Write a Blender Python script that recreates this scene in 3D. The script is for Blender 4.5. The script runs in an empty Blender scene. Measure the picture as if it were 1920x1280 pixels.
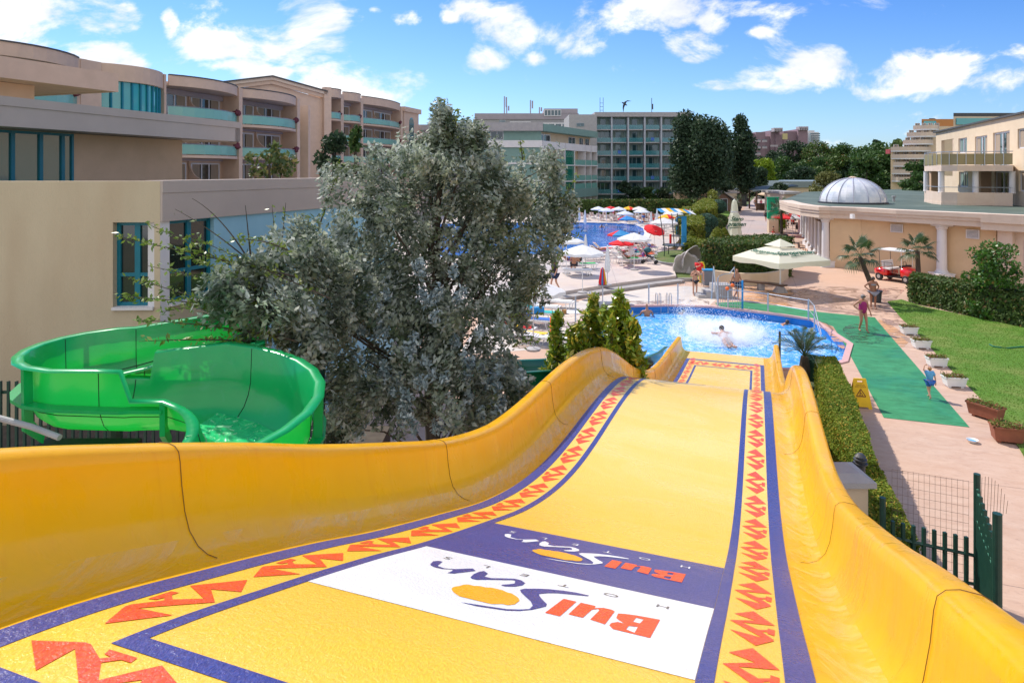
import bpy, bmesh, math, random
import numpy as np
from mathutils import Vector, Matrix
from mathutils.geometry import tessellate_polygon
rnd = random.Random(7)
RS = np.random.RandomState(5)
PI = math.pi
sc = bpy.context.scene
COL = sc.collection
# ---------------------------------------------------------------- camera
F, HY, H = 1250.0, 321.0, 7.0      # focal length in px of a 1920 px wide frame, horizon row, eye height
cam = bpy.data.cameras.new('camera'); co = bpy.data.objects.new('camera', cam); COL.objects.link(co)
co.location = (0, 0, H); co.rotation_euler = (PI/2, 0, 0)
cam.sensor_width = 36; cam.lens = 36*F/1920; cam.shift_y = -(640-HY)/1920
cam.clip_start = .05; cam.clip_end = 3000
sc.camera = co
# ---------------------------------------------------------------- light
SUN_EL, SUN_AZ = math.radians(49), math.radians(-40)   # azimuth measured from +Y towards +X
sund = Vector((math.sin(SUN_AZ)*math.cos(SUN_EL), math.cos(SUN_AZ)*math.cos(SUN_EL), math.sin(SUN_EL)))
sl = bpy.data.lights.new('sun', 'SUN'); sl.energy = 3.5; sl.angle = math.radians(.6); sl.color = (1, .93, .82)
so = bpy.data.objects.new('sun', sl); COL.objects.link(so)
so.rotation_euler = sund.to_track_quat('Z', 'Y').to_euler()
sc.view_settings.view_transform = 'Standard'; sc.view_settings.look = 'None'
sc.view_settings.exposure = .64; sc.view_settings.gamma = 1
# ---------------------------------------------------------------- node helpers
class NT:
    def __init__(s, nt): s.nt = nt
    def n(s, typ, ins=None, **kw):
        nd = s.nt.nodes.new(typ)
        for k, v in kw.items(): setattr(nd, k, v)
        for k, v in (ins or {}).items():
            i = nd.inputs[k]
            if isinstance(v, bpy.types.NodeSocket): s.nt.links.new(v, i)
            else: i.default_value = v
        return nd
    def m(s, op, a, b=0.0, c=None, clamp=False):
        nd = s.nt.nodes.new('ShaderNodeMath'); nd.operation = op; nd.use_clamp = clamp
        for i, v in enumerate((a, b, c)):
            if v is None: continue
            if isinstance(v, bpy.types.NodeSocket): s.nt.links.new(v, nd.inputs[i])
            else: nd.inputs[i].default_value = v
        return nd.outputs[0]
    def mix(s, f, a, b):
        nd = s.nt.nodes.new('ShaderNodeMix'); nd.data_type = 'RGBA'
        for i, v in ((0, f), (6, a), (7, b)):
            if isinstance(v, bpy.types.NodeSocket): s.nt.links.new(v, nd.inputs[i])
            else: nd.inputs[i].default_value = v if i == 0 else (*v[:3], 1)
        return nd.outputs[2]
    def ramp(s, f, lo, hi):
        nd = s.n('ShaderNodeMapRange', {0: f, 1: lo, 2: hi}); return nd.outputs[0]
    def noise(s, vec, scale, detail=3, rough=.5, dist=0):
        return s.n('ShaderNodeTexNoise', {'Vector': vec, 'Scale': scale, 'Detail': detail, 'Roughness': rough, 'Distortion': dist}).outputs[0]
# ---------------------------------------------------------------- sky
w = bpy.data.worlds.new('World'); sc.world = w; w.use_nodes = True
T = NT(w.node_tree); bg = w.node_tree.nodes['Background']
sky = T.n('ShaderNodeTexSky', sky_type='NISHITA', sun_disc=False, sun_elevation=SUN_EL, sun_rotation=SUN_AZ)
sky.air_density = 1.0; sky.dust_density = .6; sky.ozone_density = 2.5
tc = T.n('ShaderNodeTexCoord').outputs['Generated']
sx = T.n('ShaderNodeSeparateXYZ', {0: tc})
ay = T.m('MAXIMUM', T.m('ABSOLUTE', sx.outputs[1]), .15)
U = T.m('DIVIDE', sx.outputs[0], ay); V = T.m('DIVIDE', sx.outputs[2], ay)
uv = T.n('ShaderNodeCombineXYZ', {0: U, 1: T.m('MULTIPLY', V, 1.6), 2: 0.0}).outputs[0]
n1 = T.noise(uv, 5.5, 9, .62, .35)
n0 = T.noise(uv, 2.2, 3, .5)
clouds = [(15,50,120,75,1.05),(165,28,90,42,1),(60,8,120,18,.8),(160,100,85,26,1.05),(390,86,52,24,1),(575,50,98,58,1.1),
 (662,158,110,50,1.15),(440,134,75,18,.9),(762,36,30,13,.85),(905,10,80,22,.9),(905,115,36,22,.9),(962,55,50,34,1),(1110,62,95,48,1.1),
 (1215,28,95,34,1),(1275,84,60,26,1),(1180,125,42,18,.8),(1330,40,32,22,.8),(1400,14,75,18,.8),(1218,154,30,8,.75),(1350,160,65,13,.85),
 (1455,150,110,20,.95),(1560,128,62,40,1.15),(1650,156,100,26,1),(1700,138,80,36,1.1),(1800,130,82,34,1.1),(1885,128,60,32,1.05),(318,40,16,24,.95),(236,14,26,12,.85),(105,60,30,14,.8),(250,120,24,12,.7),(520,140,40,14,.8),(600,110,36,12,.75),(700,20,20,8,.6),(840,30,26,12,.8),(1010,110,24,12,.7),(1240,60,30,16,.8),(1300,110,34,12,.75),(1420,60,26,10,.7),(1690,275,60,10,.5),(1560,268,50,8,.4)]
env = None
for (px, py, rx, ry, a) in clouds:
    cu, cv, ru, rv = (px-960)/F, (HY-py)/F, rx/F*1.15, ry/F*1.3
    du = T.m('MULTIPLY', T.m('SUBTRACT', U, cu), 1/ru); dv = T.m('MULTIPLY', T.m('SUBTRACT', V, cv), 1/rv)
    d2 = T.m('ADD', T.m('MULTIPLY', du, du), T.m('MULTIPLY', dv, dv))
    e = T.m('MULTIPLY', T.m('SUBTRACT', 1.25, T.m('SQRT', d2)), a*.8)
    env = e if env is None else T.m('MAXIMUM', env, e)
env = T.m('MAXIMUM', env, T.m('MULTIPLY', T.m('SUBTRACT', n0, .56), 1.6))
dens = T.m('ADD', T.m('MULTIPLY', T.m('SUBTRACT', n1, .5), 3.6), T.m('MINIMUM', env, .55))
mask = T.n('ShaderNodeMapRange', {0: dens, 1: .18, 2: .72}, interpolation_type='SMOOTHSTEP').outputs[0]
mask = T.m('MULTIPLY', mask, T.ramp(V, -.01, .03))
back = T.n('ShaderNodeMapRange', {0: sx.outputs[1], 1: .05, 2: -.35, 3: 0.0, 4: 1.0}, interpolation_type='SMOOTHSTEP').outputs[0]   # unseen cloud bank behind the viewer, added as fill light for shaded walls
mask = T.m('MAXIMUM', mask, T.m('MULTIPLY', back, T.ramp(n0, .25, .5)))
shade = T.ramp(T.noise(uv, 9, 4, .6), .3, .75)
ccol = T.mix(shade, (3.7, 3.9, 4.4), (6.0, 5.85, 5.7))
skb = T.mix(T.ramp(V, .0, .3), (.48, .60, .80), (.24, .43, .72))
tint = T.n('ShaderNodeVectorMath', {0: sky.outputs[0], 1: skb}, operation='MULTIPLY').outputs[0]
out = T.mix(mask, tint, ccol)
w.node_tree.links.new(out, bg.inputs[0]); bg.inputs[1].default_value = .15
# ---------------------------------------------------------------- materials
def pr(name):
    m = bpy.data.materials.new(name); m.use_nodes = True
    return m, NT(m.node_tree), m.node_tree.nodes['Principled BSDF']
def mat(name, c, c2=None, sc_=4.0, rough=.6, bump=0, bs=40, spec=.5, coat=0, metal=0, alpha=1, stretch=(1,1,1), detail=4, trans=0, c3=None, s3=.6, dist=0):
    m, t, b = pr(name)
    tcn = t.n('ShaderNodeTexCoord').outputs['Object']
    mp = t.n('ShaderNodeMapping', {'Vector': tcn, 'Scale': stretch}).outputs[0]
    if c2 is not None:
        f = t.ramp(t.noise(mp, sc_, detail, .6, dist), .32, .68)
        col = t.mix(f, c, c2)
        if c3 is not None: col = t.mix(t.ramp(t.noise(mp, s3, 3), .45, .65), col, c3)
        m.node_tree.links.new(col, b.inputs['Base Color'])
    else: b.inputs['Base Color'].default_value = (*c, 1)
    b.inputs['Roughness'].default_value = rough; b.inputs['Specular IOR Level'].default_value = spec
    b.inputs['Metallic'].default_value = metal; b.inputs['Coat Weight'].default_value = coat; b.inputs['Coat Roughness'].default_value = .08
    b.inputs['Alpha'].default_value = alpha; b.inputs['Transmission Weight'].default_value = trans
    if bump:
        bn = t.n('ShaderNodeBump', {'Strength': bump, 'Distance': .02, 'Height': t.noise(mp, bs, 3)})
        m.node_tree.links.new(bn.outputs[0], b.inputs['Normal'])
    return m
def leafmat(name, a, b_, c=None, cf=.12, rough=.45, spec=.5, ns=.6, tl=.25):
    m, t, b = pr(name)
    g = t.n('ShaderNodeNewGeometry').outputs['Random Per Island']
    pos = t.n('ShaderNodeTexCoord').outputs['Object']
    f = t.m('ADD', t.m('MULTIPLY', g, .6), t.m('MULTIPLY', t.ramp(t.noise(pos, ns, 3), .35, .65), .4))
    col = t.mix(f, a, b_)
    if c is not None:
        g2 = t.m('FRACT', t.m('MULTIPLY', g, 17.3))
        col = t.mix(t.m('LESS_THAN', g2, cf), col, c)
    b.inputs['Roughness'].default_value = rough; b.inputs['Specular IOR Level'].default_value = spec
    t.nt.links.new(col, b.inputs['Base Color'])
    tr = t.n('ShaderNodeBsdfTranslucent', {'Color': col})
    mx = t.n('ShaderNodeMixShader', {0: tl, 1: b.outputs[0], 2: tr.outputs[0]})
    t.nt.links.new(mx.outputs[0], t.nt.nodes['Material Output'].inputs[0])
    return m
def cloth(name, c, tl=.35):
    m, t, b = pr(name)
    b.inputs['Base Color'].default_value = (*c, 1); b.inputs['Roughness'].default_value = .8
    tr = t.n('ShaderNodeBsdfTranslucent', {'Color': (*c, 1)})
    mx = t.n('ShaderNodeMixShader', {0: tl, 1: b.outputs[0], 2: tr.outputs[0]})
    t.nt.links.new(mx.outputs[0], t.nt.nodes['Material Output'].inputs[0])
    return m
def glass(name, c, rough=.05, alpha=1.0):
    m, t, b = pr(name)
    b.inputs['Base Color'].default_value = (*c, 1); b.inputs['Roughness'].default_value = rough
    b.inputs['Specular IOR Level'].default_value = .9; b.inputs['Alpha'].default_value = alpha
    b.inputs['Coat Weight'].default_value = .6; b.inputs['Coat Roughness'].default_value = .02
    return m
# ---------------------------------------------------------------- geometry helpers
def P(px, py, Y): return Vector(((px-960)/F*Y, Y, H-(py-HY)/F*Y))
def G(px, py, z=0.0):
    Y = (H-z)*F/(py-HY); return Vector(((px-960)/F*Y, Y, z))
def onl(A, B, px):      # where the sight line at column px meets the plan line AB, as distance from A
    k = (px-960)/F; dx, dy = B[0]-A[0], B[1]-A[1]
    u = (k*A[1]-A[0])/(dx-k*dy); return u*math.hypot(dx, dy)
class MB:
    def __init__(s): s.v = []; s.f = []; s.mi = []; s.cur = 0
    def add(s, vs, fs):
        o = len(s.v); s.v += [tuple(p) for p in vs]; s.f += [tuple(i+o for i in f) for f in fs]; s.mi += [s.cur]*len(fs); return s
    def box(s, c, d, rz=0, rx=0, ry=0):
        M = Matrix.Rotation(rz, 3, 'Z') @ Matrix.Rotation(ry, 3, 'Y') @ Matrix.Rotation(rx, 3, 'X')
        vs = [Vector(c)+M @ Vector((x*d[0]/2, y*d[1]/2, z*d[2]/2)) for x in (-1,1) for y in (-1,1) for z in (-1,1)]
        return s.add(vs, [(0,1,3,2),(4,6,7,5),(0,4,5,1),(2,3,7,6),(0,2,6,4),(1,5,7,3)])
    def bx(s, x0, x1, y0, y1, z0, z1): return s.box(((x0+x1)/2,(y0+y1)/2,(z0+z1)/2),(x1-x0,y1-y0,z1-z0))
    def prism(s, pts, z0, z1, z1b=None):
        n = len(pts); a = sum(pts[i][0]*pts[(i+1)%n][1]-pts[(i+1)%n][0]*pts[i][1] for i in range(n))
        if a < 0: pts = pts[::-1]
        vs = [(p[0],p[1],z0) for p in pts]+[(p[0],p[1],z1) for p in pts]
        tri = tessellate_polygon([[Vector((p[0],p[1],0)) for p in pts]])
        fs = []
        for t in tri:
            A, B, C = [pts[i] for i in t]
            cr = (B[0]-A[0])*(C[1]-A[1])-(B[1]-A[1])*(C[0]-A[0])
            t = t if cr > 0 else t[::-1]
            fs.append(tuple(n+i for i in t)); fs.append(tuple(t[::-1]))
        fs += [(i,(i+1)%n,n+(i+1)%n,n+i) for i in range(n)]
        return s.add(vs, fs)
    def sheet(s, pts, z):
        tri = tessellate_polygon([[Vector((p[0],p[1],0)) for p in pts]]); fs = []
        for t in tri:
            A, B, C = [pts[i] for i in t]
            cr = (B[0]-A[0])*(C[1]-A[1])-(B[1]-A[1])*(C[0]-A[0]); fs.append(t if cr > 0 else t[::-1])
        return s.add([(p[0],p[1],z) for p in pts], fs)
    def wall(s, A, B, z0, z1, t):   # box along AB, thickness t to the left of A->B
        A, B = Vector(A[:2]), Vector(B[:2]); d = (B-A).normalized(); n = Vector((-d.y, d.x))*t
        return s.prism([A, B, B+n, A+n], z0, z1)
    def ribbon(s, pts, z0, z1, t):
        pts = [Vector(p[:2]) for p in pts]; L = len(pts); inn = []
        for i in range(L):
            d = (pts[min(i+1,L-1)]-pts[max(i-1,0)]).normalized(); inn.append(pts[i]+Vector((-d.y,d.x))*t)
        vs = []
        for i in range(L): vs += [(*pts[i],z0),(*pts[i],z1),(*inn[i],z1),(*inn[i],z0)]
        fs = []
        for i in range(L-1):
            a, b = 4*i, 4*i+4
            fs += [(a,b,b+1,a+1),(a+1,b+1,b+2,a+2),(a+2,b+2,b+3,a+3),(a+3,b+3,b,a)]
        fs += [(0,1,2,3),(4*L-1,4*L-2,4*L-3,4*L-4)]
        return s.add(vs, fs)
    def tube(s, pts, r, n=6, cap=True):
        pts = [Vector(p) for p in pts]; L = len(pts); rr = r if isinstance(r,(list,tuple)) else [r]*L; vs = []
        ref = None
        for i in range(L):
            d = (pts[min(i+1,L-1)]-pts[max(i-1,0)]).normalized()
            if ref is None: ref = Vector((1,0,0)) if abs(d.x) < .9 else Vector((0,1,0))
            a = d.cross(ref).normalized(); b = d.cross(a); ref = b.cross(d)*-1 if False else ref
            for k in range(n):
                an = 2*PI*k/n; vs.append(pts[i]+(a*math.cos(an)+b*math.sin(an))*rr[i])
        fs = [(i*n+k, i*n+(k+1)%n, (i+1)*n+(k+1)%n, (i+1)*n+k) for i in range(L-1) for k in range(n)]
        if cap: fs += [tuple(range(n))[::-1], tuple(range((L-1)*n, L*n))]
        return s.add(vs, fs)
    def lathe(s, c, prof, n=16, cap=True, sx=1, sy=1):
        vs = [(c[0]+r*math.cos(2*PI*k/n)*sx, c[1]+r*math.sin(2*PI*k/n)*sy, c[2]+z) for r, z in prof for k in range(n)]
        L = len(prof); fs = [(i*n+k, i*n+(k+1)%n, (i+1)*n+(k+1)%n, (i+1)*n+k) for i in range(L-1) for k in range(n)]
        if cap: fs += [tuple(range(n))[::-1], tuple(range((L-1)*n, L*n))]
        return s.add(vs, fs)
    def ell(s, c, r, n=12, m=7, jit=0):
        prof = [(math.sin(PI*j/m), -math.cos(PI*j/m)) for j in range(m+1)]
        vs = []
        for a, z in prof:
            for k in range(n):
                j = 1+rnd.uniform(-jit, jit)
                vs.append((c[0]+max(a,.02)*r[0]*math.cos(2*PI*k/n)*j, c[1]+max(a,.02)*r[1]*math.sin(2*PI*k/n)*j, c[2]+z*r[2]*j))
        fs = [(i*n+k, i*n+(k+1)%n, (i+1)*n+(k+1)%n, (i+1)*n+k) for i in range(m) for k in range(n)]+[tuple(range(n))[::-1], tuple(range(m*n,(m+1)*n))]
        return s.add(vs, fs)
    def mesh(s, name, mats, smooth=False):
        me = bpy.data.meshes.new(name); me.from_pydata(s.v, [], s.f)
        for m in (mats if isinstance(mats,(list,tuple)) else [mats]): me.materials.append(m)
        me.polygons.foreach_set('material_index', s.mi)
        if smooth: me.polygons.foreach_set('use_smooth', [True]*len(s.f))
        me.update(); return me
def tag(o, label=None, cat=None, group=None, kind=None):
    for k, v in (('label',label),('category',cat),('group',group),('kind',kind)):
        if v: o[k] = v
    return o
def thing(name, label, cat, loc=(0,0,0), rz=0, group=None):
    o = bpy.data.objects.new(name, None); COL.objects.link(o); o.location = loc; o.rotation_euler = (0,0,rz); o.empty_display_size = .2
    return tag(o, label, cat, group)
def root(o):
    while o.parent: o = o.parent
    return o
def obj(name, mb, mats, parent=None, smooth=False, world=False, loc=None, bev=0, label=None):
    if isinstance(mb, MB):
        if world and parent is not None:      # geometry given in world coordinates under an unrotated thing
            l = root(parent).location; mb.v = [(p[0]-l.x, p[1]-l.y, p[2]-l.z) for p in mb.v]
        me = mb.mesh(name, mats, smooth)
    else: me = mb
    o = bpy.data.objects.new(name, me); COL.objects.link(o)
    if parent is not None: o.parent = parent
    if loc is not None: o.location = loc
    if bev:
        b = o.modifiers.new('bevel', 'BEVEL'); b.width = bev; b.segments = 2; b.limit_method = 'ANGLE'
    if label: o['label'] = label
    return o
KIDS = {}
def kids(o): return [c for c in bpy.data.objects if c.parent == o]
def dup(o, loc=None, rz=None, label=None, parent=None, cat=None, tree=None):
    if tree is None: tree = ktree(o)
    c = o.copy(); COL.objects.link(c)
    if parent is not None: c.parent = parent
    if loc is not None: c.location = loc
    if rz is not None: c.rotation_euler = (0,0,rz)
    if label: c['label'] = label
    for ch, sub in tree: dup(ch, parent=c, tree=sub)
    return c
def ktree(o): return [(c, ktree(c)) for c in kids(o)]
def structure(name, mb, m, smooth=False): return tag(obj(name, mb, m, smooth=smooth), kind='structure')
# leaves: many small rhombic faces in one mesh
def leaf_arrays(cent, size, nrm=None, asp=.55, droop=0):
    n = len(cent); a = RS.normal(size=(n,3)); 
    if nrm is not None: a = a*.55+nrm
    a /= np.linalg.norm(a,axis=1)[:,None]+1e-9
    b = RS.normal(size=(n,3)); b[:,2] -= droop; b -= a*(a*b).sum(1)[:,None]; b /= np.linalg.norm(b,axis=1)[:,None]+1e-9
    c = np.cross(a,b); s = (size*RS.uniform(.65,1.35,n))[:,None]
    v = np.stack([cent-b*s, cent+c*s*asp-b*s*.1, cent+b*s, cent-c*s*asp-b*s*.1],1).reshape(-1,3)
    return v
def leaf_mesh(name, v, m, extra=None, emats=()):
    nl = len(v)//4; ev, ef = ([], []) if extra is None else (extra.v, extra.f)
    nv = len(v)+len(ev); me = bpy.data.meshes.new(name); me.vertices.add(nv)
    allv = np.concatenate([v, np.array(ev).reshape(-1,3)]) if len(ev) else v
    me.vertices.foreach_set('co', allv.astype(np.float32).ravel())
    loops = list(range(nl*4)); starts = list(range(0,nl*4,4)); mi = [0]*nl
    for f in ef: starts.append(len(loops)); loops += [i+len(v) for i in f]; mi.append(1)
    me.loops.add(len(loops)); me.loops.foreach_set('vertex_index', loops)
    me.polygons.add(len(starts)); me.polygons.foreach_set('loop_start', starts)
    me.materials.append(m)
    for e in emats: me.materials.append(e)
    me.polygons.foreach_set('material_index', mi); me.update(calc_edges=True); me.validate(); return me
def blob_pts(clusters, n):     # points gathered towards the outside of ellipsoid clumps
    k = len(clusters); vol = np.array([c[3]*c[4]*c[5] for c in clusters])**.75; idx = RS.choice(k, n, p=vol/vol.sum())
    C = np.array([c[:3] for c in clusters])[idx]; R = np.array([c[3:6] for c in clusters])[idx]
    d = RS.normal(size=(n,3)); d /= np.linalg.norm(d,axis=1)[:,None]
    r = RS.uniform(0,1,n)**.45
    return C+d*R*r[:,None], d
# ---------------------------------------------------------------- shared materials
M = {}
M['white'] = mat('white_plastic', (.78,.78,.78), (.7,.7,.72), 3, .45)
M['metal'] = mat('brushed_metal', (.45,.47,.5), (.55,.57,.6), 8, .3, metal=.7)
M['darkmetal'] = mat('dark_green_painted_metal', (.01,.045,.035), (.015,.06,.045), 6, .4, spec=.4)
M['black'] = mat('black_rubber', (.015,.016,.018), None, rough=.6)
M['charcoal'] = mat('charcoal_paint', (.03,.035,.045), (.05,.055,.065), 5, .5)
M['beige'] = mat('beige_render', (.57,.48,.335), (.52,.435,.30), 1.2, .85, .5, 60, stretch=(1,1,.25), c3=(.50,.40,.27), s3=.9)
M['pink'] = mat('pinkish_render', (.62,.45,.345), (.56,.405,.31), 1.4, .85, .5, 60)
M['fascia'] = mat('grey_pink_render', (.50,.42,.37), (.46,.385,.34), 1.0, .85, .5, 70)
M['orange'] = mat('ochre_render', (.64,.43,.28), (.58,.39,.25), 1.5, .85, .5, 50)
M['blue'] = mat('light_blue_render', (.30,.54,.66), (.27,.50,.62), 2, .85, .3, 50)
M['cream'] = mat('cream_render', (.66,.53,.38), (.60,.47,.33), .9, .85, .4, 30)
M['peach'] = mat('peach_render', (.70,.51,.31), (.62,.44,.26), 1.1, .85, .6, 26, c3=(.66,.47,.29), s3=.3)
M['trim'] = mat('pale_peach_trim', (.66,.53,.43), (.60,.47,.38), 1.5, .7, .2, 30)
M['colw'] = mat('white_column_paint', (.72,.70,.70), (.66,.64,.65), 2, .6)
M['sage'] = mat('sage_green_render', (.20,.33,.29), (.18,.29,.26), 1, .8, .2, 30)
M['grey'] = mat('grey_concrete', (.40,.38,.38), (.32,.31,.32), 2, .8, .4, 40)
M['lav'] = mat('lavender_render', (.38,.33,.36), (.33,.29,.32), .5, .85)
M['purple'] = mat('purple_render', (.26,.17,.20), (.22,.145,.17), .3, .85)
M['teal'] = mat('teal_frame_paint', (.0,.17,.24), (.0,.14,.20), 3, .35)
M['tglass'] = glass('teal_glass', (.01,.10,.10)); M['dglass'] = glass('dark_glass', (.012,.02,.022)); M['cyan'] = glass('cyan_mirror_glass', (.02,.30,.30), .04)
M['bglass'] = glass('frosted_green_glass', (.20,.50,.42), .35, .72); M['hglass'] = glass('dark_teal_balcony_glass', (.06,.24,.28), .12, .6)
M['curtain'] = mat('beige_curtain', (.42,.33,.24), (.22,.17,.13), 6, .8, stretch=(6,6,.1))
M['gcurtain'] = mat('green_shaded_curtain', (.26,.34,.30), (.06,.12,.12), 3, .7, stretch=(6,6,.1))
M['roofgreen'] = mat('green_roof_felt', (.075,.11,.09), (.055,.085,.07), 1.5, .8, .3, 30, c3=(.1,.135,.115), s3=.25)
M['tile'] = mat('dark_roof', (.05,.05,.055), (.08,.075,.07), 4, .6)
M['bark'] = mat('bark', (.10,.075,.055), (.05,.04,.03), 8, .9, .6, 30, stretch=(1,1,.3))
M['soil'] = mat('dark_soil', (.06,.045,.035), (.10,.08,.06), 5, .95)
M['wood'] = mat('dark_brown_wood', (.07,.035,.02), (.11,.06,.035), 4, .6, stretch=(1,8,8))
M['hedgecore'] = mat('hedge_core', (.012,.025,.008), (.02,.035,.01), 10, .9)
M['hedge'] = leafmat('clipped_hedge_leaves', (.07,.13,.012), (.24,.30,.03), (.42,.30,.05), .10, .7, .2, 1.0)
M['hedged'] = leafmat('dark_hedge_leaves', (.03,.065,.014), (.10,.16,.03), (.22,.15,.05), .07, .6, .3, .8)
M['topiary'] = leafmat('topiary_leaves', (.08,.13,.012), (.24,.26,.02), (.32,.27,.06), .05, .6, .3, .8)
M['bluebush'] = leafmat('blue_green_conifer', (.03,.09,.06), (.07,.15,.10), None, 0, .6, .3, 1.5)
sm_, t, b = pr('silvery_leaves'); pos = t.n('ShaderNodeTexCoord').outputs['Object']; g_ = t.n('ShaderNodeNewGeometry').outputs['Random Per Island']
nz = t.m('ADD', t.ramp(t.noise(pos, 2.6, 4, .6), .38, .66), t.m('MULTIPLY_ADD', g_, .5, -.25), clamp=True); col = t.mix(nz, (.06,.10,.05), (.48,.53,.42)); col = t.mix(t.m('MULTIPLY', t.ramp(t.noise(pos, 1.5, 3), .52, .66), .6), col, (.13,.17,.06)); col = t.mix(t.m('MULTIPLY', t.m('LESS_THAN', t.m('FRACT', t.m('MULTIPLY', g_, 13.7)), .32), t.m('MULTIPLY_ADD', nz, .7, .2)), col, (.56,.60,.56))
t.nt.links.new(col, b.inputs['Base Color']); b.inputs['Roughness'].default_value = .55; b.inputs['Specular IOR Level'].default_value = .45; tr = t.n('ShaderNodeBsdfTranslucent', {'Color': col}); mx = t.n('ShaderNodeMixShader', {0: .38, 1: b.outputs[0], 2: tr.outputs[0]}); t.nt.links.new(mx.outputs[0], t.nt.nodes['Material Output'].inputs[0]); M['silver'] = sm_
M['silverlow'] = leafmat('pale_blue_leaves', (.10,.16,.17), (.36,.45,.48), (.5,.58,.6), .2, .35, .7, .9, .15)
M['shoot'] = leafmat('yellow_green_leaves', (.08,.14,.02), (.24,.32,.05), (.30,.36,.10), .2, .4, .5, 1)
M['leafA'] = leafmat('dark_tree_leaves', (.018,.045,.022), (.055,.095,.045), (.10,.14,.08), .06, .6, .3, .15)
M['leafB'] = leafmat('mid_green_leaves', (.025,.065,.015), (.07,.14,.03), (.13,.18,.05), .08, .6, .3, .15)
M['leafC'] = leafmat('yellow_green_foliage', (.10,.19,.01), (.28,.36,.02), None, 0, .6, .3, .2)
M['palm'] = leafmat('palm_leaves', (.02,.05,.018), (.07,.12,.04), (.16,.14,.06), .1, .5, .5, 2)
M['laurel'] = leafmat('bright_laurel_leaves', (.08,.17,.015), (.32,.42,.03), (.55,.48,.06), .2, .3, .6, 1)
M['flowers'] = leafmat('flower_leaves', (.09,.13,.02), (.24,.25,.05), (.30,.10,.05), .2, .6, .3, 4)
M['terra'] = mat('terracotta', (.30,.10,.055), (.24,.08,.045), 5, .8, .2)
M['skin1'] = mat('tanned_skin', (.43,.20,.12), (.38,.17,.10), 8, .5); M['skin2'] = mat('fair_skin', (.56,.30,.20), (.5,.26,.18), 8, .5)
M['skin3'] = mat('brown_skin', (.30,.13,.075), (.26,.11,.065), 8, .5)
M['hair1'] = mat('dark_hair', (.025,.018,.014), (.05,.035,.025), 30, .5); M['hair2'] = mat('fair_hair', (.35,.16,.06), (.45,.22,.09), 30, .5)
M['hairg'] = mat('greying_hair', (.16,.13,.12), (.25,.22,.2), 30, .5)
def solid(n, c, r=.7): 
    if n not in M: M[n] = mat(n, c, tuple(x*.85 for x in c), 6, r)
    return M[n]
for n, c in dict(red_cloth=(.75,.015,.02), magenta_cloth=(.32,.01,.12), blue_cloth=(.03,.14,.5), lblue_cloth=(.12,.38,.68), dark_cloth=(.02,.02,.03), orange_cloth=(.95,.16,.02),
    grey_cloth=(.28,.26,.29), pink_cloth=(.75,.06,.16), green_cloth=(.03,.45,.12), teal_cloth=(.02,.42,.40), purple_cloth=(.22,.08,.3), white_cloth=(.8,.8,.8), yellow_paint=(.8,.6,.02),
    yellow_cloth=(.85,.55,.03), cyan_paint=(.02,.28,.6), red_paint=(.72,.012,.012), sign_yellow=(.82,.50,.01), sign_brown=(.18,.04,.01), totem_green=(.0,.33,.16), shell_stone=(.42,.38,.38),
    lime=(.10,.75,.02), navy_paint=(.01,.03,.09), red_print=(.80,.10,.03), sun_orange=(.9,.42,.005)).items(): solid(n, c)
M['canopyw'] = cloth('white_canopy', (.80,.82,.84)); M['canopyr'] = cloth('red_canopy', (.80,.02,.03)); M['canopyc'] = cloth('cream_canopy', (.80,.80,.66))
M['canopyt'] = cloth('tan_canopy', (.72,.55,.38)); M['canopyb'] = cloth('blue_canopy', (.04,.30,.65)); M['canopyy'] = cloth('yellow_canopy', (.85,.5,.02)); M['canopyg'] = cloth('green_canopy', (.05,.5,.25))

# ---------------------------------------------------------------- ground
def deckmat(name, c, c2, c3, ang, jl, joint=True, wet=False):
    m, t, b = pr(name); pos = t.n('ShaderNodeTexCoord').outputs['Object']
    rot = t.n('ShaderNodeMapping', {'Vector': pos, 'Rotation': (0,0,ang)}).outputs[0]
    st = t.n('ShaderNodeMapping', {'Vector': rot, 'Scale': (1,2.2,1)}).outputs[0]
    col = t.mix(t.ramp(t.noise(st, 1.6, 8, .68, .6), .34, .66), c, c2)
    col = t.mix(t.m('MULTIPLY', t.ramp(t.noise(st, 4.5, 8, .72, 1.2), .54, .70), .5), col, c3)
    col = t.mix(t.m('MULTIPLY', t.ramp(t.noise(rot, .12, 3), .42, .62), .5), col, (c2[0]*1.12, c2[1]*.95, c2[2]*.78))
    s = t.n('ShaderNodeSeparateXYZ', {0: rot})
    if joint:
        j = None
        for k, (ax, L, o) in enumerate(((1, jl, .3), (0, jl*1.6, .1))):
            fr = t.m('ABSOLUTE', t.m('SUBTRACT', t.m('FRACT', t.m('MULTIPLY_ADD', s.outputs[ax], 1/L, o)), .5))
            q = t.m('LESS_THAN', fr, .010/L); j = q if j is None else t.m('MAXIMUM', j, q)
        col = t.mix(t.m('MULTIPLY', j, .6), col, (.08,.06,.06))
    r = t.m('MULTIPLY_ADD', t.ramp(t.noise(rot, .35, 4, .6), .45, .6), -.35 if wet else -.1, .75)
    t.nt.links.new(r, b.inputs['Roughness']); t.nt.links.new(col, b.inputs['Base Color'])
    bn = t.n('ShaderNodeBump', {'Strength': .25, 'Distance': .02, 'Height': t.noise(st, 9, 6, .7)}); t.nt.links.new(bn.outputs[0], b.inputs['Normal'])
    return m
AZ = math.radians(19.6)
m_ground = mat('dry_ground', (.10,.10,.05), (.16,.14,.08), .3, .95)
m_deck = deckmat('pink_stamped_concrete', (.46,.30,.22), (.53,.375,.29), (.25,.16,.13), AZ, 4.2)
m_orange = deckmat('orange_stained_concrete', (.56,.31,.17), (.52,.27,.12), (.36,.19,.10), AZ, 4.2, False, True)
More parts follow.
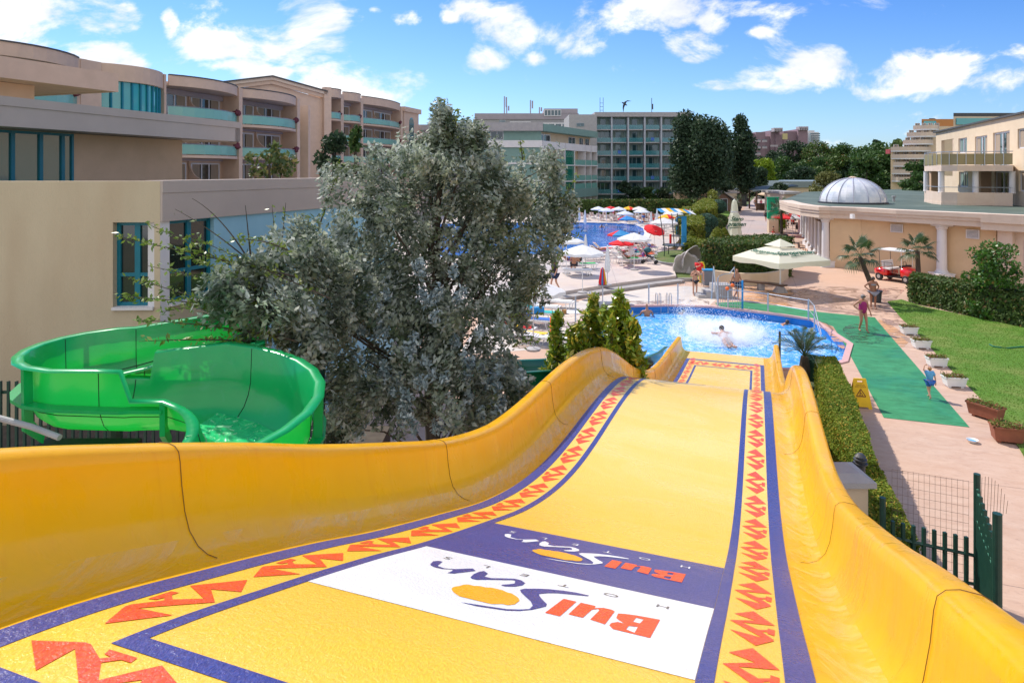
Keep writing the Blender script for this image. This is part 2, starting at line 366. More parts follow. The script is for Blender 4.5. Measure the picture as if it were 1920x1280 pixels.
t = NT(m_orange.node_tree); ps_ = t.n('ShaderNodeMapping', {'Vector': t.n('ShaderNodeTexCoord').outputs['Object'], 'Scale': (.5,1.6,1)}).outputs[0]
t.nt.links.new(t.ramp(t.noise(ps_, 1.1, 7, .7, 1.0), .42, .56), t.nt.nodes['Principled BSDF'].inputs['Alpha'])
m_pave = deckmat('grey_pink_paving', (.38,.31,.285), (.44,.36,.335), (.30,.24,.22), math.radians(21.5), 3.0)
m_terr = deckmat('pale_terrace_paving', (.46,.40,.37), (.54,.48,.45), (.34,.30,.28), .1, 3.5, True, True)
def ringhole(outer, hole):
    return [Vector((p[0],p[1],0)) for p in outer], [Vector((p[0],p[1],0)) for p in hole]
def sheet_hole(mb, outer, holes, z):
    loops = [[Vector((p[0],p[1],0)) for p in outer]]+[[Vector((p[0],p[1],0)) for p in h] for h in holes]
    flat = [p for l in loops for p in l]; fs = []
    for t in tessellate_polygon(loops):
        A, B, C = [flat[i] for i in t]; cr = (B[0]-A[0])*(C[1]-A[1])-(B[1]-A[1])*(C[0]-A[0]); fs.append(t if cr > 0 else t[::-1])
    mb.add([(p.x,p.y,z) for p in flat], fs)
pool1 = [(5.8,34.5),(8,34.7),(10.2,34.4),(13,32.5),(14.1,31.4),(13.6,27),(12.2,24.6),(10.6,23.6),(4.2,23.6),(2.6,25.2),(2.4,28.5),(3.6,32)]
TZ = .35
pool2 = [tuple(G(x,y,TZ)[:2]) for x,y in [(820,420),(930,418),(1020,417),(1100,417.3),(1165,418.5),(1192,421.5),(1206,428),(1209,438),(1204,448),(1190,455),(1165,460),(1130,464),(1090,468),(1050,476),(960,482),(800,482)]]
structure('ground', MB().sheet([(-900,-60),(900,-60),(900,1800),(-900,1800)], -1.6), m_ground)
mb = MB(); sheet_hole(mb, [(-14,1),(26,1),(34,60),(40,90),(52,170),(30,170),(24,110),(-30,110),(-14,60)], [pool1, pool2], -.004 if False else 0.0)
structure('pool_deck', mb, m_deck)
gm = MB().sheet([(-300,-20),(-14,-20),(-14,1),(-14,60),(-30,110),(24,110),(30,170),(300,170),(300,1800),(-300,1800)], -.05).sheet([(-14,-20),(300,-20),(300,170),(52,170),(40,90),(34,60),(26,1),(-14,1)], -.05)
structure('grass_ground', gm, mat('rough_grass_ground', (.07,.11,.03), (.12,.14,.05), .6, .95))
# promenade paving strip on top of the deck
pv = [G(x,y) for x,y in [(1416,368),(1440,368),(1452,432),(1462,452),(1470,500),(1440,520),(1320,520),(1342,455)]]
structure('promenade', MB().sheet([tuple(p[:2]) for p in pv], .005), m_pave)
# raised terrace round the large pool, with two steps
tl = [tuple(G(x,y,TZ)[:2]) for x,y in [(1268,517),(1215,523),(1140,533),(1040,549),(960,560),(860,575)]]
edge = [tuple(G(x,y,TZ)[:2]) for x,y in [(1268,517),(1262,500),(1228,492),(1222,482),(1240,470),(1262,463),(1280,440),(1275,408),(1300,390)]]
outer = tl[::-1]+edge[1:]+[(30,118),(-28,118),(-16,60),(-16,27)]
mb = MB(); sheet_hole(mb, outer, [pool2], TZ)
n = len(outer)
for i in range(n):
    a, b = outer[i], outer[(i+1)%n]; mb.add([(a[0],a[1],0),(b[0],b[1],0),(b[0],b[1],TZ),(a[0],a[1],TZ)], [(0,1,2,3)])
structure('pool_terrace', mb, m_terr)
mb = MB()
for i in range(len(tl)-1):
    a, b = Vector(tl[i]), Vector(tl[i+1]); d = (b-a).normalized(); nn = Vector((-d.y, d.x)); nn = nn if nn.y < 0 else -nn
    a2, b2 = a+nn*.75, b+nn*.75
    mb.prism([a+nn*.004,b+nn*.004,b2,a2], 0.002, .175)
structure('terrace_steps', mb, mat('step_concrete', (.36,.33,.32), (.30,.28,.27), 2, .8))
# grass areas
def grassmat(name, a, b_, c):
    m, t, b = pr(name); pos = t.n('ShaderNodeTexCoord').outputs['Object']
    col = t.mix(t.ramp(t.noise(pos, 22, 5, .7), .3, .7), a, b_)
    col = t.mix(t.m('MULTIPLY', t.ramp(t.noise(pos, .55, 4, .6), .46, .66), .7), col, c)
    t.nt.links.new(col, b.inputs['Base Color']); b.inputs['Roughness'].default_value = .9
    bn = t.n('ShaderNodeBump', {'Strength': .8, 'Distance': .04, 'Height': t.noise(pos, 45, 4, .7)}); t.nt.links.new(bn.outputs[0], b.inputs['Normal'])
    return m
m_lawn = grassmat('lawn_grass', (.045,.14,.004), (.12,.25,.012), (.20,.24,.05))
lawn = [tuple(G(x,y)[:2]) for x,y in [(1664,566),(1690,562),(1730,575),(1800,590),(1925,616),(2400,700)]]+[(22,9.5),(11.6,14.5)]+[tuple(G(x,y)[:2]) for x,y in [(1912,842),(1850,758),(1780,690),(1725,630),(1690,597)]]
structure('lawn', MB().prism(lawn, .0, .03), m_lawn)
# loose blades so the near lawn is not a flat sheet
def inside(p, poly):
    c = False; j = len(poly)-1
    for i in range(len(poly)):
        a, b = poly[i], poly[j]
        if (a[1] > p[1]) != (b[1] > p[1]) and p[0] < (b[0]-a[0])*(p[1]-a[1])/(b[1]-a[1]+1e-12)+a[0]: c = not c
        j = i
    return c
q = np.stack([RS.uniform(11,26,120000), RS.uniform(12,36,120000), RS.uniform(.033,.043,120000)],1)
q = q[[inside(p, lawn) and p[0]/p[1] < .80 for p in q]]
tag(obj('grass_blades', leaf_mesh('grass_blades', leaf_arrays(q, .027, np.tile([0,1.0,.3],(len(q),1)), .22, -2), leafmat('grass_blade_leaves', (.05,.14,.006), (.13,.24,.02), (.24,.25,.08), .12, .7, .2, .8)), None) if False else obj('grass_blades', leaf_mesh('grass_blades', leaf_arrays(q, .027, np.tile([0,1.0,.3],(len(q),1)), .22, -2), leafmat('grass_blade_leaves', (.05,.14,.006), (.13,.24,.02), (.24,.25,.08), .12, .7, .2, .8)), []), kind='stuff', label='short lawn grass on the right beside the pink path', cat='grass')
m_isl = grassmat('worn_grass', (.05,.10,.015), (.12,.17,.03), (.17,.15,.06))
def island(name, pts, z):
    p2 = [tuple(G(x,y,z)[:2]) for x,y in pts]
    structure(name, MB().prism(p2, 0, z+.05), m_isl)
    cb = MB(); cl = p2+[p2[0]]
    cb.ribbon(cl[::-1], 0.0, z+.09, -.14); return cb
def smoothpoly(pts, it=2):
    for _ in range(it):
        o = []
        for i in range(len(pts)):
            a, b = pts[i], pts[(i+1)%len(pts)]; o += [(a[0]*.75+b[0]*.25,a[1]*.75+b[1]*.25),(a[0]*.25+b[0]*.75,a[1]*.25+b[1]*.75)]
        pts = o
    return pts
cb = island('front_grass_island', smoothpoly([(1212,515),(1235,508),(1270,508),(1330,514),(1330,523),(1270,524),(1225,521)]), .12)
structure('front_island_kerb', cb, M['grey'])
cb = island('rear_grass_island', smoothpoly([(1222,482),(1240,471),(1300,470),(1310,490),(1275,496),(1235,493)]), .38)
structure('rear_island_kerb', cb, M['grey'])
structure('promenade_grass_strip', MB().prism([tuple(G(x,y)[:2]) for x,y in [(1366,394),(1369,402),(1344,433),(1330,440),(1335,415),(1345,398)]], 0, .12), m_lawn)
# green carpet
m_carpet = deckmat('green_mat', (.015,.15,.055), (.035,.26,.11), (.10,.36,.19), .3, 6.5, False, True)
crp = [(1340,568),(1393,565.5),(1440,571),(1485,577),(1540,585.5),(1600,591.5),(1640,595),(1660,619),(1818,801),(1657,783),(1580,640),(1562,612),(1536,602),(1500,594),(1440,584),(1395,578),(1350,576)]
structure('green_carpet', MB().sheet([tuple(G(x,y)[:2]) for x,y in crp], .009), m_carpet)
mb = MB()
for pts in ([(1393,553),(1440,556),(1485,571),(1487,577),(1440,571),(1393,565)],[(1536,602),(1562,612),(1572,625),(1588,656),(1570,650),(1552,625)],[(1640,596),(1668,606),(1700,630),(1706,640),(1690,655),(1668,628)],[(1400,535),(1480,540),(1500,560),(1395,552)]):
    mb.sheet([tuple(G(x,y)[:2]) for x,y in smoothpoly(pts,2)], .006)
structure('wet_orange_patches', mb, m_orange)
# pools
def watermat(name, a, b_, foam, sc_, famt, far=False):
    m, t, b = pr(name); pos = t.n('ShaderNodeTexCoord').outputs['Object']
    st = t.n('ShaderNodeMapping', {'Vector': pos, 'Scale': (1,.8,1)}).outputs[0]
    w_ = t.noise(st, sc_, 5, .6, 1.6)
    col = t.mix(t.ramp(w_, .35, .65), a, b_)
    f = t.ramp(t.noise(st, sc_*1.7, 6, .7, 2.2), famt, famt+.10)
    col = t.mix(t.m('MULTIPLY', f, .75), col, foam)
    t.nt.links.new(col, b.inputs['Base Color']); b.inputs['Roughness'].default_value = .06; b.inputs['Specular IOR Level'].default_value = .6
    bn = t.n('ShaderNodeBump', {'Strength': .7, 'Distance': .05, 'Height': t.noise(st, sc_*2, 4, .6, 1.2)}); t.nt.links.new(bn.outputs[0], b.inputs['Normal'])
    return m
m_tile = mat('pool_wall_blue', (.01,.16,.50), (.015,.20,.58), 6, .25)
def pool(poly, z, wz, name, wm, coping, cw):
    mb = MB(); n = len(poly)
    for i in range(n):
        a, b = poly[i], poly[(i+1)%n]; mb.add([(a[0],a[1],wz-.8),(b[0],b[1],wz-.8),(b[0],b[1],z),(a[0],a[1],z)], [(0,1,2,3)])
    mb.sheet(poly, wz-.8); structure(name+'_basin', mb, m_tile)
    structure(name+'_water', MB().sheet([(p[0],p[1]) for p in poly], wz), wm)
    c = MB(); cx = sum(p[0] for p in poly)/n; cy = sum(p[1] for p in poly)/n
    for i in range(n):
        a, b = Vector(poly[i]), Vector(poly[(i+1)%n]); C = Vector((cx,cy))
        oa, ob = a+(a-C).normalized()*cw, b+(b-C).normalized()*cw; ia, ib = a-(a-C).normalized()*.03, b-(b-C).normalized()*.03
        c.prism([ia,ib,ob,oa], z-.04, z+.05)
    structure(name+'_coping', c, coping)
pool(pool1, 0, -.36, 'plunge_pool', watermat('plunge_pool_water', (.01,.24,.70), (.10,.44,.86), (.72,.86,.95), 1.3, .51), mat('pink_coping', (.60,.36,.34), (.55,.33,.31), 4, .6), .2)
pool(pool2, TZ, TZ-.12, 'large_pool', watermat('large_pool_water', (.0,.10,.52), (.015,.22,.70), (.35,.60,.88), .45, .60), mat('pale_coping', (.66,.62,.60), (.6,.56,.54), 2, .7), .7)

structure('planting_bed', MB().sheet([tuple(G(x,y)[:2]) for x,y in [(1485,706),(1548,706),(1590,800),(1640,1000),(1690,1250),(1400,1250),(1440,800)]], .012), grassmat('dark_bed_grass', (.03,.06,.015), (.07,.10,.03), (.16,.13,.08)))  # dark green grass with soil tones between slide and hedge

wd = [tuple(G(x,y)[:2]) for x,y in [(860,665),(1055,652),(1135,590),(1168,573),(1240,570),(1330,573),(1345,560),(1340,540),(1290,536),(1225,538),(1100,560),(1020,585),(900,600)]]
structure('wet_pool_deck', MB().sheet(wd, .004), deckmat('wet_pale_deck', (.50,.45,.40), (.60,.55,.51), (.34,.30,.26), .1, 3.0, False, True))

m_pud = deckmat('wet_dark_mat', (.012,.07,.035), (.02,.11,.05), (.05,.2,.1), .3, 6.5, False, True); t = NT(m_pud.node_tree); ps_ = t.n('ShaderNodeMapping', {'Vector': t.n('ShaderNodeTexCoord').outputs['Object'], 'Scale': (.8,1.5,1)}).outputs[0]
t.nt.links.new(t.ramp(t.noise(ps_, 1.9, 7, .75, 1.2), .48, .60), t.nt.nodes['Principled BSDF'].inputs['Alpha']); t.nt.nodes['Principled BSDF'].inputs['Roughness'].default_value = .1
for l in list(t.nt.links):
    if l.to_socket.name == 'Roughness' and l.to_node.name == 'Principled BSDF': t.nt.links.remove(l)
structure('puddle', MB().sheet([tuple(G(x,y)[:2]) for x,y in smoothpoly([(1575,612),(1620,605),(1655,622),(1662,640),(1630,648),(1590,640)],2)], .012), m_pud)
mw2 = deckmat('wet_pink_paving', (.33,.22,.18), (.42,.29,.24), (.2,.13,.11), AZ, 4.2, False, True); t = NT(mw2.node_tree); t.nt.links.new(t.ramp(t.noise(t.n('ShaderNodeTexCoord').outputs['Object'], .7, 7, .7, 1.0), .47, .58), t.nt.nodes['Principled BSDF'].inputs['Alpha'])
for l in list(t.nt.links):
    if l.to_socket.name == 'Roughness' and l.to_node.name == 'Principled BSDF': t.nt.links.remove(l)
t.nt.nodes['Principled BSDF'].inputs['Roughness'].default_value = .12
structure('wet_patches', MB().sheet([tuple(G(x,y)[:2]) for x,y in [(1390,535),(1700,540),(1680,560),(1700,610),(1740,650),(1700,640),(1645,596),(1540,583),(1395,560)]], .007).sheet([tuple(G(x,y)[:2]) for x,y in [(1000,600),(1160,565),(1330,560),(1330,571),(1168,571),(1130,588),(1060,645),(960,655)]], .008), mw2)
# ---------------------------------------------------------------- yellow slide
SA = math.radians(20.2); D = Vector((math.sin(SA), math.cos(SA), 0)); R_ = Vector((math.cos(SA), -math.sin(SA), 0))
PS = [(-1.5,.98),(-.5,1.12),(.3,1.26),(1,1.41),(1.68,1.58),(2.43,1.84),(3.15,2.11),(3.8,2.37),(4.78,2.73),(5.7,3.05),(6.62,3.29),(7.48,3.43),(8.4,3.50),(9.4,3.53),(10.4,3.57),(11.5,3.67),(12.5,3.86),(13.5,4.2),(14.5,4.6),(15.6,5.05),(17,5.55),(18.5,5.97),(20,6.24),(21.5,6.42),(23.3,6.57),(24.6,6.68),(26,6.8)]
def crom(tab, s):
    n = len(tab); s = max(tab[0][0], min(tab[-1][0], s)); i = 0
    while i < n-2 and s > tab[i+1][0]: i += 1
    (x0,y0),(x1,y1) = tab[i], tab[i+1]; xa,ya = tab[max(i-1,0)]; xb,yb = tab[min(i+2,n-1)]
    h = x1-x0; u = (s-x0)/h; m0 = (y1-ya)/(x1-xa)*h; m1 = (yb-y0)/(xb-x0)*h
    return (2*u**3-3*u*u+1)*y0+(u**3-2*u*u+u)*m0+(-2*u**3+3*u*u)*y1+(u**3-u*u)*m1
def drop(s): return crom(PS, s)
def SP(s, t, up=0.0):
    sl_ = (drop(s+.05)-drop(s-.05))/.1; nrm = (D*sl_+Vector((0,0,1))).normalized()
    return D*s+R_*t+Vector((0,0,H-drop(s)))+nrm*up
def inv(px, py, lo=.6, hi=12):      # the place on the slide floor that a photo pixel shows
    k = (px-960)/F; q = (py-HY)/F
    def st(s):
        t = s*math.tan(math.atan(k)-SA); Y = s*math.cos(SA)-t*math.sin(SA); return t, q*Y-drop(s)
    a, b = lo, hi
    # first sign change going outwards
    s0 = lo; f0 = st(s0)[1]; s = lo
    while s < hi:
        s += .02; f1 = st(s)[1]
        if f0*f1 <= 0: break
        f0 = f1
    return s-.01, st(s-.01)[0]
TL, TR = -2.37, .215
def cross(side):      # t offset from stripe edge, height: floor edge -> rim -> outer skirt
    return [(-.05,-.006),(.10,0),(.16,.006),(.22,.035),(.275,.10),(.305,.19),(.325,.32),(.335,.43),(.345,.48),(.37,.505),(.41,.515),(.47,.51),(.50,.495),(.505,.44),(.50,.38)]
def hgt(s): return 1.0 if s < 7 else 1.0+.12*math.sin(min(1,(s-7)/5)*PI)
slide = thing('water_slide', 'wide yellow water slide with blue and orange bands running down to the pool', 'water slide', (0,0,0))
ys, t_, b_ = pr('yellow_fibreglass')
pos = t_.n('ShaderNodeTexCoord').outputs['Object']; rot = t_.n('ShaderNodeMapping', {'Vector': pos, 'Rotation': (0,0,SA)}).outputs[0]
st_ = t_.n('ShaderNodeMapping', {'Vector': rot, 'Scale': (1,.8,.35)}).outputs[0]
col = t_.mix(t_.ramp(t_.noise(st_, 1.1, 5, .6), .35, .65), (.96,.50,.001), (.96,.54,.003))
col = t_.mix(t_.m('MULTIPLY', t_.ramp(t_.noise(t_.n('ShaderNodeMapping', {'Vector': rot, 'Scale': (3,3,.25)}).outputs[0], 2.6, 8, .7, .8), .55, .72), .5), col, (.80,.31,.005))
t_.nt.links.new(col, b_.inputs['Base Color']); b_.inputs['Coat Weight'].default_value = .5; b_.inputs['Coat Roughness'].default_value = .06
t_.nt.links.new(t_.m('MULTIPLY_ADD', t_.ramp(t_.noise(st_, 3, 6, .7, 1), .4, .6), .35, .2), b_.inputs['Roughness']); b_.inputs['Specular IOR Level'].default_value = .35
tr = t_.n('ShaderNodeBsdfTranslucent', {'Color': (1,.62,.0,1)}); mx = t_.n('ShaderNodeMixShader', {0: .32, 1: b_.outputs[0], 2: tr.outputs[0]}); t_.nt.links.new(mx.outputs[0], t_.nt.nodes['Material Output'].inputs[0])
bn = t_.n('ShaderNodeBump', {'Strength': .22, 'Distance': .02, 'Height': t_.noise(st_, 6, 6, .65, .9)}); t_.nt.links.new(bn.outputs[0], b_.inputs['Normal']); t_.nt.links.new(bn.outputs[0], b_.inputs['Coat Normal'])
def floormat(name, a, b2, c3=None, wr=.25):
    m, t, b = pr(name); pos = t.n('ShaderNodeTexCoord').outputs['Object']
    rot = t.n('ShaderNodeMapping', {'Vector': pos, 'Rotation': (0,0,SA), 'Scale': (1,.55,1)}).outputs[0]
    grain = t.noise(rot, 90, 3, .6, .4); rip = t.noise(rot, 34, 4, .65, 1.5)
    col = t.mix(t.ramp(grain, .36, .62), a, b2)
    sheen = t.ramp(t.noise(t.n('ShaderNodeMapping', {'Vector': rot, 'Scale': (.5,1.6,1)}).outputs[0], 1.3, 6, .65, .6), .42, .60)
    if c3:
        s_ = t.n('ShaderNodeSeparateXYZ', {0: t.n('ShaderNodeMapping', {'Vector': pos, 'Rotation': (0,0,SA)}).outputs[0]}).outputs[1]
        painted_sheen = t.m('MULTIPLY_ADD', t.ramp(s_, 4.5, 9.0), .55, .30)  # sun sheen painted into the base colour, paler farther down the slide
        col = t.mix(t.m('MULTIPLY', t.m('MULTIPLY_ADD', sheen, .55, .45), painted_sheen), col, c3)
    t.nt.links.new(col, b.inputs['Base Color'])
    t.nt.links.new(t.m('MULTIPLY_ADD', sheen, -.12, wr+.1), b.inputs['Roughness']); b.inputs['Specular IOR Level'].default_value = .6
    b.inputs['Coat Weight'].default_value = .5 if c3 else .15; b.inputs['Coat Roughness'].default_value = .12
    bn = t.n('ShaderNodeBump', {'Strength': .55, 'Distance': .008, 'Height': t.m('ADD', grain, t.m('MULTIPLY', rip, 1.3))})
    t.nt.links.new(bn.outputs[0], b.inputs['Normal'])
    bn2 = t.n('ShaderNodeBump', {'Strength': .35, 'Distance': .01, 'Height': rip}); t.nt.links.new(bn2.outputs[0], b.inputs['Coat Normal'])
    return m
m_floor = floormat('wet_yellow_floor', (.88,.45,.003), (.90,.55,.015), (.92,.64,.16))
m_bl = floormat('wet_blue_band', (.018,.028,.18), (.045,.06,.28)); m_rd = floormat('wet_orange_red_print', (.84,.045,.006), (.86,.10,.02)); m_wh = floormat('wet_white_panel', (.80,.80,.80), (.74,.75,.78))
m_sun = floormat('wet_sun_orange_print', (.88,.36,.004), (.88,.42,.01)); m_gy = floormat('wet_grey_print', (.10,.10,.10), (.2,.2,.2))
SS = [-1.5+.125*i for i in range(221)]
def strip(mb, t0, t1, s0, s1, up, ds=.06):
    n = max(1, math.ceil((s1-s0)/ds)); m_ = max(1, math.ceil(abs(t1-t0)/.5)); vs = []
    for i in range(n+1):
        for j in range(m_+1): vs.append(SP(s0+(s1-s0)*i/n, t0+(t1-t0)*j/m_, up))
    mb.add(vs, [(i*(m_+1)+j, i*(m_+1)+j+1, (i+1)*(m_+1)+j+1, (i+1)*(m_+1)+j) for i in range(n) for j in range(m_)])
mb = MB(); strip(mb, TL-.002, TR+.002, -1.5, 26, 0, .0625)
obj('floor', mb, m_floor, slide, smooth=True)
mb = MB(); strip(mb, TL, TR, -1.5, 26, -.10, .5); obj('underside', mb, ys, slide)
seams = [2.55, 5.6, 8.95, 12.1, 15.5, 19, 22.6]
for side in (-1, 1):
    mb = MB(); pr_ = cross(side); vs = []
    for s in SS:
        for (dt, dz) in pr_:
            end = 1.0
            if s > 25.5: end = 1.0
            z2 = dz*hgt(s) if dt > .17 else dz
            vs.append(D*s+R_*((TR+dt) if side > 0 else (TL-dt))+Vector((0,0,H-drop(s)+z2)))
    n = len(pr_); fs = []
    for i in range(len(SS)-1):
        for j in range(n-1):
            q = (i*n+j, i*n+j+1, (i+1)*n+j+1, (i+1)*n+j); fs.append(q if side > 0 else q[::-1])
    mb.add(vs, fs); wo = obj('side_wall', mb, ys, slide, smooth=True)
    for s in seams:
        sb = MB()
        pts = [D*s+R_*((TR+dt-.003) if side > 0 else (TL-dt+.003))+Vector((0,0,H-drop(s)+dz*(hgt(s) if dt > .17 else 1)+.003)) for dt, dz in pr_[1:13]]
        sb.tube(pts, .0026 if side < 0 else .0018, 4); obj('seam', sb, solid('seam_brown', (.22,.10,.015)), wo)
wf_, t, b = pr('running_water_film'); pos = t.n('ShaderNodeTexCoord').outputs['Object']; rot = t.n('ShaderNodeMapping', {'Vector': pos, 'Rotation': (0,0,SA), 'Scale': (5,.7,1)}).outputs[0]
b.inputs['Base Color'].default_value = (.97,.72,.22,1); b.inputs['Roughness'].default_value = .04; b.inputs['Specular IOR Level'].default_value = 1
t.nt.links.new(t.m('MULTIPLY', t.ramp(t.noise(rot, 1.6, 6, .65, 1.2), .46, .62), .38), b.inputs['Alpha']); bn = t.n('ShaderNodeBump', {'Strength': .5, 'Distance': .02, 'Height': t.noise(rot, 5, 5, .65, 1.0)}); t.nt.links.new(bn.outputs[0], b.inputs['Normal'])
for side in (-1, 1):
    mb = MB(); vs = []; pf = [(.04,.003),(.10,.003),(.16,.009),(.215,.036),(.25,.075)]
    for s in SS:
        for dt, dz in pf: vs.append(D*s+R_*((TR+dt-.003) if side > 0 else (TL-dt+.003))+Vector((0,0,H-drop(s)+dz*(hgt(s) if dt > .17 else 1))))
    mb.add(vs, [(i*5+j,i*5+j+1,(i+1)*5+j+1,(i+1)*5+j)[::(1 if side > 0 else -1)] for i in range(len(SS)-1) for j in range(4)]); obj('water_film', mb, wf_, slide, smooth=True)
# painted bands, draped on the floor
zone = 0
bl = MB()
S0 = 1.25
for (a, b) in ((TL, TL+.115), (TR-.115, TR)): strip(bl, a, b, S0, 17, .0018)
strip(bl, TL+.115, TR-.115, S0, S0+.10, .0018)
IL, IR = TL+.365, TR-.365
strip(bl, IL, IL+.065, S0+.36, 17, .0018); strip(bl, IR-.065, IR, S0+.36, 17, .0018); strip(bl, IL+.065, IR-.065, S0+.36, S0+.45, .0018)
W0, W1, B1 = 2.55, 3.72, 4.86
# lower frame
strip(bl, TL, TL+.115, 19.5, 24.5, .0018); strip(bl, TR-.115, TR, 19.5, 24.5, .0018); strip(bl, TL+.115, TR-.115, 24.3, 24.5, .0018)
strip(bl, IL, IL+.065, 19.5, 23.4, .0018); strip(bl, IR-.065, IR, 19.5, 23.4, .0018); strip(bl, IL+.065, IR-.065, 23.3, 23.4, .0018)
obj('blue_band', bl, m_bl, slide, smooth=True)
mb = MB(); strip(mb, IL+.067, IR-.067, W1+.003, B1, .0018); obj('blue_panel', mb, m_bl, slide, smooth=True)
mb = MB(); strip(mb, IL+.067, IR-.067, W0, W1, .0018); obj('white_panel', mb, m_wh, slide, smooth=True)
def drape(mb, loops, up, conv):
    """fill a flat outline given in (s,t), cut it every few cm along s and lay it on the slide"""
    pts = [[Vector((p[0], p[1], 0)) for p in map(conv, l)] for l in loops]
    flat = [p for l in pts for p in l]; tri = tessellate_polygon(pts)
    bm = bmesh.new(); vv = [bm.verts.new(p) for p in flat]
    for t in tri:
        try: bm.faces.new([vv[i] for i in t])
        except ValueError: pass
    s0 = min(p.x for p in flat); s1 = max(p.x for p in flat); s = math.ceil(s0/.06)*.06
    while s < s1:
        bmesh.ops.bisect_plane(bm, geom=bm.verts[:]+bm.edges[:]+bm.faces[:], plane_co=(s,0,0), plane_no=(1,0,0)); s += .06
    bm.verts.index_update(); bm.normal_update()
    mb.add([SP(v.co.x, v.co.y, up) for v in bm.verts], [tuple(v.index for v in f.verts)[::(-1 if f.normal.z < 0 else 1)][::-1] for f in bm.faces]); bm.free()
zA = lambda p: inv(780+p[0]/5.647, 1020+p[1]/5.647)
zC = lambda p: inv(1000+p[0]/6.857, 1090+p[1]/6.857)
SW = [(1100,490),(1150,470),(1290,470),(1400,483),(1560,495),(1700,515),(1830,543),(1820,550),(1660,535),(1500,525),(1400,520),(1330,522),(1300,535),(1310,560),(1350,600),(1385,640),(1375,665),(1320,680),(1230,700),(1100,706),(960,703),(800,683),(640,655),(465,620),(470,613),(640,640),(800,667),(960,685),(1100,690),(1200,685),(1235,650),(1215,610),(1160,560),(1110,515)]
SU = [(575,355),(610,325),(670,295),(720,292),(760,312),(720,345),(800,360),(940,362),(1040,368),(1110,385),(1155,410),(1130,435),(1050,452),(950,452),(900,437),(915,430),(990,432),(1045,415),(1050,395),(1020,383),(930,382),(780,382),(640,375),(590,365)]
SN = [(150,215),(180,188),(240,178),(280,190),(225,235),(300,258),(420,265),(600,265),(630,282),(520,300),(400,315),(330,305),(380,290),(390,272),(280,265),(190,245),(155,228)]
EL = [(735+360*math.cos(a)+0*math.sin(a), 540+58*math.cos(a)-85*math.sin(a)) for a in [2*PI*i/36 for i in range(36)]]
Ll = [[(390,228),(555,262),(340,460),(150,415)]]
Lu = [[(610,283),(800,318),(785,347),(900,340),(1010,362),(1045,395),(920,548),(730,495),(850,380),(830,355),(750,360),(635,475),(450,430)]]
LB = [[(1630,502),(1500,735),(1150,650),(1020,615),(975,575),(1000,540),(1080,530),(1170,540),(1090,500),(1065,470),(1090,420),(1180,415),(1330,440)],[(1320,468),(1420,485),(1370,550),(1280,525)],[(1225,572),(1345,592),(1300,660),(1190,620)]]
hot = [('H',zC((1665,325))),('O',zC((1000,182))),('T',zA((1572,440))),('E',zA((1155,333))),('L',zA((745,238))),('S',zA((340,148)))]
def emblem(conv_shift, dark, red, sun, txt, nm):
    fa = lambda p: conv_shift(zA(p)); fc = lambda p: conv_shift(zC(p))
    e = obj(nm, MB(), dark, slide)
    a = MB(); [drape(a, [l], .0034, fa) for l in (SW, SU, SN)]; obj('script_lettering', a, dark, e, smooth=True)
    a = MB(); drape(a, [EL], .0034, fa); obj('sun_disc', a, sun, e, smooth=True)
    a = MB(); [drape(a, l, .0034, fc) for l in (Ll, Lu, LB)]; obj('bold_lettering', a, red, e, smooth=True)
    a = MB()
    for ch, (s, t) in hot:
        cu = bpy.data.curves.new('t', 'FONT'); cu.body = ch; cu.align_x = 'CENTER'; cu.align_y = 'CENTER'; cu.size = .085
        ob = bpy.data.objects.new('t', cu); me = ob.to_mesh(); s2, t2 = conv_shift((s, t))
        vs = [SP(s2-v.co.y*1.0, t2-v.co.x*1.25, .0034) for v in me.vertices]
        a.add(vs, [tuple(p.vertices) for p in me.polygons]); ob.to_mesh_clear(); bpy.data.objects.remove(ob)
    obj('spaced_capitals', a, txt, e)
    e.data.materials.clear(); return e
e1 = emblem(lambda p: p, m_bl, m_rd, m_sun, m_gy, 'emblem_on_white')
wb = [zC((1630,502)), zA((375,480))]
zB = lambda p: inv(940+p[0]/5.333, 980+p[1]/5.333)
bb = [zB((1845,515)), zB((280,300))]; kt = (bb[1][1]-bb[0][1])/(wb[1][1]-wb[0][1])
q1, q2 = zA((1100,706))[0], hot[2][1][0]; r1, r2 = zB((960,440))[0], zB((1085,295))[0]; ks = (r2-r1)/(q2-q1)
e2 = emblem(lambda p: (r1+(p[0]-q1)*ks, bb[0][1]+(p[1]-wb[0][1])*kt), m_wh, m_rd, m_sun, m_wh, 'emblem_on_blue')
print('EMB', wb, bb, kt, ks, [zA((575,620)), zC((1500,735))], 'corners', inv(590,1090), inv(1310,1275), inv(1337,1137), inv(940,985), inv(1365,1065), 'zig', inv(1415,911), inv(1415,963), inv(1415,970), inv(1415,1017), 'hotH', hot[0])
# zigzag ornament between the bands
ZP = [[(350,66),(405,33),(465,84),(374,103),(418,122),(443,114),(444,105),(463,107),(460,134),(443,131),(441,123),(427,128),(457,152),(457,158),(412,192),(345,149),(430,155),(340,104),(412,79)]]
zg = MB()
def cell(conv, s0, ls, t0, t1):
    for p in ZP:
        pts = []
        for x, y in p:
            u = (x-338)/127; v = (192-y)/159; pts.append((s0+v*ls, t0+(t1-t0)*(.06+.88*u)) if conv else (t0+(t1-t0)*(.06+.88*u), s0+v*ls))
        if conv: loops = [pts]
        else: loops = [[(b, a) for a, b in pts]]; loops = [[(a, b) for a, b in [(q[1], q[0]) for q in loops[0]]]]
        drape(zg, loops, .0022, lambda q: q)
step = .735
s = S0+.45
i = 0
while s < 16.5: cell(True, s, step*.93, IR, TR-.115); cell(True, s, step*.93, IL, TL+.115); s += step
s = 19.6
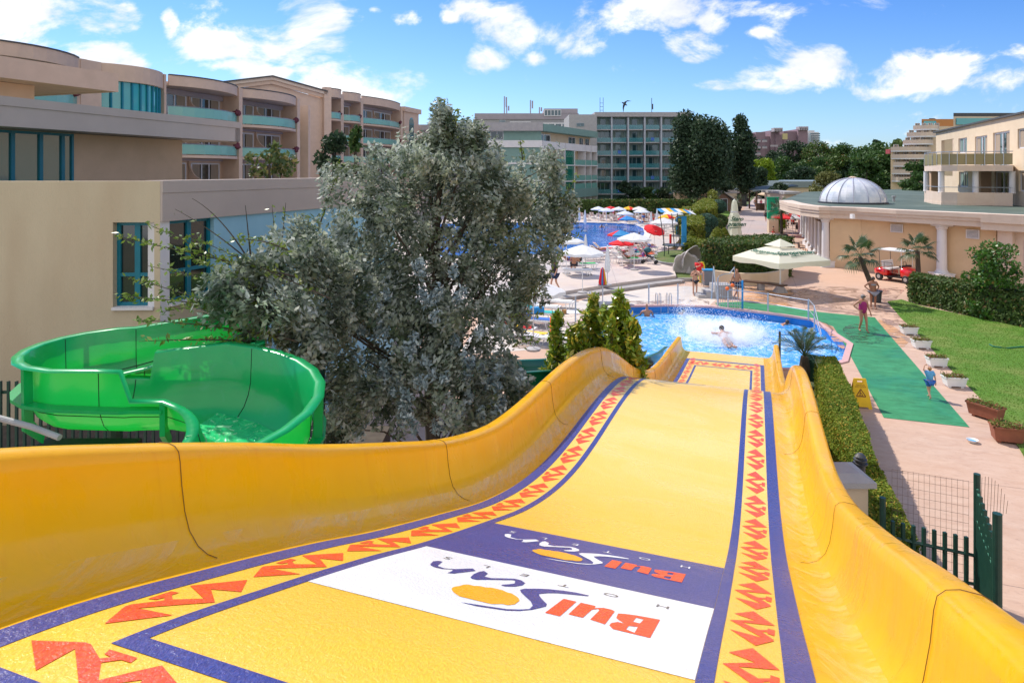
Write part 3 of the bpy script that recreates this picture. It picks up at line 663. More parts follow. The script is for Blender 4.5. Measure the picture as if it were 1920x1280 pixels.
while s < 24.2: cell(True, s, step*.9, IR, TR-.115); cell(True, s, step*.9, IL, TL+.115); s += step
def cellx(s_a, s_b, t):
    for p in ZP:
        pts = [(s_a+(s_b-s_a)*(.06+.88*(x-338)/127), t+(192-y)/159*step*.93) for x, y in p]; drape(zg, [pts], .0022, lambda q: q)
t = TL+.15
while t < TR-.5: cellx(S0+.11, S0+.35, t); cellx(24.28, 23.44, t); t += step
obj('zigzag_ornament', zg, m_rd, slide)
# steel supports
for s, t in ((4.5,TR-.1),(4.5,TL+.1),(9.5,TR-.1),(9.5,TL+.1),(14.5,TR-.1),(14.5,TL+.1)):
    p = SP(s, t, -.12); obj('support_post', MB().tube([(p.x,p.y,0),p], .09, 10), M['darkmetal'], slide)
# ---------------------------------------------------------------- green slide
gm_, t_, b_ = pr('green_fibreglass'); pos = t_.n('ShaderNodeTexCoord').outputs['Object']
col = t_.mix(t_.ramp(t_.noise(pos, 1.3, 5, .6), .3, .7), (.002,.36,.11), (.004,.44,.13)); col = t_.mix(t_.m('MULTIPLY', t_.ramp(t_.noise(pos, 5, 8, .7, 1), .55, .75), .35), col, (.08,.42,.26))
t_.nt.links.new(col, b_.inputs['Base Color']); b_.inputs['Roughness'].default_value = .32; b_.inputs['Coat Weight'].default_value = .5; b_.inputs['Coat Roughness'].default_value = .1
tr = t_.n('ShaderNodeBsdfTranslucent', {'Color': (.02,.75,.05,1)}); mx = t_.n('ShaderNodeMixShader', {0: .26, 1: b_.outputs[0], 2: tr.outputs[0]}); t_.nt.links.new(mx.outputs[0], t_.nt.nodes['Material Output'].inputs[0])
# stations: x, y, floor z, half width, height of the outer wall on the left / right of travel
ST = [(-3.88+.0-.02*i,10.36-.004*i,4.1,.5,.38,.67) for i in range(5)]+[(-4.05,10.28,4.08,.5,.38,.68),(-4.5,10.0,4.02,.48,.4,.7),(-5.0,9.70,3.92,.46,.45,.76),(-5.3,9.5,3.86,.45,.45,.80)]
for a in range(105, 275, 17): ST.append((-5.36+.50*math.cos(math.radians(a)), 8.9+.46*math.sin(math.radians(a)), 3.84-(a-105)*.0004, .45, .45, .84))
ST += [(-5.0,8.46,3.76,.46,.45,.86),(-4.78,8.50,3.74,.48,.45,.86),(-4.70,8.52,3.74,.48,.80,.50),(-4.3,8.62,3.72,.52,.84,.50)]
for a in range(90, -130, -14): ST.append((-4.0+1.02*math.cos(math.radians(a)), 7.66+.98*math.sin(math.radians(a)), 3.70-(90-a)*.0028, .64, .88, .50))
gs = thing('spiral_slide', 'green open spiral water slide left of the tree, joined from moulded troughs', 'water slide', (-4.3,9,0))
def troughprof(hw, hl, hr):
    p = []
    for h, sgn in ((hl,-1),):
        p += [(-hw-.14,h+.0),(-hw-.13,h+.02),(-hw-.02,h+.02),(-hw,h)]
    k = [(0,.0),(.25,.005),(.5,.04),(.72,.13),(.88,.27),(.96,.42)]
    L = [(-hw*x, min(z, hl*.8)) for x, z in k[::-1]]; Rr = [(hw*x, min(z, hr*.8)) for x, z in k[1:]]
    p += L+Rr+[(hw,hr),(hw+.02,hr+.02),(hw+.13,hr+.02),(hw+.14,hr)]
    return p
def trough(root_, ST, matl, nm):
    vs = []; n = None
    for i, (x,y,z,hw,hl,hr) in enumerate(ST):
        a = ST[max(i-1,0)]; b = ST[min(i+1,len(ST)-1)]; d = Vector((b[0]-a[0], b[1]-a[1], 0)).normalized(); r = Vector((d.y,-d.x,0))
        p = troughprof(hw, hl, hr); n = len(p)
        for t, h in p: vs.append(Vector((x,y,z))+r*t+Vector((0,0,h)))
    fs = [(i*n+j, (i+1)*n+j, (i+1)*n+j+1, i*n+j+1) for i in range(len(ST)-1) for j in range(n-1)]
    mb = MB(); mb.add(vs, fs); o = obj(nm, mb, matl, root_, smooth=True, world=True)
    return vs, n
vs, n = trough(gs, ST, gm_, 'trough')
for i in (5, 8, 12, 19, 24, 29, 33):
    if i < len(ST): obj('seam', MB().tube([vs[i*n+j]+Vector((0,0,.004)) for j in range(3, n-3)], .006, 4), solid('dark_green_seam', (.002,.05,.02)), gs, world=True)
sb = MB()
for j in (n-6,):
    sb.tube([vs[i*n+j]+Vector((0,0,.005)) for i in range(len(ST))], .007, 4)
obj('seam', sb, solid('dark_green_seam', (.002,.05,.02)), gs, world=True)
# outer stiffening ribs and flange
for i in (11, 17, 22, 29, 33):
    if i >= len(ST): continue
    x,y,z,hw,hl,hr = ST[i]; a, b = ST[i-1], ST[i+1]; d = Vector((b[0]-a[0], b[1]-a[1], 0)).normalized(); r = Vector((d.y,-d.x,0)); c = Vector((x,y,z))
    for sg, h in ((1,hr),(-1,hl)):
        pts = [c+r*sg*(hw+.03)+Vector((0,0,h)), c+r*sg*(hw+.13)+Vector((0,0,h)), c+r*sg*(hw+.12)+Vector((0,0,.1)), c+r*sg*(hw*.8)+Vector((0,0,-.12)), c+r*sg*(hw*.75)+Vector((0,0,.0)), c+r*sg*(hw+.02)+Vector((0,0,.2))]
        rb = MB(); w_ = d*.03; rb.add([p-w_ for p in pts]+[p+w_ for p in pts], [(0,1,2,3,4,5),(11,10,9,8,7,6)]+[(k,(k+1)%6+0,(k+1)%6+6,k+6) for k in range(6)]); obj('rib', rb, gm_, gs, world=True)
fl = MB()
for rng, sg in ((range(8,23),1),(range(21,len(ST)),-1)):
    pts = []
    for i in rng:
        x,y,z,hw,hl,hr = ST[i]; a = ST[max(i-1,0)]; b = ST[min(i+1,len(ST)-1)]; d = Vector((b[0]-a[0], b[1]-a[1], 0)).normalized(); r = Vector((d.y,-d.x,0)); pts.append((Vector((x,y,z+.42)), r*sg, hw))
    vv = []
    for c, r, hw in pts: vv += [c+r*(hw-.0), c+r*(hw+.15), c+r*(hw+.15)+Vector((0,0,-.04)), c+r*(hw-.0)+Vector((0,0,-.04))]
    ff = [(4*i+k, 4*i+(k+1)%4, 4*i+4+(k+1)%4, 4*i+4+k) for i in range(len(pts)-1) for k in range(4)]
    fl.add(vv, ff)
obj('joint_flange', fl, gm_, gs, world=True)
m_gw = watermat('green_slide_water', (.01,.42,.14), (.04,.60,.20), (.45,.85,.5), 3.2, .55)
wv = MB(); pts = ST[23:]; vv = []
for i, (x,y,z,hw,hl,hr) in enumerate(pts):
    a = pts[max(i-1,0)]; b = pts[min(i+1,len(pts)-1)]; d = Vector((b[0]-a[0], b[1]-a[1], 0)).normalized(); r = Vector((d.y,-d.x,0))
    vv += [Vector((x,y,z+.05))-r*hw*.55, Vector((x,y,z+.05))+r*hw*.55]
wv.add(vv, [(2*i,2*i+2,2*i+3,2*i+1) for i in range(len(pts)-1)]); obj('flowing_water', wv, m_gw, gs, world=True)
for x, y, z in ((-5.6,9.4,3.7),(-5.6,8.3,3.6),(-3.0,8.3,3.5),(-3.3,11.4,4.2)):
    obj('support_post', MB().tube([(x,y,0),(x,y,z)], .1, 10), M['darkmetal'], gs, world=True)
obj('support_bracket', MB().box((-5.3,8.3,3.55),(1.2,.35,.12)).box((-5.3,8.3,3.4),(.3,.3,.3)), M['black'], gs, world=True)
# exit chute of the green slide, beyond the plants
ch = thing('slide_chute', 'dark green lower slide chute ending at the pool behind the laurel plants', 'water slide', (2,20,0))
CH = [(-1.5,17.0,1.35,.55,.6,.6),(0,17.9,1.15,.55,.6,.6),(1.2,18.8,.95,.55,.6,.6),(2.4,20.0,.7,.55,.6,.6),(3.6,21.6,.4,.55,.6,.6),(4.5,23.2,.15,.55,.62,.62),(5.0,24.3,.05,.55,.62,.62)]
trough(ch, CH, mat('dark_green_fibreglass', (.0,.11,.055), (.0,.14,.065), 2, .35, coat=.4), 'trough')
for x, y, z in ((0,17.9,1.1),(3.6,21.6,.3)): obj('support_post', MB().tube([(x,y,0),(x,y,z)], .08, 8), M['darkmetal'], ch, world=True)
# ---------------------------------------------------------------- buildings
def bulge(a, b, d, n=9):      # points from a to b bowed outwards (to the right of a->b) by d
    a, b = Vector(a[:2]), Vector(b[:2]); u = (b-a); nn = Vector((u.y,-u.x)).normalized()
    return [a+u*(i/n)+nn*d*math.sin(PI*i/n)**.8 if 0 < i < n else a+u*(i/n) for i in range(n+1)]
def windowset(parent, x, y, z, w, h, frame, pane, fn=None, mull=(.5,), tr=0, dep=.08, curtain=None, cache={}):
    """a framed window facing local -y, its pane a sub-part; meshes are shared between equal windows"""
    key = (round(w,2), round(h,2), frame.name, pane.name, mull, tr, curtain.name if curtain else '')
    if key not in cache:
        f = MB(); t = max(.05, w*.035)
        for xx in [0+t/2, w-t/2]+[w*m for m in mull]: f.box((xx,0,h/2),(t,dep,h))
        xs = [t]+[w*m for m in mull]+[w-t]
        for i in range(len(xs)-1):
            a, b = xs[i]+(t/2 if i else 0), xs[i+1]-(t/2 if i < len(xs)-2 else 0)
            for zz in (t/2, h-t/2)+((h*tr,) if tr else ()): f.box(((a+b)/2,0,zz),(b-a,dep-.006,t))
        p = MB().box((w/2,.02,h/2),(w-t*.8,.02,h-t*.8)); mats = [pane]
        if curtain:
            p.cur = 1; cw = w*.27; p.box((t+cw/2,.034+.0,h/2),(cw,.004,h-t*1.2)).box((w-t-cw/2,.034,h/2),(cw,.004,h-t*1.2)); mats.append(curtain)
            for v in range(8, len(p.v)): p.v[v] = (p.v[v][0], p.v[v][1]-.035, p.v[v][2])
        cache[key] = (f.mesh('window', frame), p.mesh('pane', mats))
    o = obj('window', cache[key][0], None, parent); o.location = (x,y,z)
    obj('pane', cache[key][1], None, o); return o
M['wframe'] = mat('white_window_frame', (.62,.62,.66), None, rough=.4)
# --- cream block right behind the green slide, with the shaded brown storey on top
blk = thing('low_building', 'cream rendered low building with grey parapet and teal framed corner windows behind the green slide', 'building', (-7.39,14,0))
c0, c1 = Vector((-13.6,13.75)), Vector((-7.39,14.0)); c2 = c1+Vector((1.89,5)).normalized()*9.5
Zt = 6.79; wx0, wx1 = [(px-960)/F*13.95 for px in (211,287)]
zs, zt = 7-(581-HY)/F*13.98, 7-(417-HY)/F*13.98
W = MB(); e = (c1-c0).normalized()
def at(x): return c0+e*((x-c0.x)/e.x)
for (a, b, z0, z1) in ((c0, at(wx0), 0, Zt), (at(wx1), c1-e*.001, 0, Zt), (at(wx0), at(wx1), 0, zs), (at(wx0), at(wx1), zt, Zt)): W.wall(a, b, z0, z1, .35)
obj('front_wall', W, M['beige'], blk, world=True)
d2 = (c2-c1).normalized(); n2 = Vector((-d2.y, d2.x)); L1 = onl(c1, c2, 318); L2 = onl(c1, c2, 401)
zb = 5.94; zss, ztt = 4.12, zb
Wc = MB().wall(c1+d2*.004, c1+d2*L1, 0, zb-.003, .35); obj('corner_pier', Wc, M['colw'], blk, world=True)
Wp = MB().wall(c1+d2*.004-n2*.06, c2-n2*.06, zb, zb+.60, .45).wall(c1+d2*.004-n2*.075, c2-n2*.075, zb+.603, Zt+.012, .5); obj('parapet', Wp, M['fascia'], blk, world=True)
Ws = MB().wall(c1+d2*(L1+.002), c1+d2*L2, 0, zss, .35); obj('sill_wall', Ws, M['beige'], blk, world=True)
obj('side_wall', MB().wall(c1+d2*(L2+.002), c2, 0, zb-.003, .25), M['blue'], blk, world=True)
obj('window_sill', MB().wall(c1+d2*L1-n2*.08, c1+d2*L2-n2*.08, zss+.003, zss+.06, .3), M['colw'], blk, world=True)
obj('window_sill', MB().wall(at(wx0)+Vector((0,-.06)), at(wx1)+Vector((0,-.06)), zs+.003, zs+.06, .3), M['colw'], blk, world=True)
obj('roof', MB().prism([c0+Vector((0,.2)), c1+Vector((-.2,.2)), c2+Vector((-.3,-.1)), c2+Vector((-9,3)), c0+Vector((0,11))], Zt-.5, Zt-.3), M['roofgreen'], blk, world=True)
ang2 = math.atan2(d2.y, d2.x)
def tealwin(parent, A, ang, w, z0, z1, mull, tr, rec, org):
    mb = MB(); h = z1-z0; t = .075
    xs = [t/2, w-t/2]+[w*m for m in mull]
    for x in xs: mb.box((x,rec,h/2),(t if x in xs[:2] else t*1.5,.09,h))
    for z in (t/2, h-t/2)+((h*tr,) if tr else ()): mb.box((w/2,rec,z),(w-.003,.078,t))
    fo = obj('window', mb, M['teal'], parent); fo.location = (A.x-org.x, A.y-org.y, z0-org.z); fo.rotation_euler = (0,0,ang)
    obj('pane', MB().box((w/2,rec+.01,h/2),(w-.02,.015,h-.02)), M['dglass'], fo); return fo
tealwin(blk, at(wx0), math.atan2(e.y,e.x), wx1-wx0, zs+.06, zt, (.5,), .37, .2, blk.location)
tealwin(blk, c1+d2*L1, ang2, L2-L1, zss+.06, ztt, (.5,), .37, .15, blk.location)
rb_ = MB().wall(Vector(at(wx0))+Vector((0,1.6)), Vector(at(wx1))+Vector((.0,1.6)), 2, 6, .1); obj('inner_partition', rb_, M['charcoal'], blk, world=True)
# --- brown upper storey
up = thing('upper_storey_building', 'brown shaded upper storey with long grey fascia bands and teal windows at far left', 'building', (-12.9,16.8,6.3))
ua, ub = Vector((-13.6,14.0)), Vector((-10.6,26)); ud = (ub-ua).normalized(); un = Vector((-ud.y, ud.x))
obj('fascia', MB().wall(ua, ub, 8.14, 8.66, .4).wall(ua-un*.03, ub-un*.03, 8.663, 8.9, .5), M['fascia'], up, world=True)
obj('terrace_slab', MB().prism([ua+un*.4, ub+un*.4, ub+un*7, ua+un*7], 8.16, 8.4), M['fascia'], up, world=True)
obj('end_fascia', MB().wall(ub+ud*.003, ub+ud*.003+un*7, 8.14, 8.85, .3), M['fascia'], up, world=True)
wa, wb_ = ua+un*1.3-ud*2, ub+un*1.3-ud*1.6
l1 = onl(wa, wb_, 138); l0 = onl(wa, wb_, -60)
obj('wall', MB().wall(wa+ud*l1, wb_, 6.3, 8.14, .3).wall(wb_-ud*.3+un*.3, wb_-ud*.3+un*5, 6.3, 8.14, .28), M['orange'], up, world=True)
tw = tealwin(up, wa+ud*l0, math.atan2(ud.y,ud.x), l1-l0, 6.35, 8.13, tuple((onl(wa,wb_,q)-l0)/(l1-l0) for q in (-12,24,77,118)), 0, .03, up.location)
kids(tw)[0].data.materials[0] = M['tglass']
obj('wall_top', MB().wall(wa+ud*l0-un*.0+un*.2, wa+ud*l1+un*.2, 6.3, 8.14, .1), M['charcoal'], up, world=True)
# second, higher band
va, vb = Vector((-18.0,17.5)), None
va = P(-140,85,26).to_2d(); vb = P(222,150,34).to_2d(); vd = (vb-va).normalized(); vn = Vector((-vd.y, vd.x))
z2b, z2t = 7+(321-173)/F*34, 7+(321-139)/F*34
obj('upper_fascia', MB().wall(va, vb, z2b, z2t, .4).wall(vb+vn*.4, vb+vn*6, z2b, z2t, .3), M['pink'], up, world=True)
obj('upper_wall', MB().wall(va+vn*1.5, vb+vn*1.5-vd*3.2, 8.4, z2b, .3).wall(vb+vn*1.8-vd*3.5, vb+vn*6-vd*3.5, 8.4, z2b, .28), M['orange'], up, world=True)
obj('upper_slab', MB().prism([va+vn*.4, vb+vn*.4, vb+vn*6, va+vn*6], z2b+.02, z2b+.3), M['pink'], up, world=True)
# --- hotel wing with curved balconies
def hotel_facade(th, A, B, bays, floors, zroof, wallm, style, zbase=0, rec=1.5, out=1.0, par=1.1, pierw=.5, zf0=None):
    """bays: pixel columns bounding each bay; th is a thing placed at A turned along AB"""
    L = (B-A).length
    xs = [(onl(A,B,a), onl(A,B,b)) for a, b in bays]
    zl = list(floors)+[zroof-par]
    back = MB().bx(xs[0][0]-.3, xs[-1][1]+.3, rec+.15, rec+.5, zbase, zroof-.2); obj('back_wall', back, wallm, th)
    edges = sorted({round(v,3) for p in xs for v in p}); piers = []
    for i, (x0, x1) in enumerate(xs):
        if i == 0: piers.append(x0)
        piers.append(x1)
    for x in piers: obj('pier', MB().bx(x-pierw/2, x+pierw/2, -.25, rec+.149, zbase, zroof-(.0 if style == 'curved' else .35)), wallm, th)
    for i, (x0, x1) in enumerate(xs):
        a, b = x0+pierw/2+.003, x1-pierw/2-.003; w = b-a
        pts = bulge((a,-.1), (b,-.1), out) if out else [Vector((a,-.1)), Vector((b,-.1))]
        rp = MB().ribbon(pts, zroof-par, zroof, .25); rp.cur = 1; rp.ribbon([p+Vector((0,-.05)) for p in pts], zroof+.003, zroof+.1, .35)
        obj('roof_fascia', rp, [wallm, M['tile']], th)
        obj('roof_soffit', MB().prism([p+Vector((0,.25)) for p in pts]+[Vector((b,rec+.14)),Vector((a,rec+.14))], zroof-par+.02, zroof-par+.2), M['fascia'], th)
        for z in floors:
            zh = min([q for q in zl if q > z+.5]+[zroof-par])
            sl_ = obj('balcony', MB().prism(pts+[Vector((b,rec+.14)),Vector((a,rec+.14))], z-.22, z), wallm, th)
            ip = [p+Vector((0,.06)) for p in pts]
            obj('glass_railing', MB().ribbon(ip, z+.08, z+.86, .02), M['bglass'], sl_)
            h_ = MB(); h_.tube([(p.x,p.y,z+.9) for p in ip], .03, 4)
            for p in ip[::3]: h_.tube([(p.x,p.y+.03,z),(p.x,p.y+.03,z+.9)], .02, 4)
            obj('handrail', h_, M['metal'], sl_)
            nw = 2 if w > 5.5 else 1; ww = w/nw
            for k in range(nw):
                m_ = .35; windowset(th, a+k*ww+m_*.6, rec+.08, z+.02, ww-m_*1.6, min(zh-z-.35, 2.4), M['wframe'], M['dglass'], mull=(.36,.62) if ww > 3 else (.4,), curtain=M['curtain'])
            obj('ceiling_beam', MB().bx(a+.05, b-.05, rec-.1, rec+.13, zh-.42, zh-.24 if zh != zroof-par else zh), M['lav'], th)
            if nw == 2:
                q = []; cx = a+ww
                for j in range(9):
                    t = j/8; q.append((-(-.1-out*.9*(1-math.cos(t*PI/2)))*0+(rec-(rec+out*.75)*(t**2.2)), zh-.3-(zh-z-1.1)*math.sin(t*PI/2)**1.0))
                vs = [(cx-.06,y,zz) for y,zz in q]+[(cx-.06,rec,z+.0),]
                poly = [(rec+.1,zh-.25)]+q+[(-out*.7,z),(rec+.1,z)]
                n = len(poly); mb = MB(); mb.add([(cx-.08,y,zz) for y,zz in poly]+[(cx+.08,y,zz) for y,zz in poly], [tuple(t) for t in tessellate_polygon([[Vector(p+(0,)) for p in poly]])]+[tuple(i+n for i in t) for t in tessellate_polygon([[Vector(p+(0,)) for p in poly]])]+[(i,(i+1)%n,(i+1)%n+n,i+n) for i in range(n)])
                obj('balcony_divider', mb, wallm, th)
            if z == floors[-1] or z == floors[-2]:
                bx_ = b-.7; fb = MB(); fb.ell((bx_,-.1-out*.35,z+.95),(.45,.25,.28),8,5,.3); obj('flower_box', fb, solid('dark_red_flowers', (.12,.02,.03)), sl_)
wA, wB = Vector((-30.7,40)), Vector((-21.9,73))
tA = thing('hotel_wing', 'pinkish hotel wing with wavy roofline and curved green glass balconies behind the brown storey', 'hotel building', (wA.x,wA.y,0), math.atan2(wB.y-wA.y, wB.x-wA.x))
hotel_facade(tA, wA, wB, [(-90,152),(310,447),(447,556)], [5.3,8.3,11.3], 14.6, M['pink'], 'curved', rec=1.5, out=1.3, zbase=3, par=.8)
x0, x1 = onl(wA,wB,186), onl(wA,wB,304)
pts = bulge((x0,-.1),(x1,-.1),1.2); obj('roof_fascia', MB().ribbon(pts, 13.4, 14.6, .3), M['pink'], tA)
cg = obj('curtain_glazing', MB().ribbon([p+Vector((0,.3)) for p in pts], 8, 13.4, .05), M['cyan'], tA)
mm = MB()
for i, p in enumerate(pts): mm.box((p.x,p.y+.28,10.7),(.14,.14,5.4))
mm.ribbon([p+Vector((0,.22)) for p in pts], 10.9, 11.0, .1); obj('mullion', mm, M['teal'], cg)
obj('wall', MB().bx(onl(wA,wB,140), x0-.01, -.2, 2, 3, 14.6), M['pink'], tA); obj('wall', MB().bx(x1, onl(wA,wB,308), -.2, 2, 3, 14.6), M['pink'], tA)
Lw = (wB-wA).length
obj('roof', MB().bx(-6, Lw-1, 1.7, 14, 13.2, 13.5), M['roofgreen'], tA); obj('end_wall', MB().bx(Lw-.9, Lw-.5, -.1, 14, 3, 14.1), M['pink'], tA)
# --- pediment block
gA, gB = Vector((-33.6,75)), Vector((-23.3,82)); tG = thing('pediment_block', 'pinkish hotel block with a low pediment gable and green lunette window', 'hotel building', (gA.x,gA.y,0), math.atan2(gB.y-gA.y, gB.x-gA.x))
Lg = (gB-gA).length; pk = onl(gA,gB,508)
def gable(mb, x0, x1, y0, y1, zb_, ze, xp, zp):
    v = [(x0,y0,zb_),(x1,y0,zb_),(x1,y0,ze),(xp,y0,zp),(x0,y0,ze)]; v += [(a,y1,c) for a,_,c in v]
    mb.add(v, [(0,1,2,3,4),(9,8,7,6,5)]+[(i,(i+1)%5+0,(i+1)%5+5,i+5) for i in range(5)])
mb = MB(); gable(mb, 0, Lg, 0, 14, 3, 15.9, pk, 17.3); obj('wall', mb, M['orange'] if False else M['pink'], tG)
for k, (zz, th_, pr2) in enumerate(((15.9,.45,.35),(16.35,.35,.6),(16.7,.15,.8))):
    m_ = MB()
    for (xa, za, xb, zb2) in ((-.4, zz, pk, zz+1.35), (pk, zz+1.35, Lg+.4, zz)):
        m_.add([(xa,-pr2,za),(xb,-pr2,zb2),(xb,-pr2,zb2+th_),(xa,-pr2,za+th_),(xa,-.005,za),(xb,-.005,zb2),(xb,-.005,zb2+th_),(xa,-.005,za+th_)], [(0,1,2,3),(3,2,6,7),(7,6,5,4),(4,5,1,0),(0,3,7,4),(1,5,6,2)])
    obj('cornice', m_, M['trim'] if k == 1 else M['pink'] if k == 0 else M['tile'], tG)
lx = onl(gA,gB,520); ln = MB(); ln.add([(lx+1.3*math.cos(PI*i/12),-.03,14.3+1.1*math.sin(PI*i/12)) for i in range(13)], [tuple(range(13))]); obj('lunette_window', ln, M['tglass'], tG)
obj('side_wall', MB().bx(Lg-.2, Lg+.8, .3, 8, 3, 16.9), M['orange'], tG)
obj('end_pier', MB().bx(Lg+.01, Lg+.9, -.6, .29, 3, 17.3), M['pink'], tG)
# --- far curved-balcony wing
cA, cB = Vector((-25.0,88.5)), Vector((-16.7,116)); tC = thing('hotel_wing', 'taller pinkish hotel wing with an arched teal stair window, just left of the tree top', 'hotel building', (cA.x,cA.y,0), math.atan2(cB.y-cA.y, cB.x-cA.x))
hotel_facade(tC, cA, cB, [(604,639),(639,676),(676,751)], [5.2,8.2,11.1,14.0], 18, M['pink'], 'flat', rec=1.4, out=1.0, pierw=.7, zbase=3)
x0, x1 = onl(cA,cB,752), onl(cA,cB,781)
obj('stair_tower', MB().bx(x0+.36, x1, -.4, 10, 0, 16.9).bx(x0, x1+.5, -.7, 10, 16.903, 17.7), M['pink'], tC)
xc = (x0+x1)/2+.1; av = [(-.9,0),(.9,0)]+[(.9*math.cos(PI*i/10), 11.2+.9*math.sin(PI*i/10)) for i in range(11)]
obj('arched_window', MB().add([(xc+a,-.43,4+b) for a,b in av], [tuple(range(len(av)))]), M['tglass'], tC)
mm = MB(); [mm.box((xc,-.46,4.5+i*.95),(1.8,.05,.09)) for i in range(12)]; [mm.box((xc,-.47,z),(2.0,.06,.4)) for z in (7.6,11.2)]; obj('window_bar', mm, M['teal'], tC)
bk = MB(); pts = [(x1+.01,0),(x1+.9,0)]; q = [(0,12),(0,16.8)]+[(2.6*(1-math.cos(t*PI/12)), 16.8-2.9*math.sin(t*PI/12)) for t in range(1,7)]+[(2.6,12)]
bk.add([(x1+a,-.2,z) for a,z in q]+[(x1+a,.3,z) for a,z in q], [tuple(range(len(q))), tuple(range(len(q),2*len(q)))[::-1]]+[(i,(i+1)%len(q),(i+1)%len(q)+len(q),i+len(q)) for i in range(len(q))]); obj('curved_buttress', bk, M['pink'], tC)
obj('roof', MB().bx(0, x0, 1.6, 12, 16.9, 17.2), M['roofgreen'], tC)
# --- lavender link
obj_l = thing('link_building', 'plain lavender rendered building piece between the pinkish hotel and the sage green hotel', 'building', (-16,118,0))
obj('wall', MB().bx(-16.5,-4,118,130,0,14.2), M['lav'], obj_l, world=True); obj('parapet', MB().bx(-16.8,-3.8,117.6,130.2,14.203,15.2), M['grey'], obj_l, world=True)
# --- sage green hotel
dth = thing('sage_hotel', 'sage green and white hotel with stepped balconies on the far side of the large pool', 'hotel building', (5.06,115,0))
xl = (870-960)/F*115
obj('left_wall', MB().bx(xl, 5.06, 115, 128, 0, 13.9), M['sage'], dth, world=True)
obj('roof_fascia', MB().bx(xl-2, 5.3, 114.2, 128, 13.903, 15.35), M['grey'], dth, world=True)
for z0, z1 in ((11.1,12.3),(8.2,8.5),(5.2,5.5)): obj('wall_band', MB().bx(xl, 5.2, 114.75 if z1-z0 > 1 else 114.85, 114.997, z0, z1), M['colw'], dth, world=True)
for px, z, w, h in ((920,12.4,2.2,1.5),(913,8.7,1.5,2),(913,5.7,1.5,1.9)):
    o = windowset(dth, (px-960)/F*115-5.06, -.08, z, w, h, M['wframe'], M['dglass'], mull=(.5,))
s0, s1 = Vector((5.06,115)), Vector((17.6,139)); sd_ = (s1-s0).normalized(); Ls = (s1-s0).length; sang = math.atan2(sd_.y, sd_.x)
side = thing('sage_hotel_wing', 'side wing of the sage green hotel with recessed balconies and a green glass stair strip', 'hotel building', (s0.x,s0.y,0), sang)
obj('back_wall', MB().bx(.01,Ls,1.4,1.7,0,14), M['cream'], side)
obj('roof_fascia', MB().bx(.25,Ls,-.3,3,13.95,15.2), M['sage'], side)
obj('upper_band', MB().bx(.01,Ls,-.2,1.39,10.9,12.2), M['colw'], side); obj('lower_band', MB().bx(.01,Ls,-.4,1.39,1.9,3.6), M['sage'], side)
for z in (5.2,8.2): obj('balcony', MB().bx(.01,Ls,-.3,1.39,z-.2,z), M['colw'], side)
nb = 6; xe = [onl(s0,s1,p) for p in (1016,1058,1076,1096,1107,1118)]
for i, x in enumerate(xe): obj('pier', MB().bx(x-.12,x+.12,-.2,1.385,.01,12.25), M['colw'], side)
for i in range(len(xe)-1):
    for z in (3.6,5.2,8.2):
        if i == 1: continue
        obj('glass_railing', MB().bx(xe[i]+.15,xe[i+1]-.15,-.25,-.22,z,z+1.0), M['bglass'], side)
        windowset(side, xe[i]+.5, 1.3, z+.02, min(3,(xe[i+1]-xe[i])*.5), 2.1, M['wframe'], M['dglass'], mull=(.5,), curtain=M['curtain'])
    if i != 1: windowset(side, xe[i]+.5, 1.3, 12.25, (xe[i+1]-xe[i])*.6, 1.4, M['wframe'], M['dglass'], mull=(.5,))
obj('stair_glazing', MB().bx(xe[1]+.13,xe[2]-.13,-.1,0,3.7,10.8), glass('green_glass', (.0,.16,.10)), side)
M['fin'] = mat('bluish_fin_paint', (.42,.45,.50), (.36,.39,.44), 2, .7)
# --- grid hotel
def gridhotel(nm, lab, pxl, Y, fins, floors, ztop, ybk=14):
    X = lambda px: (px-960)/F*Y
    t = thing(nm, lab, 'hotel building', (X(fins[0]),Y,0)); o = t.location
    obj('back_wall', MB().bx(X(fins[0]),X(fins[-1]),Y+1.7,Y+ybk,0,ztop-1), M['sage'], t, world=True)
    obj('roof_slab', MB().bx(X(fins[0])-.4,X(fins[-1])+.4,Y-.4,Y+ybk,ztop-1,ztop), M['grey'], t, world=True)
    for px in fins: obj('fin_wall', MB().bx(X(px)-.16,X(px)+.16,Y-.1,Y+1.69,0,ztop-1.003), M['fin'], t, world=True)
    w = X(fins[1])-X(fins[0])-.34
    sl0 = MB().bx(0,w,0,1.68,-.22,0).mesh('balcony', M['grey']); gl0 = MB().bx(.02,w-.02,.02,.05,0,.95).mesh('glass_railing', M['hglass'])
    for i in range(len(fins)-1):
        for j, z in enumerate(floors):
            s = obj('balcony', sl0, None, t); s.location = (X(fins[i])+.17-o.x, 0, z)
            obj('glass_railing', gl0, None, s)
            windowset(t, X(fins[i])+.22-o.x, 1.55, z+.01, w-.1, min(2.35, ztop-z-1.1), M['hfr'], M['hgl'], mull=(.3,.62), curtain=M['gcurtain'] if (i*3+j*5)%4 else None)
            if (i*7+j*4)%6 == 1: obj('drying_towel', MB().box((w*.5,-.03,.65),(.7,.03,.7)), solid('towel_%s' % ['white','blue','green'][(i+j)%3], [(.6,.6,.65),(.05,.15,.5),(.05,.4,.3)][(i+j)%3]), s)
    return t
M['hfr'] = mat('pale_frame', (.26,.36,.40)); M['hgl'] = glass('deep_green_glass', (.02,.06,.075), .05)
gh = gridhotel('grid_hotel', 'tall grey-green hotel with a grid of glass balconies beyond the large pool', 1118, 145, [1118,1147,1178,1209,1240,1271,1291], [2.1,4.95,7.7,10.5,13.3,16.1], 19.8)
obj('end_tower', MB().bx((1066-960)/F*145,(1117.2-960)/F*145,143.5,158,0,19.2), M['grey'], gh, world=True)
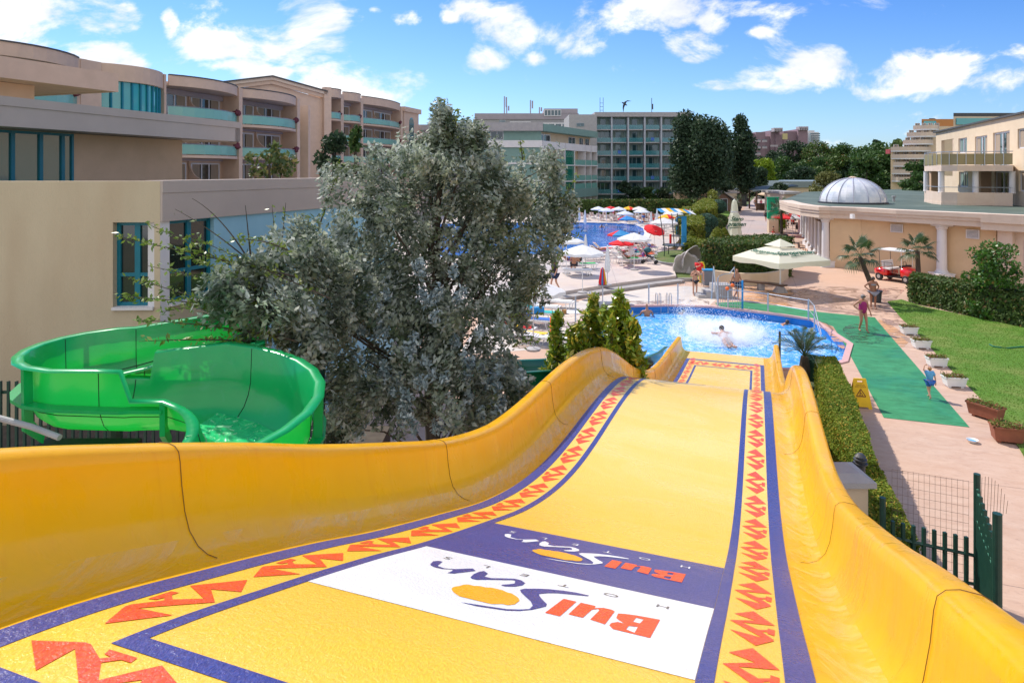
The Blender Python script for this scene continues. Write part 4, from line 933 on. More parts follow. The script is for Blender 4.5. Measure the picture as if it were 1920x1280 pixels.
windowset(gh, (1080-960)/F*145-gh.location.x, -1.58, 16.6, 1.6, .7, M['hfr'], M['hgl'], mull=(.5,))
for px, hgt_, w_ in ((1128,2.4,.5),(1222,2.6,.12)):
    x = (px-960)/F*147; mb = MB(); z = 19.8
    if w_ > .2:
        [mb.tube([(x+s*.35,147,z),(x+s*.35,147,z+hgt_+1)], .05, 4) for s in (-1,1)]; [mb.tube([(x-.35,147,z+k),(x+.35,147,z+k)], .04, 4) for k in (.6,1.4,2.2)]
    else: mb.tube([(x,147,z),(x,147,z+3.3)], .07, 5); mb.tube([(x+.2,147,z+.8),(x+.2,147,z+2)], .14, 6)
    tag(obj('roof_antenna', mb, M['charcoal']), 'twin pole lattice antenna on the grid hotel roof' if w_ > .2 else 'single mast antenna near the right end of the grid hotel roof', 'antenna')
# --- rear roof complex
rf = thing('rear_hotel', 'flat roofed grey hotel top storey with dark windows behind the sage green hotel', 'hotel building', (-9.9,170,0))
X = lambda px: (px-960)/F*170
obj('body', MB().bx(X(887),X(1083),170,185,0,20.2), M['grey'], rf, world=True)
obj('parapet', MB().bx(X(890),X(1085),169.7,185.2,20.203,21.7).bx(X(1020),X(1083),169.6,180,21.703,22.9), M['lav'], rf, world=True)
for a, b, z0, z1 in ((936,948,18,20),(956,995,17.6,19.6),(1002,1066,17.8,19.3),(1020,1052,21,22.6)):
    windowset(rf, X(a)-rf.location.x, -.5, z0, X(b)-X(a), z1-z0, M['colw'], M['hgl'], mull=(.2,.4,.6,.8))
for px, h in ((945.5,4.6),(995,3.6),(1012,1.8),(950,2.2)):
    mb = MB().tube([(X(px),172,21.7),(X(px),172,21.7+h)], .16, 6).tube([(X(px)+.5,172,21.7+h*.4),(X(px)+.5,172,21.7+h*.95)], .22, 6)
    tag(obj('roof_antenna', mb, M['lav']), {945.5:'tallest cylindrical phone mast at the left of the rear grey roof',995:'twin phone mast in the middle of the rear grey roof',1012:'short phone mast right of the middle of the rear grey roof',950:'short antenna right beside the tallest mast on the rear grey roof'}[px], 'antenna')
# --- low beige wall behind the umbrellas, kiosk building and far roofs
bw = thing('boundary_wall', 'plain beige wall behind the two dark tree trunks', 'wall', (36,118,0)); bwx = lambda px: (px-960)/F*118
obj('wall', MB().bx(bwx(1264),bwx(1382),118,118.4,0,3.1), M['cream'], bw, world=True); obj('coping', MB().bx(bwx(1264)-.1,bwx(1382),117.9,118.5,3.103,3.25), M['grey'], bw, world=True)
lr = thing('low_pavilion', 'low building with long white roof edge behind the tall dark trees', 'building', (40,135,0)); lx = lambda px: (px-960)/F*135
obj('wall', MB().bx(lx(1290),lx(1400),135,146,0,2.6), M['charcoal'], lr, world=True); obj('roof', MB().bx(lx(1285),lx(1405),134,147,2.603,3.3), M['grey'], lr, world=True)
def farbox(nm, lab, pl, pr_, pt, Y, dep, zb_, wm, rm, rt=.6, cat='building'):
    x = lambda p: (p-960)/F*Y; z = 7+(HY-pt)/F*Y; t = thing(nm, lab, cat, (x(pl),Y,0))
    obj('wall', MB().bx(x(pl),x(pr_),Y,Y+dep,zb_,z-rt), wm, t, world=True); obj('roof', MB().bx(x(pl)-.3,x(pr_)+.3,Y-.4,Y+dep+.3,z-rt+.003,z), rm, t, world=True); return t
f1 = farbox('far_market_hall', 'long low grey hall with a strip of blue windows below the distant trees', 1445, 1515, 322.5, 260, 20, 0, M['grey'], M['grey'], 1.5)
obj('blue_window', MB().bx((1480-960)/F*260,(1505-960)/F*260,259.9,260.1,3.6,4.9), mat('blue_glazing', (.02,.12,.45)), f1, world=True)
farbox('far_low_hall', 'long low hall with pale blue-grey roof beyond the green roof terrace', 1462, 1625, 340, 170, 25, 0, M['cream'], mat('pale_grey_roof', (.20,.25,.27)), 1.6)
# --- distant hotels on the hill
def farhotel(nm, lab, blocks, Y, wm):
    x = lambda p: (p-960)/F*Y; t = thing(nm, lab, 'hotel building', (x(blocks[0][0]),Y,0))
    for a, b, pt in blocks:
        z = 7+(HY-pt)/F*Y; obj('body', MB().bx(x(a),x(b),Y+rnd.uniform(0,6),Y+30,0,z), wm, t, world=True)
    return t, x
th_, fx = farhotel('distant_hotel', 'purple-brown distant hotel with two battlemented roof towers above the treeline', [(1395,1410,258),(1411,1441,250),(1441,1458,255),(1458,1519,252),(1450,1467,244),(1497,1515,242),(1422,1440,247),(1473,1497,246)], 420, M['purple'])
Zf = lambda py: 7+(HY-py)/F*420
for c0_, c1_, t0_ in ((1450,1467,240),(1497,1515,237.5)):
    mb = MB()
    for k in range(6): px = c0_+(c1_-c0_)*(k+.5)/6; mb.bx(fx(px-.9),fx(px+.9),419,424,Zf(t0_+7),Zf(t0_))
    obj('battlement', mb, M['lav'], th_, world=True)
for px, py, w, h in ((1414,262,10,6),(1414,274,10,6),(1414,286,10,6),(1428,262,8,6),(1428,274,8,6),(1443,272,13,4),(1443,284,13,4),(1500,271,12,5),(1484,272,9,4),(1446,290,14,6)):
    obj('window_band', MB().bx(fx(px),fx(px+w),418.6,419.5,Zf(py+h*.7),Zf(py)), M['hgl'], th_, world=True); obj('balcony', MB().bx(fx(px),fx(px+w),417.8,419.4,Zf(py+h*.7)-.2,Zf(py+h*.7)+.9), M['lav'], th_, world=True)
obj('roof_sign', MB().bx(fx(1464),fx(1473),417,418,Zf(262),Zf(251)), solid('pale_yellow_board', (.55,.45,.22)), th_, world=True)
th2, fx2 = farhotel('distant_tower_block', 'white distant tower block with horizontal balcony stripes right of the purple hotel', [(1517,1541,247),(1520,1532,244)], 460, M['colw'])
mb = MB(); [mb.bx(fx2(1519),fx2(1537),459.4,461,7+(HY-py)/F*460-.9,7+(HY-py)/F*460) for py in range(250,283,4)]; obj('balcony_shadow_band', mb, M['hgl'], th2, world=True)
# --- terraced hotel at right
tq = thing('terraced_hotel', 'beige terraced hotel with white curved balconies and an orange top storey behind the right wing', 'hotel building', (80,130,0))
Y0 = 135; x = lambda p, Y=Y0: (p-960)/F*Y; Zq = lambda py, Y=Y0: 7+(HY-py)/F*Y
steps_ = [(1670,1800,286,344),(1696,1800,270,285.7),(1708,1800,253,269.7),(1722,1800,236,252.7)]
def rbox(a, b, Y1, dep, z0, z1): k_ = (Y1+dep)/Y1*1.004; return MB().prism([(x(a,Y1),Y1),(x(b,Y1),Y1),(x(b,Y1)*k_,Y1+dep),(x(a,Y1)*k_,Y1+dep)], z0, z1)
for i, (a, b, pt, pb) in enumerate(steps_): obj('storey_wall', rbox(a, b, Y0+i*.5, 16, Zq(pb) if i else 0, Zq(pt)), M['cream'], tq, world=True)
for i, (a, b, py) in enumerate(((1672,1712,341),(1672,1735,327),(1674,1738,313),(1671,1742,299),(1670,1746,285),(1693,1750,272),(1700,1756,258),(1712,1760,245))):
    pts = bulge((x(a),Y0),(x(b),Y0),2.2,7); s = obj('balcony', MB().ribbon(pts, Zq(py), Zq(py)+.25, 1.8), M['colw'], tq, world=True)
    obj('railing', MB().ribbon(pts, Zq(py)+.25, Zq(py)+1.0, .08), M['trim'], s, world=True)
    for k in range(4):
        wx = x(a)+(x(b)-x(a))*(k+.25)/4; windowset(tq, wx-tq.location.x, Y0-tq.location.y-.12, Zq(py)+.3, 1.0, 2.2 if py > 290 else 1.2, M['wframe'], M['dglass'], mull=(.5,), curtain=M['curtain'])
oo = M['orange2'] = mat('orange_cladding', (.50,.20,.05), (.45,.18,.05), 2, .6)
obj('orange_storey', rbox(1728,1790,Y0+2,10,Zq(238),Zq(222)), oo, tq, world=True)
obj('top_glazing', rbox(1732,1752,Y0+1.5,.3,Zq(236),Zq(226)), M['cyan'], tq, world=True)
obj('roof_equipment', rbox(1742,1752,Y0+4,2,Zq(222),Zq(219)), M['charcoal'], tq, world=True)
obj('roof_garden', MB().ell((x(1688),Y0+2,Zq(284)),(1.6,1,1.6),10,6,.3).ell((x(1698),Y0+3,Zq(272)),(1.2,1,1.2),10,6,.3), M['hedged'], tq, world=True); obj('red_canopy', MB().box((x(1678),Y0+1,Zq(284)),(1.8,1.5,.9)), solid('dull_red', (.35,.05,.06)), tq, world=True)
# long roof behind the near wing
tz = thing('rear_right_hotel', 'long hotel with blue-green top windows behind the near right wing', 'hotel building', (63,95,0)); zq = 7+(HY-212)/F*95; q_ = [(62.9,95),(78,95),(94,112),(75,112)]
obj('wall', MB().prism(q_, 0, zq-.5), M['cream'], tz, world=True); obj('roof', MB().prism(q_, zq-.497, zq), M['tile'], tz, world=True)
obj('top_glazing', MB().bx((1792-960)/F*95,(1860-960)/F*95,94.8,94.95,7+(HY-234)/F*95,7+(HY-222)/F*95), M['cyan'], tz, world=True)
# --- near right wing on the restaurant roof
hA, hB = Vector((47.7,75)), Vector((38.4,50)); rz_ = math.atan2(hB.y-hA.y, hB.x-hA.x); rw = thing('hotel_wing', 'near cream hotel wing with columned balcony standing on the green flat roof at right', 'hotel building', (hA.x,hA.y,4.4), rz_)
Lh = (hB-hA).length+12
wins = [(1765,1788,330,262,0),(1797,1813,287,259,1),(1828,1851,313,255,1),(1862,1893,313,247,1),(1908,1935,278,240,1),(1798,1815,351,322,1),(1835,1851,365,321,1),(1865,1893,365,321,1),(1910,1940,360,320,1)]
# wall cut around its openings, built as a grid of pieces between opening edges
xs = sorted({0, Lh}|{round(onl(hA,hB,p),3) for w_ in wins for p in w_[:2]})
def zline(px, py): u = onl(hA,hB,px); Yp = hA.y+(hB-hA).normalized().y*u; return 7+(HY-py)/F*Yp
ops = [(onl(hA,hB,a), onl(hA,hB,b), max(4.45, zline((a+b)/2,pb)), zline((a+b)/2,pt), g) for a,b,pb,pt,g in wins]
mb = MB()
for i in range(len(xs)-1):
    a, b = xs[i], xs[i+1]; m_ = (a+b)/2; z = 3.9
    for o_ in sorted([o for o in ops if o[0]-.01 < m_ < o[1]+.01], key=lambda o: o[2]):
        if o_[2] > z: mb.bx(a, b, 0, .3, z-4.4, o_[2]-4.4)
        z = max(z, o_[3])
    mb.bx(a, b, 0, .3, z-4.4, 11.3-4.4)
obj('wall', mb, M['cream'], rw); obj('roof_edge', MB().bx(-.3,Lh,-.25,.5,6.903,7.05), M['tile'], rw); obj('body', MB().bx(0,Lh,1.6,12,-.4,6.85), M['trim'], rw)
for a, b, z0, z1, g in ops:
    if g:
        windowset(rw, a, .16, z0-4.4, b-a, z1-z0, M['wframe'], M['dglass'], mull=(.5,), curtain=M['gcurtain'] if a < 12 else M['curtain'])
hgp = lambda px, Y: Vector(((px-960)/F*Y, Y))
fr = [hgp(1733,57.5), hgp(1748,54.2), hgp(1765,52.4), hgp(1795,51.6), hgp(1828,51.4), hgp(1865,51.0), hgp(1899,50.4)]
inn = [hgp(1905,58), hgp(1760,68)]
def strip2(nm, z0, z1, t, m_, par_): o = obj(nm, MB().ribbon(fr, z0, z1, t), m_, par_, world=False); o.matrix_parent_inverse = par_.matrix_basis.inverted() if False else Matrix.Identity(4); return o
def tolocal(mb, th):
    Mi = (Matrix.Translation(th.location) @ Matrix.Rotation(th.rotation_euler.z, 4, 'Z')).inverted(); mb.v = [tuple(Mi @ Vector(p)) for p in mb.v]; return mb
obj('lower_parapet', tolocal(MB().ribbon(fr, 4.35, 5.35, .25).ribbon([p+Vector((-.05,-.05)) for p in fr], 4.36, 4.55, .04), rw), M['trim'], rw)
obj('balcony_slab', tolocal(MB().prism(fr+inn, 7.0, 7.45), rw), M['trim'], rw)
obj('railing', tolocal(MB().ribbon([p+Vector((.05,.08)) for p in fr], 7.5, 8.35, .03), rw), mat('yellow_brown_railing_glass', (.30,.25,.12), None, rough=.3, alpha=.85), rw)
mb = MB(); mb.tube([(p.x,p.y,8.5) for p in fr], .035, 5)
for i in range(len(fr)-1):
    for k in range(2): p = fr[i]+(fr[i+1]-fr[i])*k/2; mb.tube([(p.x,p.y,7.45),(p.x,p.y,8.5)], .03, 4)
mb.tube([(p.x,p.y,5.75) for p in fr], .03, 5)
obj('handrail', tolocal(mb, rw), M['metal'], rw)
for px, Y in ((1737,57.0),(1765,52.9),(1829,51.9),(1898,51.0)):
    p = hgp(px,Y); obj('column', tolocal(MB().lathe((p.x,p.y,5.3), [(.24,0),(.22,.1),(.21,1.6),(.25,1.69)], 14), rw), M['colw'], rw)
for px, Y in ((1752,60),(1845,56)): p = hgp(px,Y); obj('pier', tolocal(MB().box((p.x,p.y,5.7),(.9,.5,2.58)), rw), M['orange'], rw)
# balcony chair
p = hgp(1862,53.0); ccx = thing('balcony_chair', 'white plastic chair on the upper balcony of the near right wing', 'chair', (p.x,p.y,7.45), .5)
def chair(th, m_, s=1.0):
    obj('seat', MB().box((0,0,.43),(.5,.48,.04)), m_, th, bev=.01); obj('backrest', MB().box((0,.24,.68),(.48,.04,.42), rx=-.12), m_, th, bev=.01)
    for sx in (-1,1):
        obj('armrest', MB().box((sx*.26,0,.63),(.05,.46,.03)), m_, th)
        for sy in (-1,1): obj('leg', MB().tube([(sx*.24,sy*.2,.63 if sy < 0 else .45),(sx*.26,sy*.24,0)], .02, 5), m_, th)
chair(ccx, M['white'])
# --- restaurant
rest = thing('restaurant_building', 'peach single storey restaurant with white columns, vents and green flat roof', 'restaurant', (22.9,48.9,0))
gp = lambda px, py, z=0.0: G(px,py,z).to_2d()
k1 = gp(1545,500); k1b = gp(1556,500.5); k2 = gp(1615,506); k3 = gp(1768,523); k4 = gp(1868,537); k5 = k4+(k4-k3).normalized()*14
def pwall(nm, A, B, z0, z1, t, m_): return obj(nm, MB().wall(A, B, z0, z1, t), m_, rest, world=True)
pwall('wall', k1b, k2, 0, 3.62, .3, M['peach']); pwall('wall', k2+(k3-k2)*.002, k3, 0, 3.62, .3, M['peach']); pwall('wall', k3+(k4-k3)*.002, k4, 0, 3.62, .3, M['peach'])
fa_ = MB(); off = Vector((-.25,-.3))
prom = (gp(1490,430)-k1).normalized(); pe = k1+prom*40
front = [gp(1462,375.5,4.4), gp(1478,380.5,4.4), gp(1500,384.5,4.4), gp(1536,388,4.4), gp(1556,388.3,4.4), gp(1606,390,4.4), gp(1680,394,4.4), gp(1760,397.5,4.4), gp(1839,401,4.4)]
ex = (front[-1]-front[-2]).normalized(); front2 = [front[-1]+off*.4, front[-1]+ex*16+off*.4]
fa_.ribbon(front, 3.60, 3.95, .8).ribbon([p+Vector((-.06,-.1)) for p in front], 3.953, 4.15, .95).ribbon([p+Vector((-.12,-.18)) for p in front], 4.153, 4.42, 1.1)
fa_.ribbon(front2, 3.45, 3.9, .8).ribbon([p+Vector((-.1,-.14)) for p in front2], 3.903, 4.43, .9)
obj('roof_fascia', fa_, M['trim'], rest, world=True)
back = [Vector((75,30)), Vector((75,110)), gp(1468,365,4.3)+Vector((6,8))]
obj('roof', MB().prism([p+Vector((.25,.35)) for p in front]+[front[-1]+ex*16+Vector((.2,.6))]+back, 4.2, 4.36), M['roofgreen'], rest, world=True)
obj('soffit', MB().prism([p+Vector((.3,.4)) for p in front[:5]]+[k1+Vector((.3,.6)), k1+prom*14+Vector((2,0))], 3.62, 3.72), M['trim'], rest, world=True)
def column(p, z, h, base=True):
    t = thing('column', '', 'column', (p.x,p.y,z)); return t
def colpart(p, h, r=.27, plinth=True):
    mb = MB().lathe((p.x,p.y,0), [(r*1.35,.45),(r*1.35,.52),(r*1.1,.6),(r,.7),(r*.92,h-.35),(r*1.15,h-.28),(r*1.2,h-.14)], 18)
    mb.box((p.x,p.y,h-.07),(r*3,r*3,.139)); o = obj('column', mb, M['colw'], rest, world=True)
    if plinth: obj('plinth', MB().box((p.x,p.y,.2),(r*3.4,r*3.4,.4)).box((p.x,p.y,.425),(r*3.7,r*3.7,.05)), M['white'], o, world=True)
colpart(gp(1548,499)+Vector((-.1,-.2)), 3.6); colpart(k3+Vector((-.3,-.35)), 3.6, .3)
for i in range(1, 9): colpart(k1+prom*(i*3.1), 3.6, .17, i < 6)
nn_ = Vector((-prom.y, prom.x)); 
pwall('colonnade_wall', k1b+prom*.6-nn_*.9, pe-nn_*.9, 0, .5, -.2, M['cream']); pwall('inner_wall', k1b+prom*.6-nn_*1.2, pe-nn_*1.2, 0, 3.6, -.2, M['wood'])
for i in range(10):
    a = k1+prom*(.9+i*3.1)-nn_*1.05; o = obj('glazing', MB().wall(a, a+prom*2.2, .55, 3.2, -.06), M['dglass'], rest, world=True)
    fm = MB(); [fm.wall(a+prom*q+nn_*.05, a+prom*(q+.12)+nn_*.05, .5, 3.3, -.1) for q in (0,1.05,2.1)]; obj('glazing_frame', fm, solid('brown_frame', (.14,.05,.035)), o, world=True)
aw = MB(); a = k1+prom*1.2+nn_*.4; b = k1+prom*4.0+nn_*.4; aw.add([(a.x,a.y,3.3),(b.x,b.y,3.3),(b.x+nn_.x*-1.0,b.y-nn_.y*1.0,2.9),(a.x-nn_.x,a.y-nn_.y,2.9)], [(0,1,2,3)])
obj('side_beam', aw, M['fascia'], rest, world=True)
for px, py in ((1682,428),(1825,439)):
    base = k2 if px < 1760 else k3; en = k3 if px < 1760 else k4; u = onl(base,en,px); p = base+(en-base).normalized()*u; dd = (en-base).normalized(); nr = Vector((dd.y,-dd.x))
    z = 7-(py-HY)/F*p.y; mb = MB(); ang = math.atan2(dd.y,dd.x)
    mb.box((p.x+nr.x*.04,p.y+nr.y*.04,z),(.72,.05,.52), rz=ang); vt = obj('wall_vent', mb, M['charcoal'], rest, world=True); m2 = MB()
    [m2.box((p.x+nr.x*.07+dd.x*q,p.y+nr.y*.07+dd.y*q,z),(.06,.05,.56), rz=ang) for q in (-.36,.36)]; [m2.box((p.x+nr.x*.07,p.y+nr.y*.07,z+q),(.66,.05,.05), rz=ang) for q in (-.255,.255)]
    for k in range(6): m2.box((p.x+nr.x*.085,p.y+nr.y*.085,z-.19+k*.075),(.62,.03,.045), rz=ang, rx=.0)
    obj('vent_slat', m2, M['colw'], vt, world=True)
p = front[5]+Vector((-.4,-.5)); obj('security_camera', MB().box((p.x-.2,p.y-.1,3.85),(.18,.35,.3)), M['white'], rest, world=True)
# pier and service door alcove at right end
pe1 = k4; dd = (k5-k4).normalized(); pwall('pier', k4+Vector((-.15,-.3)), k4+dd*.8+Vector((-.15,-.3)), 0, 3.5, .6, M['trim']); pwall('wall', k4+dd*1.0+Vector((0,.3)), k5+Vector((0,.3)), 0, 3.5, .3, M['trim'])
pwall('door', k4+dd*1.6+Vector((0,.2)), k4+dd*3.2+Vector((0,.2)), 0, 2.9, .08, M['fascia'])
obj('roof_vent', MB().lathe((G(1676,378,4.36).x,G(1676,378,4.36).y,4.36), [(.1,0),(.1,.35),(.16,.36),(.16,.5)], 10), M['grey'], rest, world=True)
# --- dome
dc = G(1598.5,381,4.36); dm = thing('glass_dome', 'pale ribbed skylight dome on the green restaurant roof', 'dome', (dc.x,dc.y,4.36))
dms, t, b = pr('milky_dome_panels'); pos = t.n('ShaderNodeTexCoord').outputs['Object']; cc = t.mix(t.ramp(t.noise(pos, .9, 4, .6), .35, .65), (.48,.53,.60), (.74,.74,.77)); t.nt.links.new(cc, b.inputs['Base Color']); b.inputs['Roughness'].default_value = .15; b.inputs['Coat Weight'].default_value = .6
R0, Hd = 2.5, 1.95
obj('dome_shell', MB().lathe((0,0,.12), [(R0*math.cos(a*PI/28), Hd*math.sin(a*PI/28)) for a in range(14)]+[(.05,Hd)], 28), dms, dm, smooth=False)
for k in range(14):
    an = 2*PI*(k+.5)/14; rb = obj('rib', MB().tube([(R0*1.01*math.cos(a*PI/28)*math.cos(an), R0*1.01*math.cos(a*PI/28)*math.sin(an), .12+Hd*1.01*math.sin(a*PI/28)) for a in range(15)], .035, 5), mat('lilac_rib', (.42,.42,.50)) if k == 0 else bpy.data.materials['lilac_rib'], dm)
obj('base_ring', MB().lathe((0,0,0), [(R0+.12,0),(R0+.12,.12),(R0-.05,.16)], 36), M['charcoal'], dm); obj('finial', MB().lathe((0,0,Hd+.1), [(.28,0),(.3,.08),(.12,.16)], 12), M['pink'], dm)
# ---------------------------------------------------------------- vegetation
def local(v, th): l = th.location; return v-np.array([l.x,l.y,l.z])
# big silvery tree
tx, ty = (805-960)/F*13.2, 13.2
big = thing('silver_leaf_tree', 'large bushy tree with silvery grey-green leaves between the green slide and the pool', 'tree', (tx,ty,0))
trk = MB(); trk.tube([(0,.3,0),(.05,.4,1.2),(-.05,.5,2.4),(.05,.7,4.4),(.1,.8,6.2),(.25,.8,7.6)], [.22,.17,.12,.07,.04,.015], 8)
blobs = [(820,420,14.2,190,165),(700,480,13.4,150,150),(940,440,15,130,160),(615,560,11.7,105,95),(720,650,12.6,150,110),(860,640,12.9,130,110),(820,720,12.6,170,80),(650,740,11.2,75,60),
 (828,250,14,26,62),(828,245,14,20,45),(832,235,14,16,45),(870,262,14.2,50,35),(1055,400,14.8,35,60),(870,300,14.4,95,65),(780,310,13.8,110,60),(660,350,13.4,70,55),(1000,340,15,75,70),(1035,430,15,45,70),(500,585,10.2,95,75),(430,560,10.0,60,45),(560,660,10.7,70,60),(960,590,13.6,45,55),(940,730,12.6,70,60),(560,470,11.4,80,70),(985,520,14,60,45),(470,530,10.4,40,40),(900,790,12.2,80,30),(620,800,12.2,40,25)]
def ballpts(n): d = RS.normal(size=(n,3)); d /= np.linalg.norm(d,axis=1)[:,None]; return d*(RS.uniform(0,1,n)**.4)[:,None]
cl = []
for px, py, Y, rx, ry in blobs:
    c = P(px,py,Y); rx_, rz = rx/F*Y, ry/F*Y; n = max(14, int(rx*ry/260))
    for i in range(n):
        d = Vector((rnd.gauss(0,1), rnd.gauss(0,1), rnd.gauss(0,1))).normalized()*rnd.uniform(.55,1.0)
        s = rnd.uniform(.13,.30); cl.append((c.x+d.x*(rx_-.15), c.y+d.y*min(rx_,1.5), c.z+d.z*(rz-.1), s*1.0, s*1.0, s*1.35))
n = len(cl); NL = 74000
p, d = blob_pts(cl, NL); bias = np.array([[math.sin(x*3.1+z*2.3), math.cos(y*2.7+x*1.9), .9+.5*math.sin(z*4.1)] for x,y,z in p[::1]])
core = np.concatenate([np.array([P(px,py,Y+.3)]).repeat(int(rx*ry/20),0)+ballpts(int(rx*ry/20))*np.array([rx/F*Y*.88,.9,ry/F*Y*.88]) for px,py,Y,rx,ry in blobs])
lv = np.concatenate([leaf_arrays(p, .058, bias*.9, .5, .3), leaf_arrays(core, .058, None, .5, .3)])
br = MB()
tips = rnd.sample(cl, 55)
for c in tips:
    q = Vector(c[:3])-Vector((tx,ty,0)); z0 = min(max(q.z-1.6-rnd.uniform(0,1.2), 1.0), 6.8); a = Vector((.05,.55,z0)); m_ = a*.45+q*.55+Vector((0,0,.25)); br.tube([a,m_,q], [.035,.02,.006], 5, False)
# long arching shoots on the left
sh = MB(); shl = []
def shoot(px0,py0,Y0,px1,py1,Y1,arch,leafy,sz=.05,n=0):
    if px1 < 480 and Y1 > 11: Y0, Y1 = Y0*.84, Y1*.82
    a, b = P(px0,py0,Y0), P(px1,py1,Y1); c = a*.5+b*.5+Vector((0,0,arch)); pts = []
    for i in range(13):
        t = i/12; pts.append(a*(1-t)**2+c*2*t*(1-t)+b*t*t)
    sh.tube([q-Vector((tx,ty,0)) for q in pts], [.016-.001*i for i in range(13)], 4, False)
    L = (b-a).length
    for k in range(int(L*leafy)):
        t = rnd.uniform(.12,1); i = min(11,int(t*12)); q = pts[i]+(pts[i+1]-pts[i])*(t*12-i); shl.append((q.x+rnd.gauss(0,.035), q.y+rnd.gauss(0,.06), q.z+rnd.gauss(0,.035)))
for a in ((560,520,12.6,216,442,12,.0,60),(540,560,12.6,272,418,12.1,.1,60),(520,600,12.4,220,556,11.8,.15,65),(500,610,12.4,238,520,11.9,.1,55),(560,640,12.3,250,600,11.6,.12,60),(520,560,12.4,276,498,12,.05,50),(590,600,12.4,330,470,12,.1,60),(480,640,12,260,640,11.6,.05,40),(560,480,12.8,430,450,12.4,.2,60),(620,560,12.5,350,440,12.2,0,50),(600,700,12.2,420,640,11.9,.1,90),(560,560,12.3,300,585,11.8,.1,80)): shoot(*a)
for a in ((468,490,12.6,360,372,12.3,.25,3),(468,490,12.6,328,392,12.3,.1,4),(470,480,12.6,460,385,12.4,.0,2),(520,490,12.8,510,386,12.6,.0,30),(526,480,12.8,536,380,12.6,.0,12),(560,470,13,598,400,12.8,.0,30),(600,420,13.2,640,300,13,.0,60),(860,300,14.2,826,190,14,.0,220),(840,300,14.2,860,205,14,.0,90),(880,300,14.4,850,215,14.2,0,60),(1010,360,15,1075,395,15,.1,90),(1020,420,15,1085,330,15,.0,50),(980,300,14.6,975,262,14.4,0,90),(1030,470,15,1090,440,15,.1,70),(1000,560,13.6,1060,470,14,0,60),(960,650,12.6,1010,640,12.4,.1,90),(940,600,13,1020,590,13,.1,60)): shoot(*a)
obj('trunk', trk, M['bark'], big, smooth=True); obj('branches', MB().add(br.v+sh.v, br.f+[tuple(i+len(br.v) for i in f) for f in sh.f]), M['bark'], big)
obj('crown', leaf_mesh('crown', local(lv, big), M['silver']), None, big)
obj('shoot_leaves', leaf_mesh('shoot_leaves', local(leaf_arrays(np.array(shl), .045, None, .42), big), M['shoot']), None, big)
# pale blue-green hanging twigs seen in front of the shadowed lower crown
cl2 = []
for px, py, Y, s in [(770,640,11.7,22),(775,690,11.6,30),(790,745,11.5,28),(760,780,11.5,16),(700,600,11.9,20),(640,720,11.7,16),(660,770,11.6,14),(830,560,12,24),(700,560,12,20),(880,650,11.9,18),(900,700,11.8,20),(905,745,11.7,24),(600,690,11.9,16),(820,500,12.4,26),(960,730,11.8,22),(720,700,11.7,14),(850,780,11.6,14)]:
    for k in range(5): q = P(px+rnd.gauss(0,s), py+rnd.gauss(0,s*1.3), Y); cl2.append((q.x,q.y,q.z,.1,.1,.16))
p, d = blob_pts(cl2, 4200); obj('pale_twigs', leaf_mesh('pale_twigs', local(leaf_arrays(p, .05, None, .45), big), M['silverlow']), None, big)
# generic trees
def tree(nm, lab, x, y, h, cw, m_, trunk_h=.25, nl=2600, ls=.5, z=0, lean=0, ncl=26, shape='round', group=None, tw=None, leafz=None):
    t = thing(nm, lab, 'tree', (x,y,z), group=group); k = []
    for i in range(ncl):
        u = rnd.uniform(0,1); zz = trunk_h*h+(h*(1-trunk_h))*u
        rr = cw*(math.sin(PI*(.12+.80*u))**.7 if shape == 'round' else (.95*(1-u)**.55*min(1,.45+u*2.2)) if shape == 'poplar' else (1-u*.9))
        a = rnd.uniform(0,2*PI); r = rr*rnd.uniform(.25,.85); s = cw*rnd.uniform(.22,.42); k.append((r*math.cos(a), r*math.sin(a), zz, s, s, s*(.75 if shape == 'round' else 1.3)))
    p, d = blob_pts(k, nl); T_ = MB(); tw = tw or h*.022
    T_.tube([(0,0,-.2),(lean*.3,0,h*.3),(lean,0,h*.9)], [tw,tw*.8,tw*.2], 7)
    for c in k[::4]: T_.tube([(lean*.3,0,max(.2*h,c[2]-.25*h)),(c[0],c[1],c[2])], [tw*.35,tw*.1], 4, False)
    obj('trunk', T_, M['bark'], t); obj('crown', leaf_mesh('crown', leaf_arrays(p, ls), m_), None, t); return t
def at2(px, Y): return (px-960)/F*Y
for lab, px, Y, h, w, nl in (('tall dark upright tree at the left of the pair beside the grid hotel',1290,117,16.6,4.8,8000),('tallest broad dark tree in front of the beige boundary wall',1328,115,16.8,5.8,12500),('slender dark columnar tree right of the broad dark pair',1388,125,16.6,4.0,8500)):
    tree('columnar_tree', lab, at2(px,Y), Y, h, w, M['leafA'], .24, nl, .3, ncl=44, shape='poplar', group='tall dark trees by the grid hotel', lean=.5, tw=.28)
tree('round_tree', 'small dark tree under the slender columnar tree', at2(1352,121), 121, 5.8, 2.8, M['leafA'], .3, 2500, .25)
tree('round_tree', 'bright yellow-green tree at the far end of the promenade', at2(1432,185), 185, 9.3, 5.0, M['leafC'], .12, 5000, .4)
tree('round_tree', 'dark green rounded tree in front of the bright yellow-green one', at2(1418,172), 172, 7.0, 4.6, M['leafA'], .1, 3600, .4)
fl_ = [(1372,292,255,12,4),(1398,286,250,12,4),(1455,283,300,14,5),(1488,270,290,13,7),(1516,276,280,14,6),(1545,272,270,15,7),(1580,273,275,15,7),(1612,290,285,14,6),(1430,296,300,12,5),(1470,300,240,10,6),(1530,300,235,12,7),(1565,298,230,12,7),(1600,310,225,10,6),(1640,280,210,13,8),(1672,290,190,12,6),(1625,300,180,8,5),(1500,318,215,6,5)]
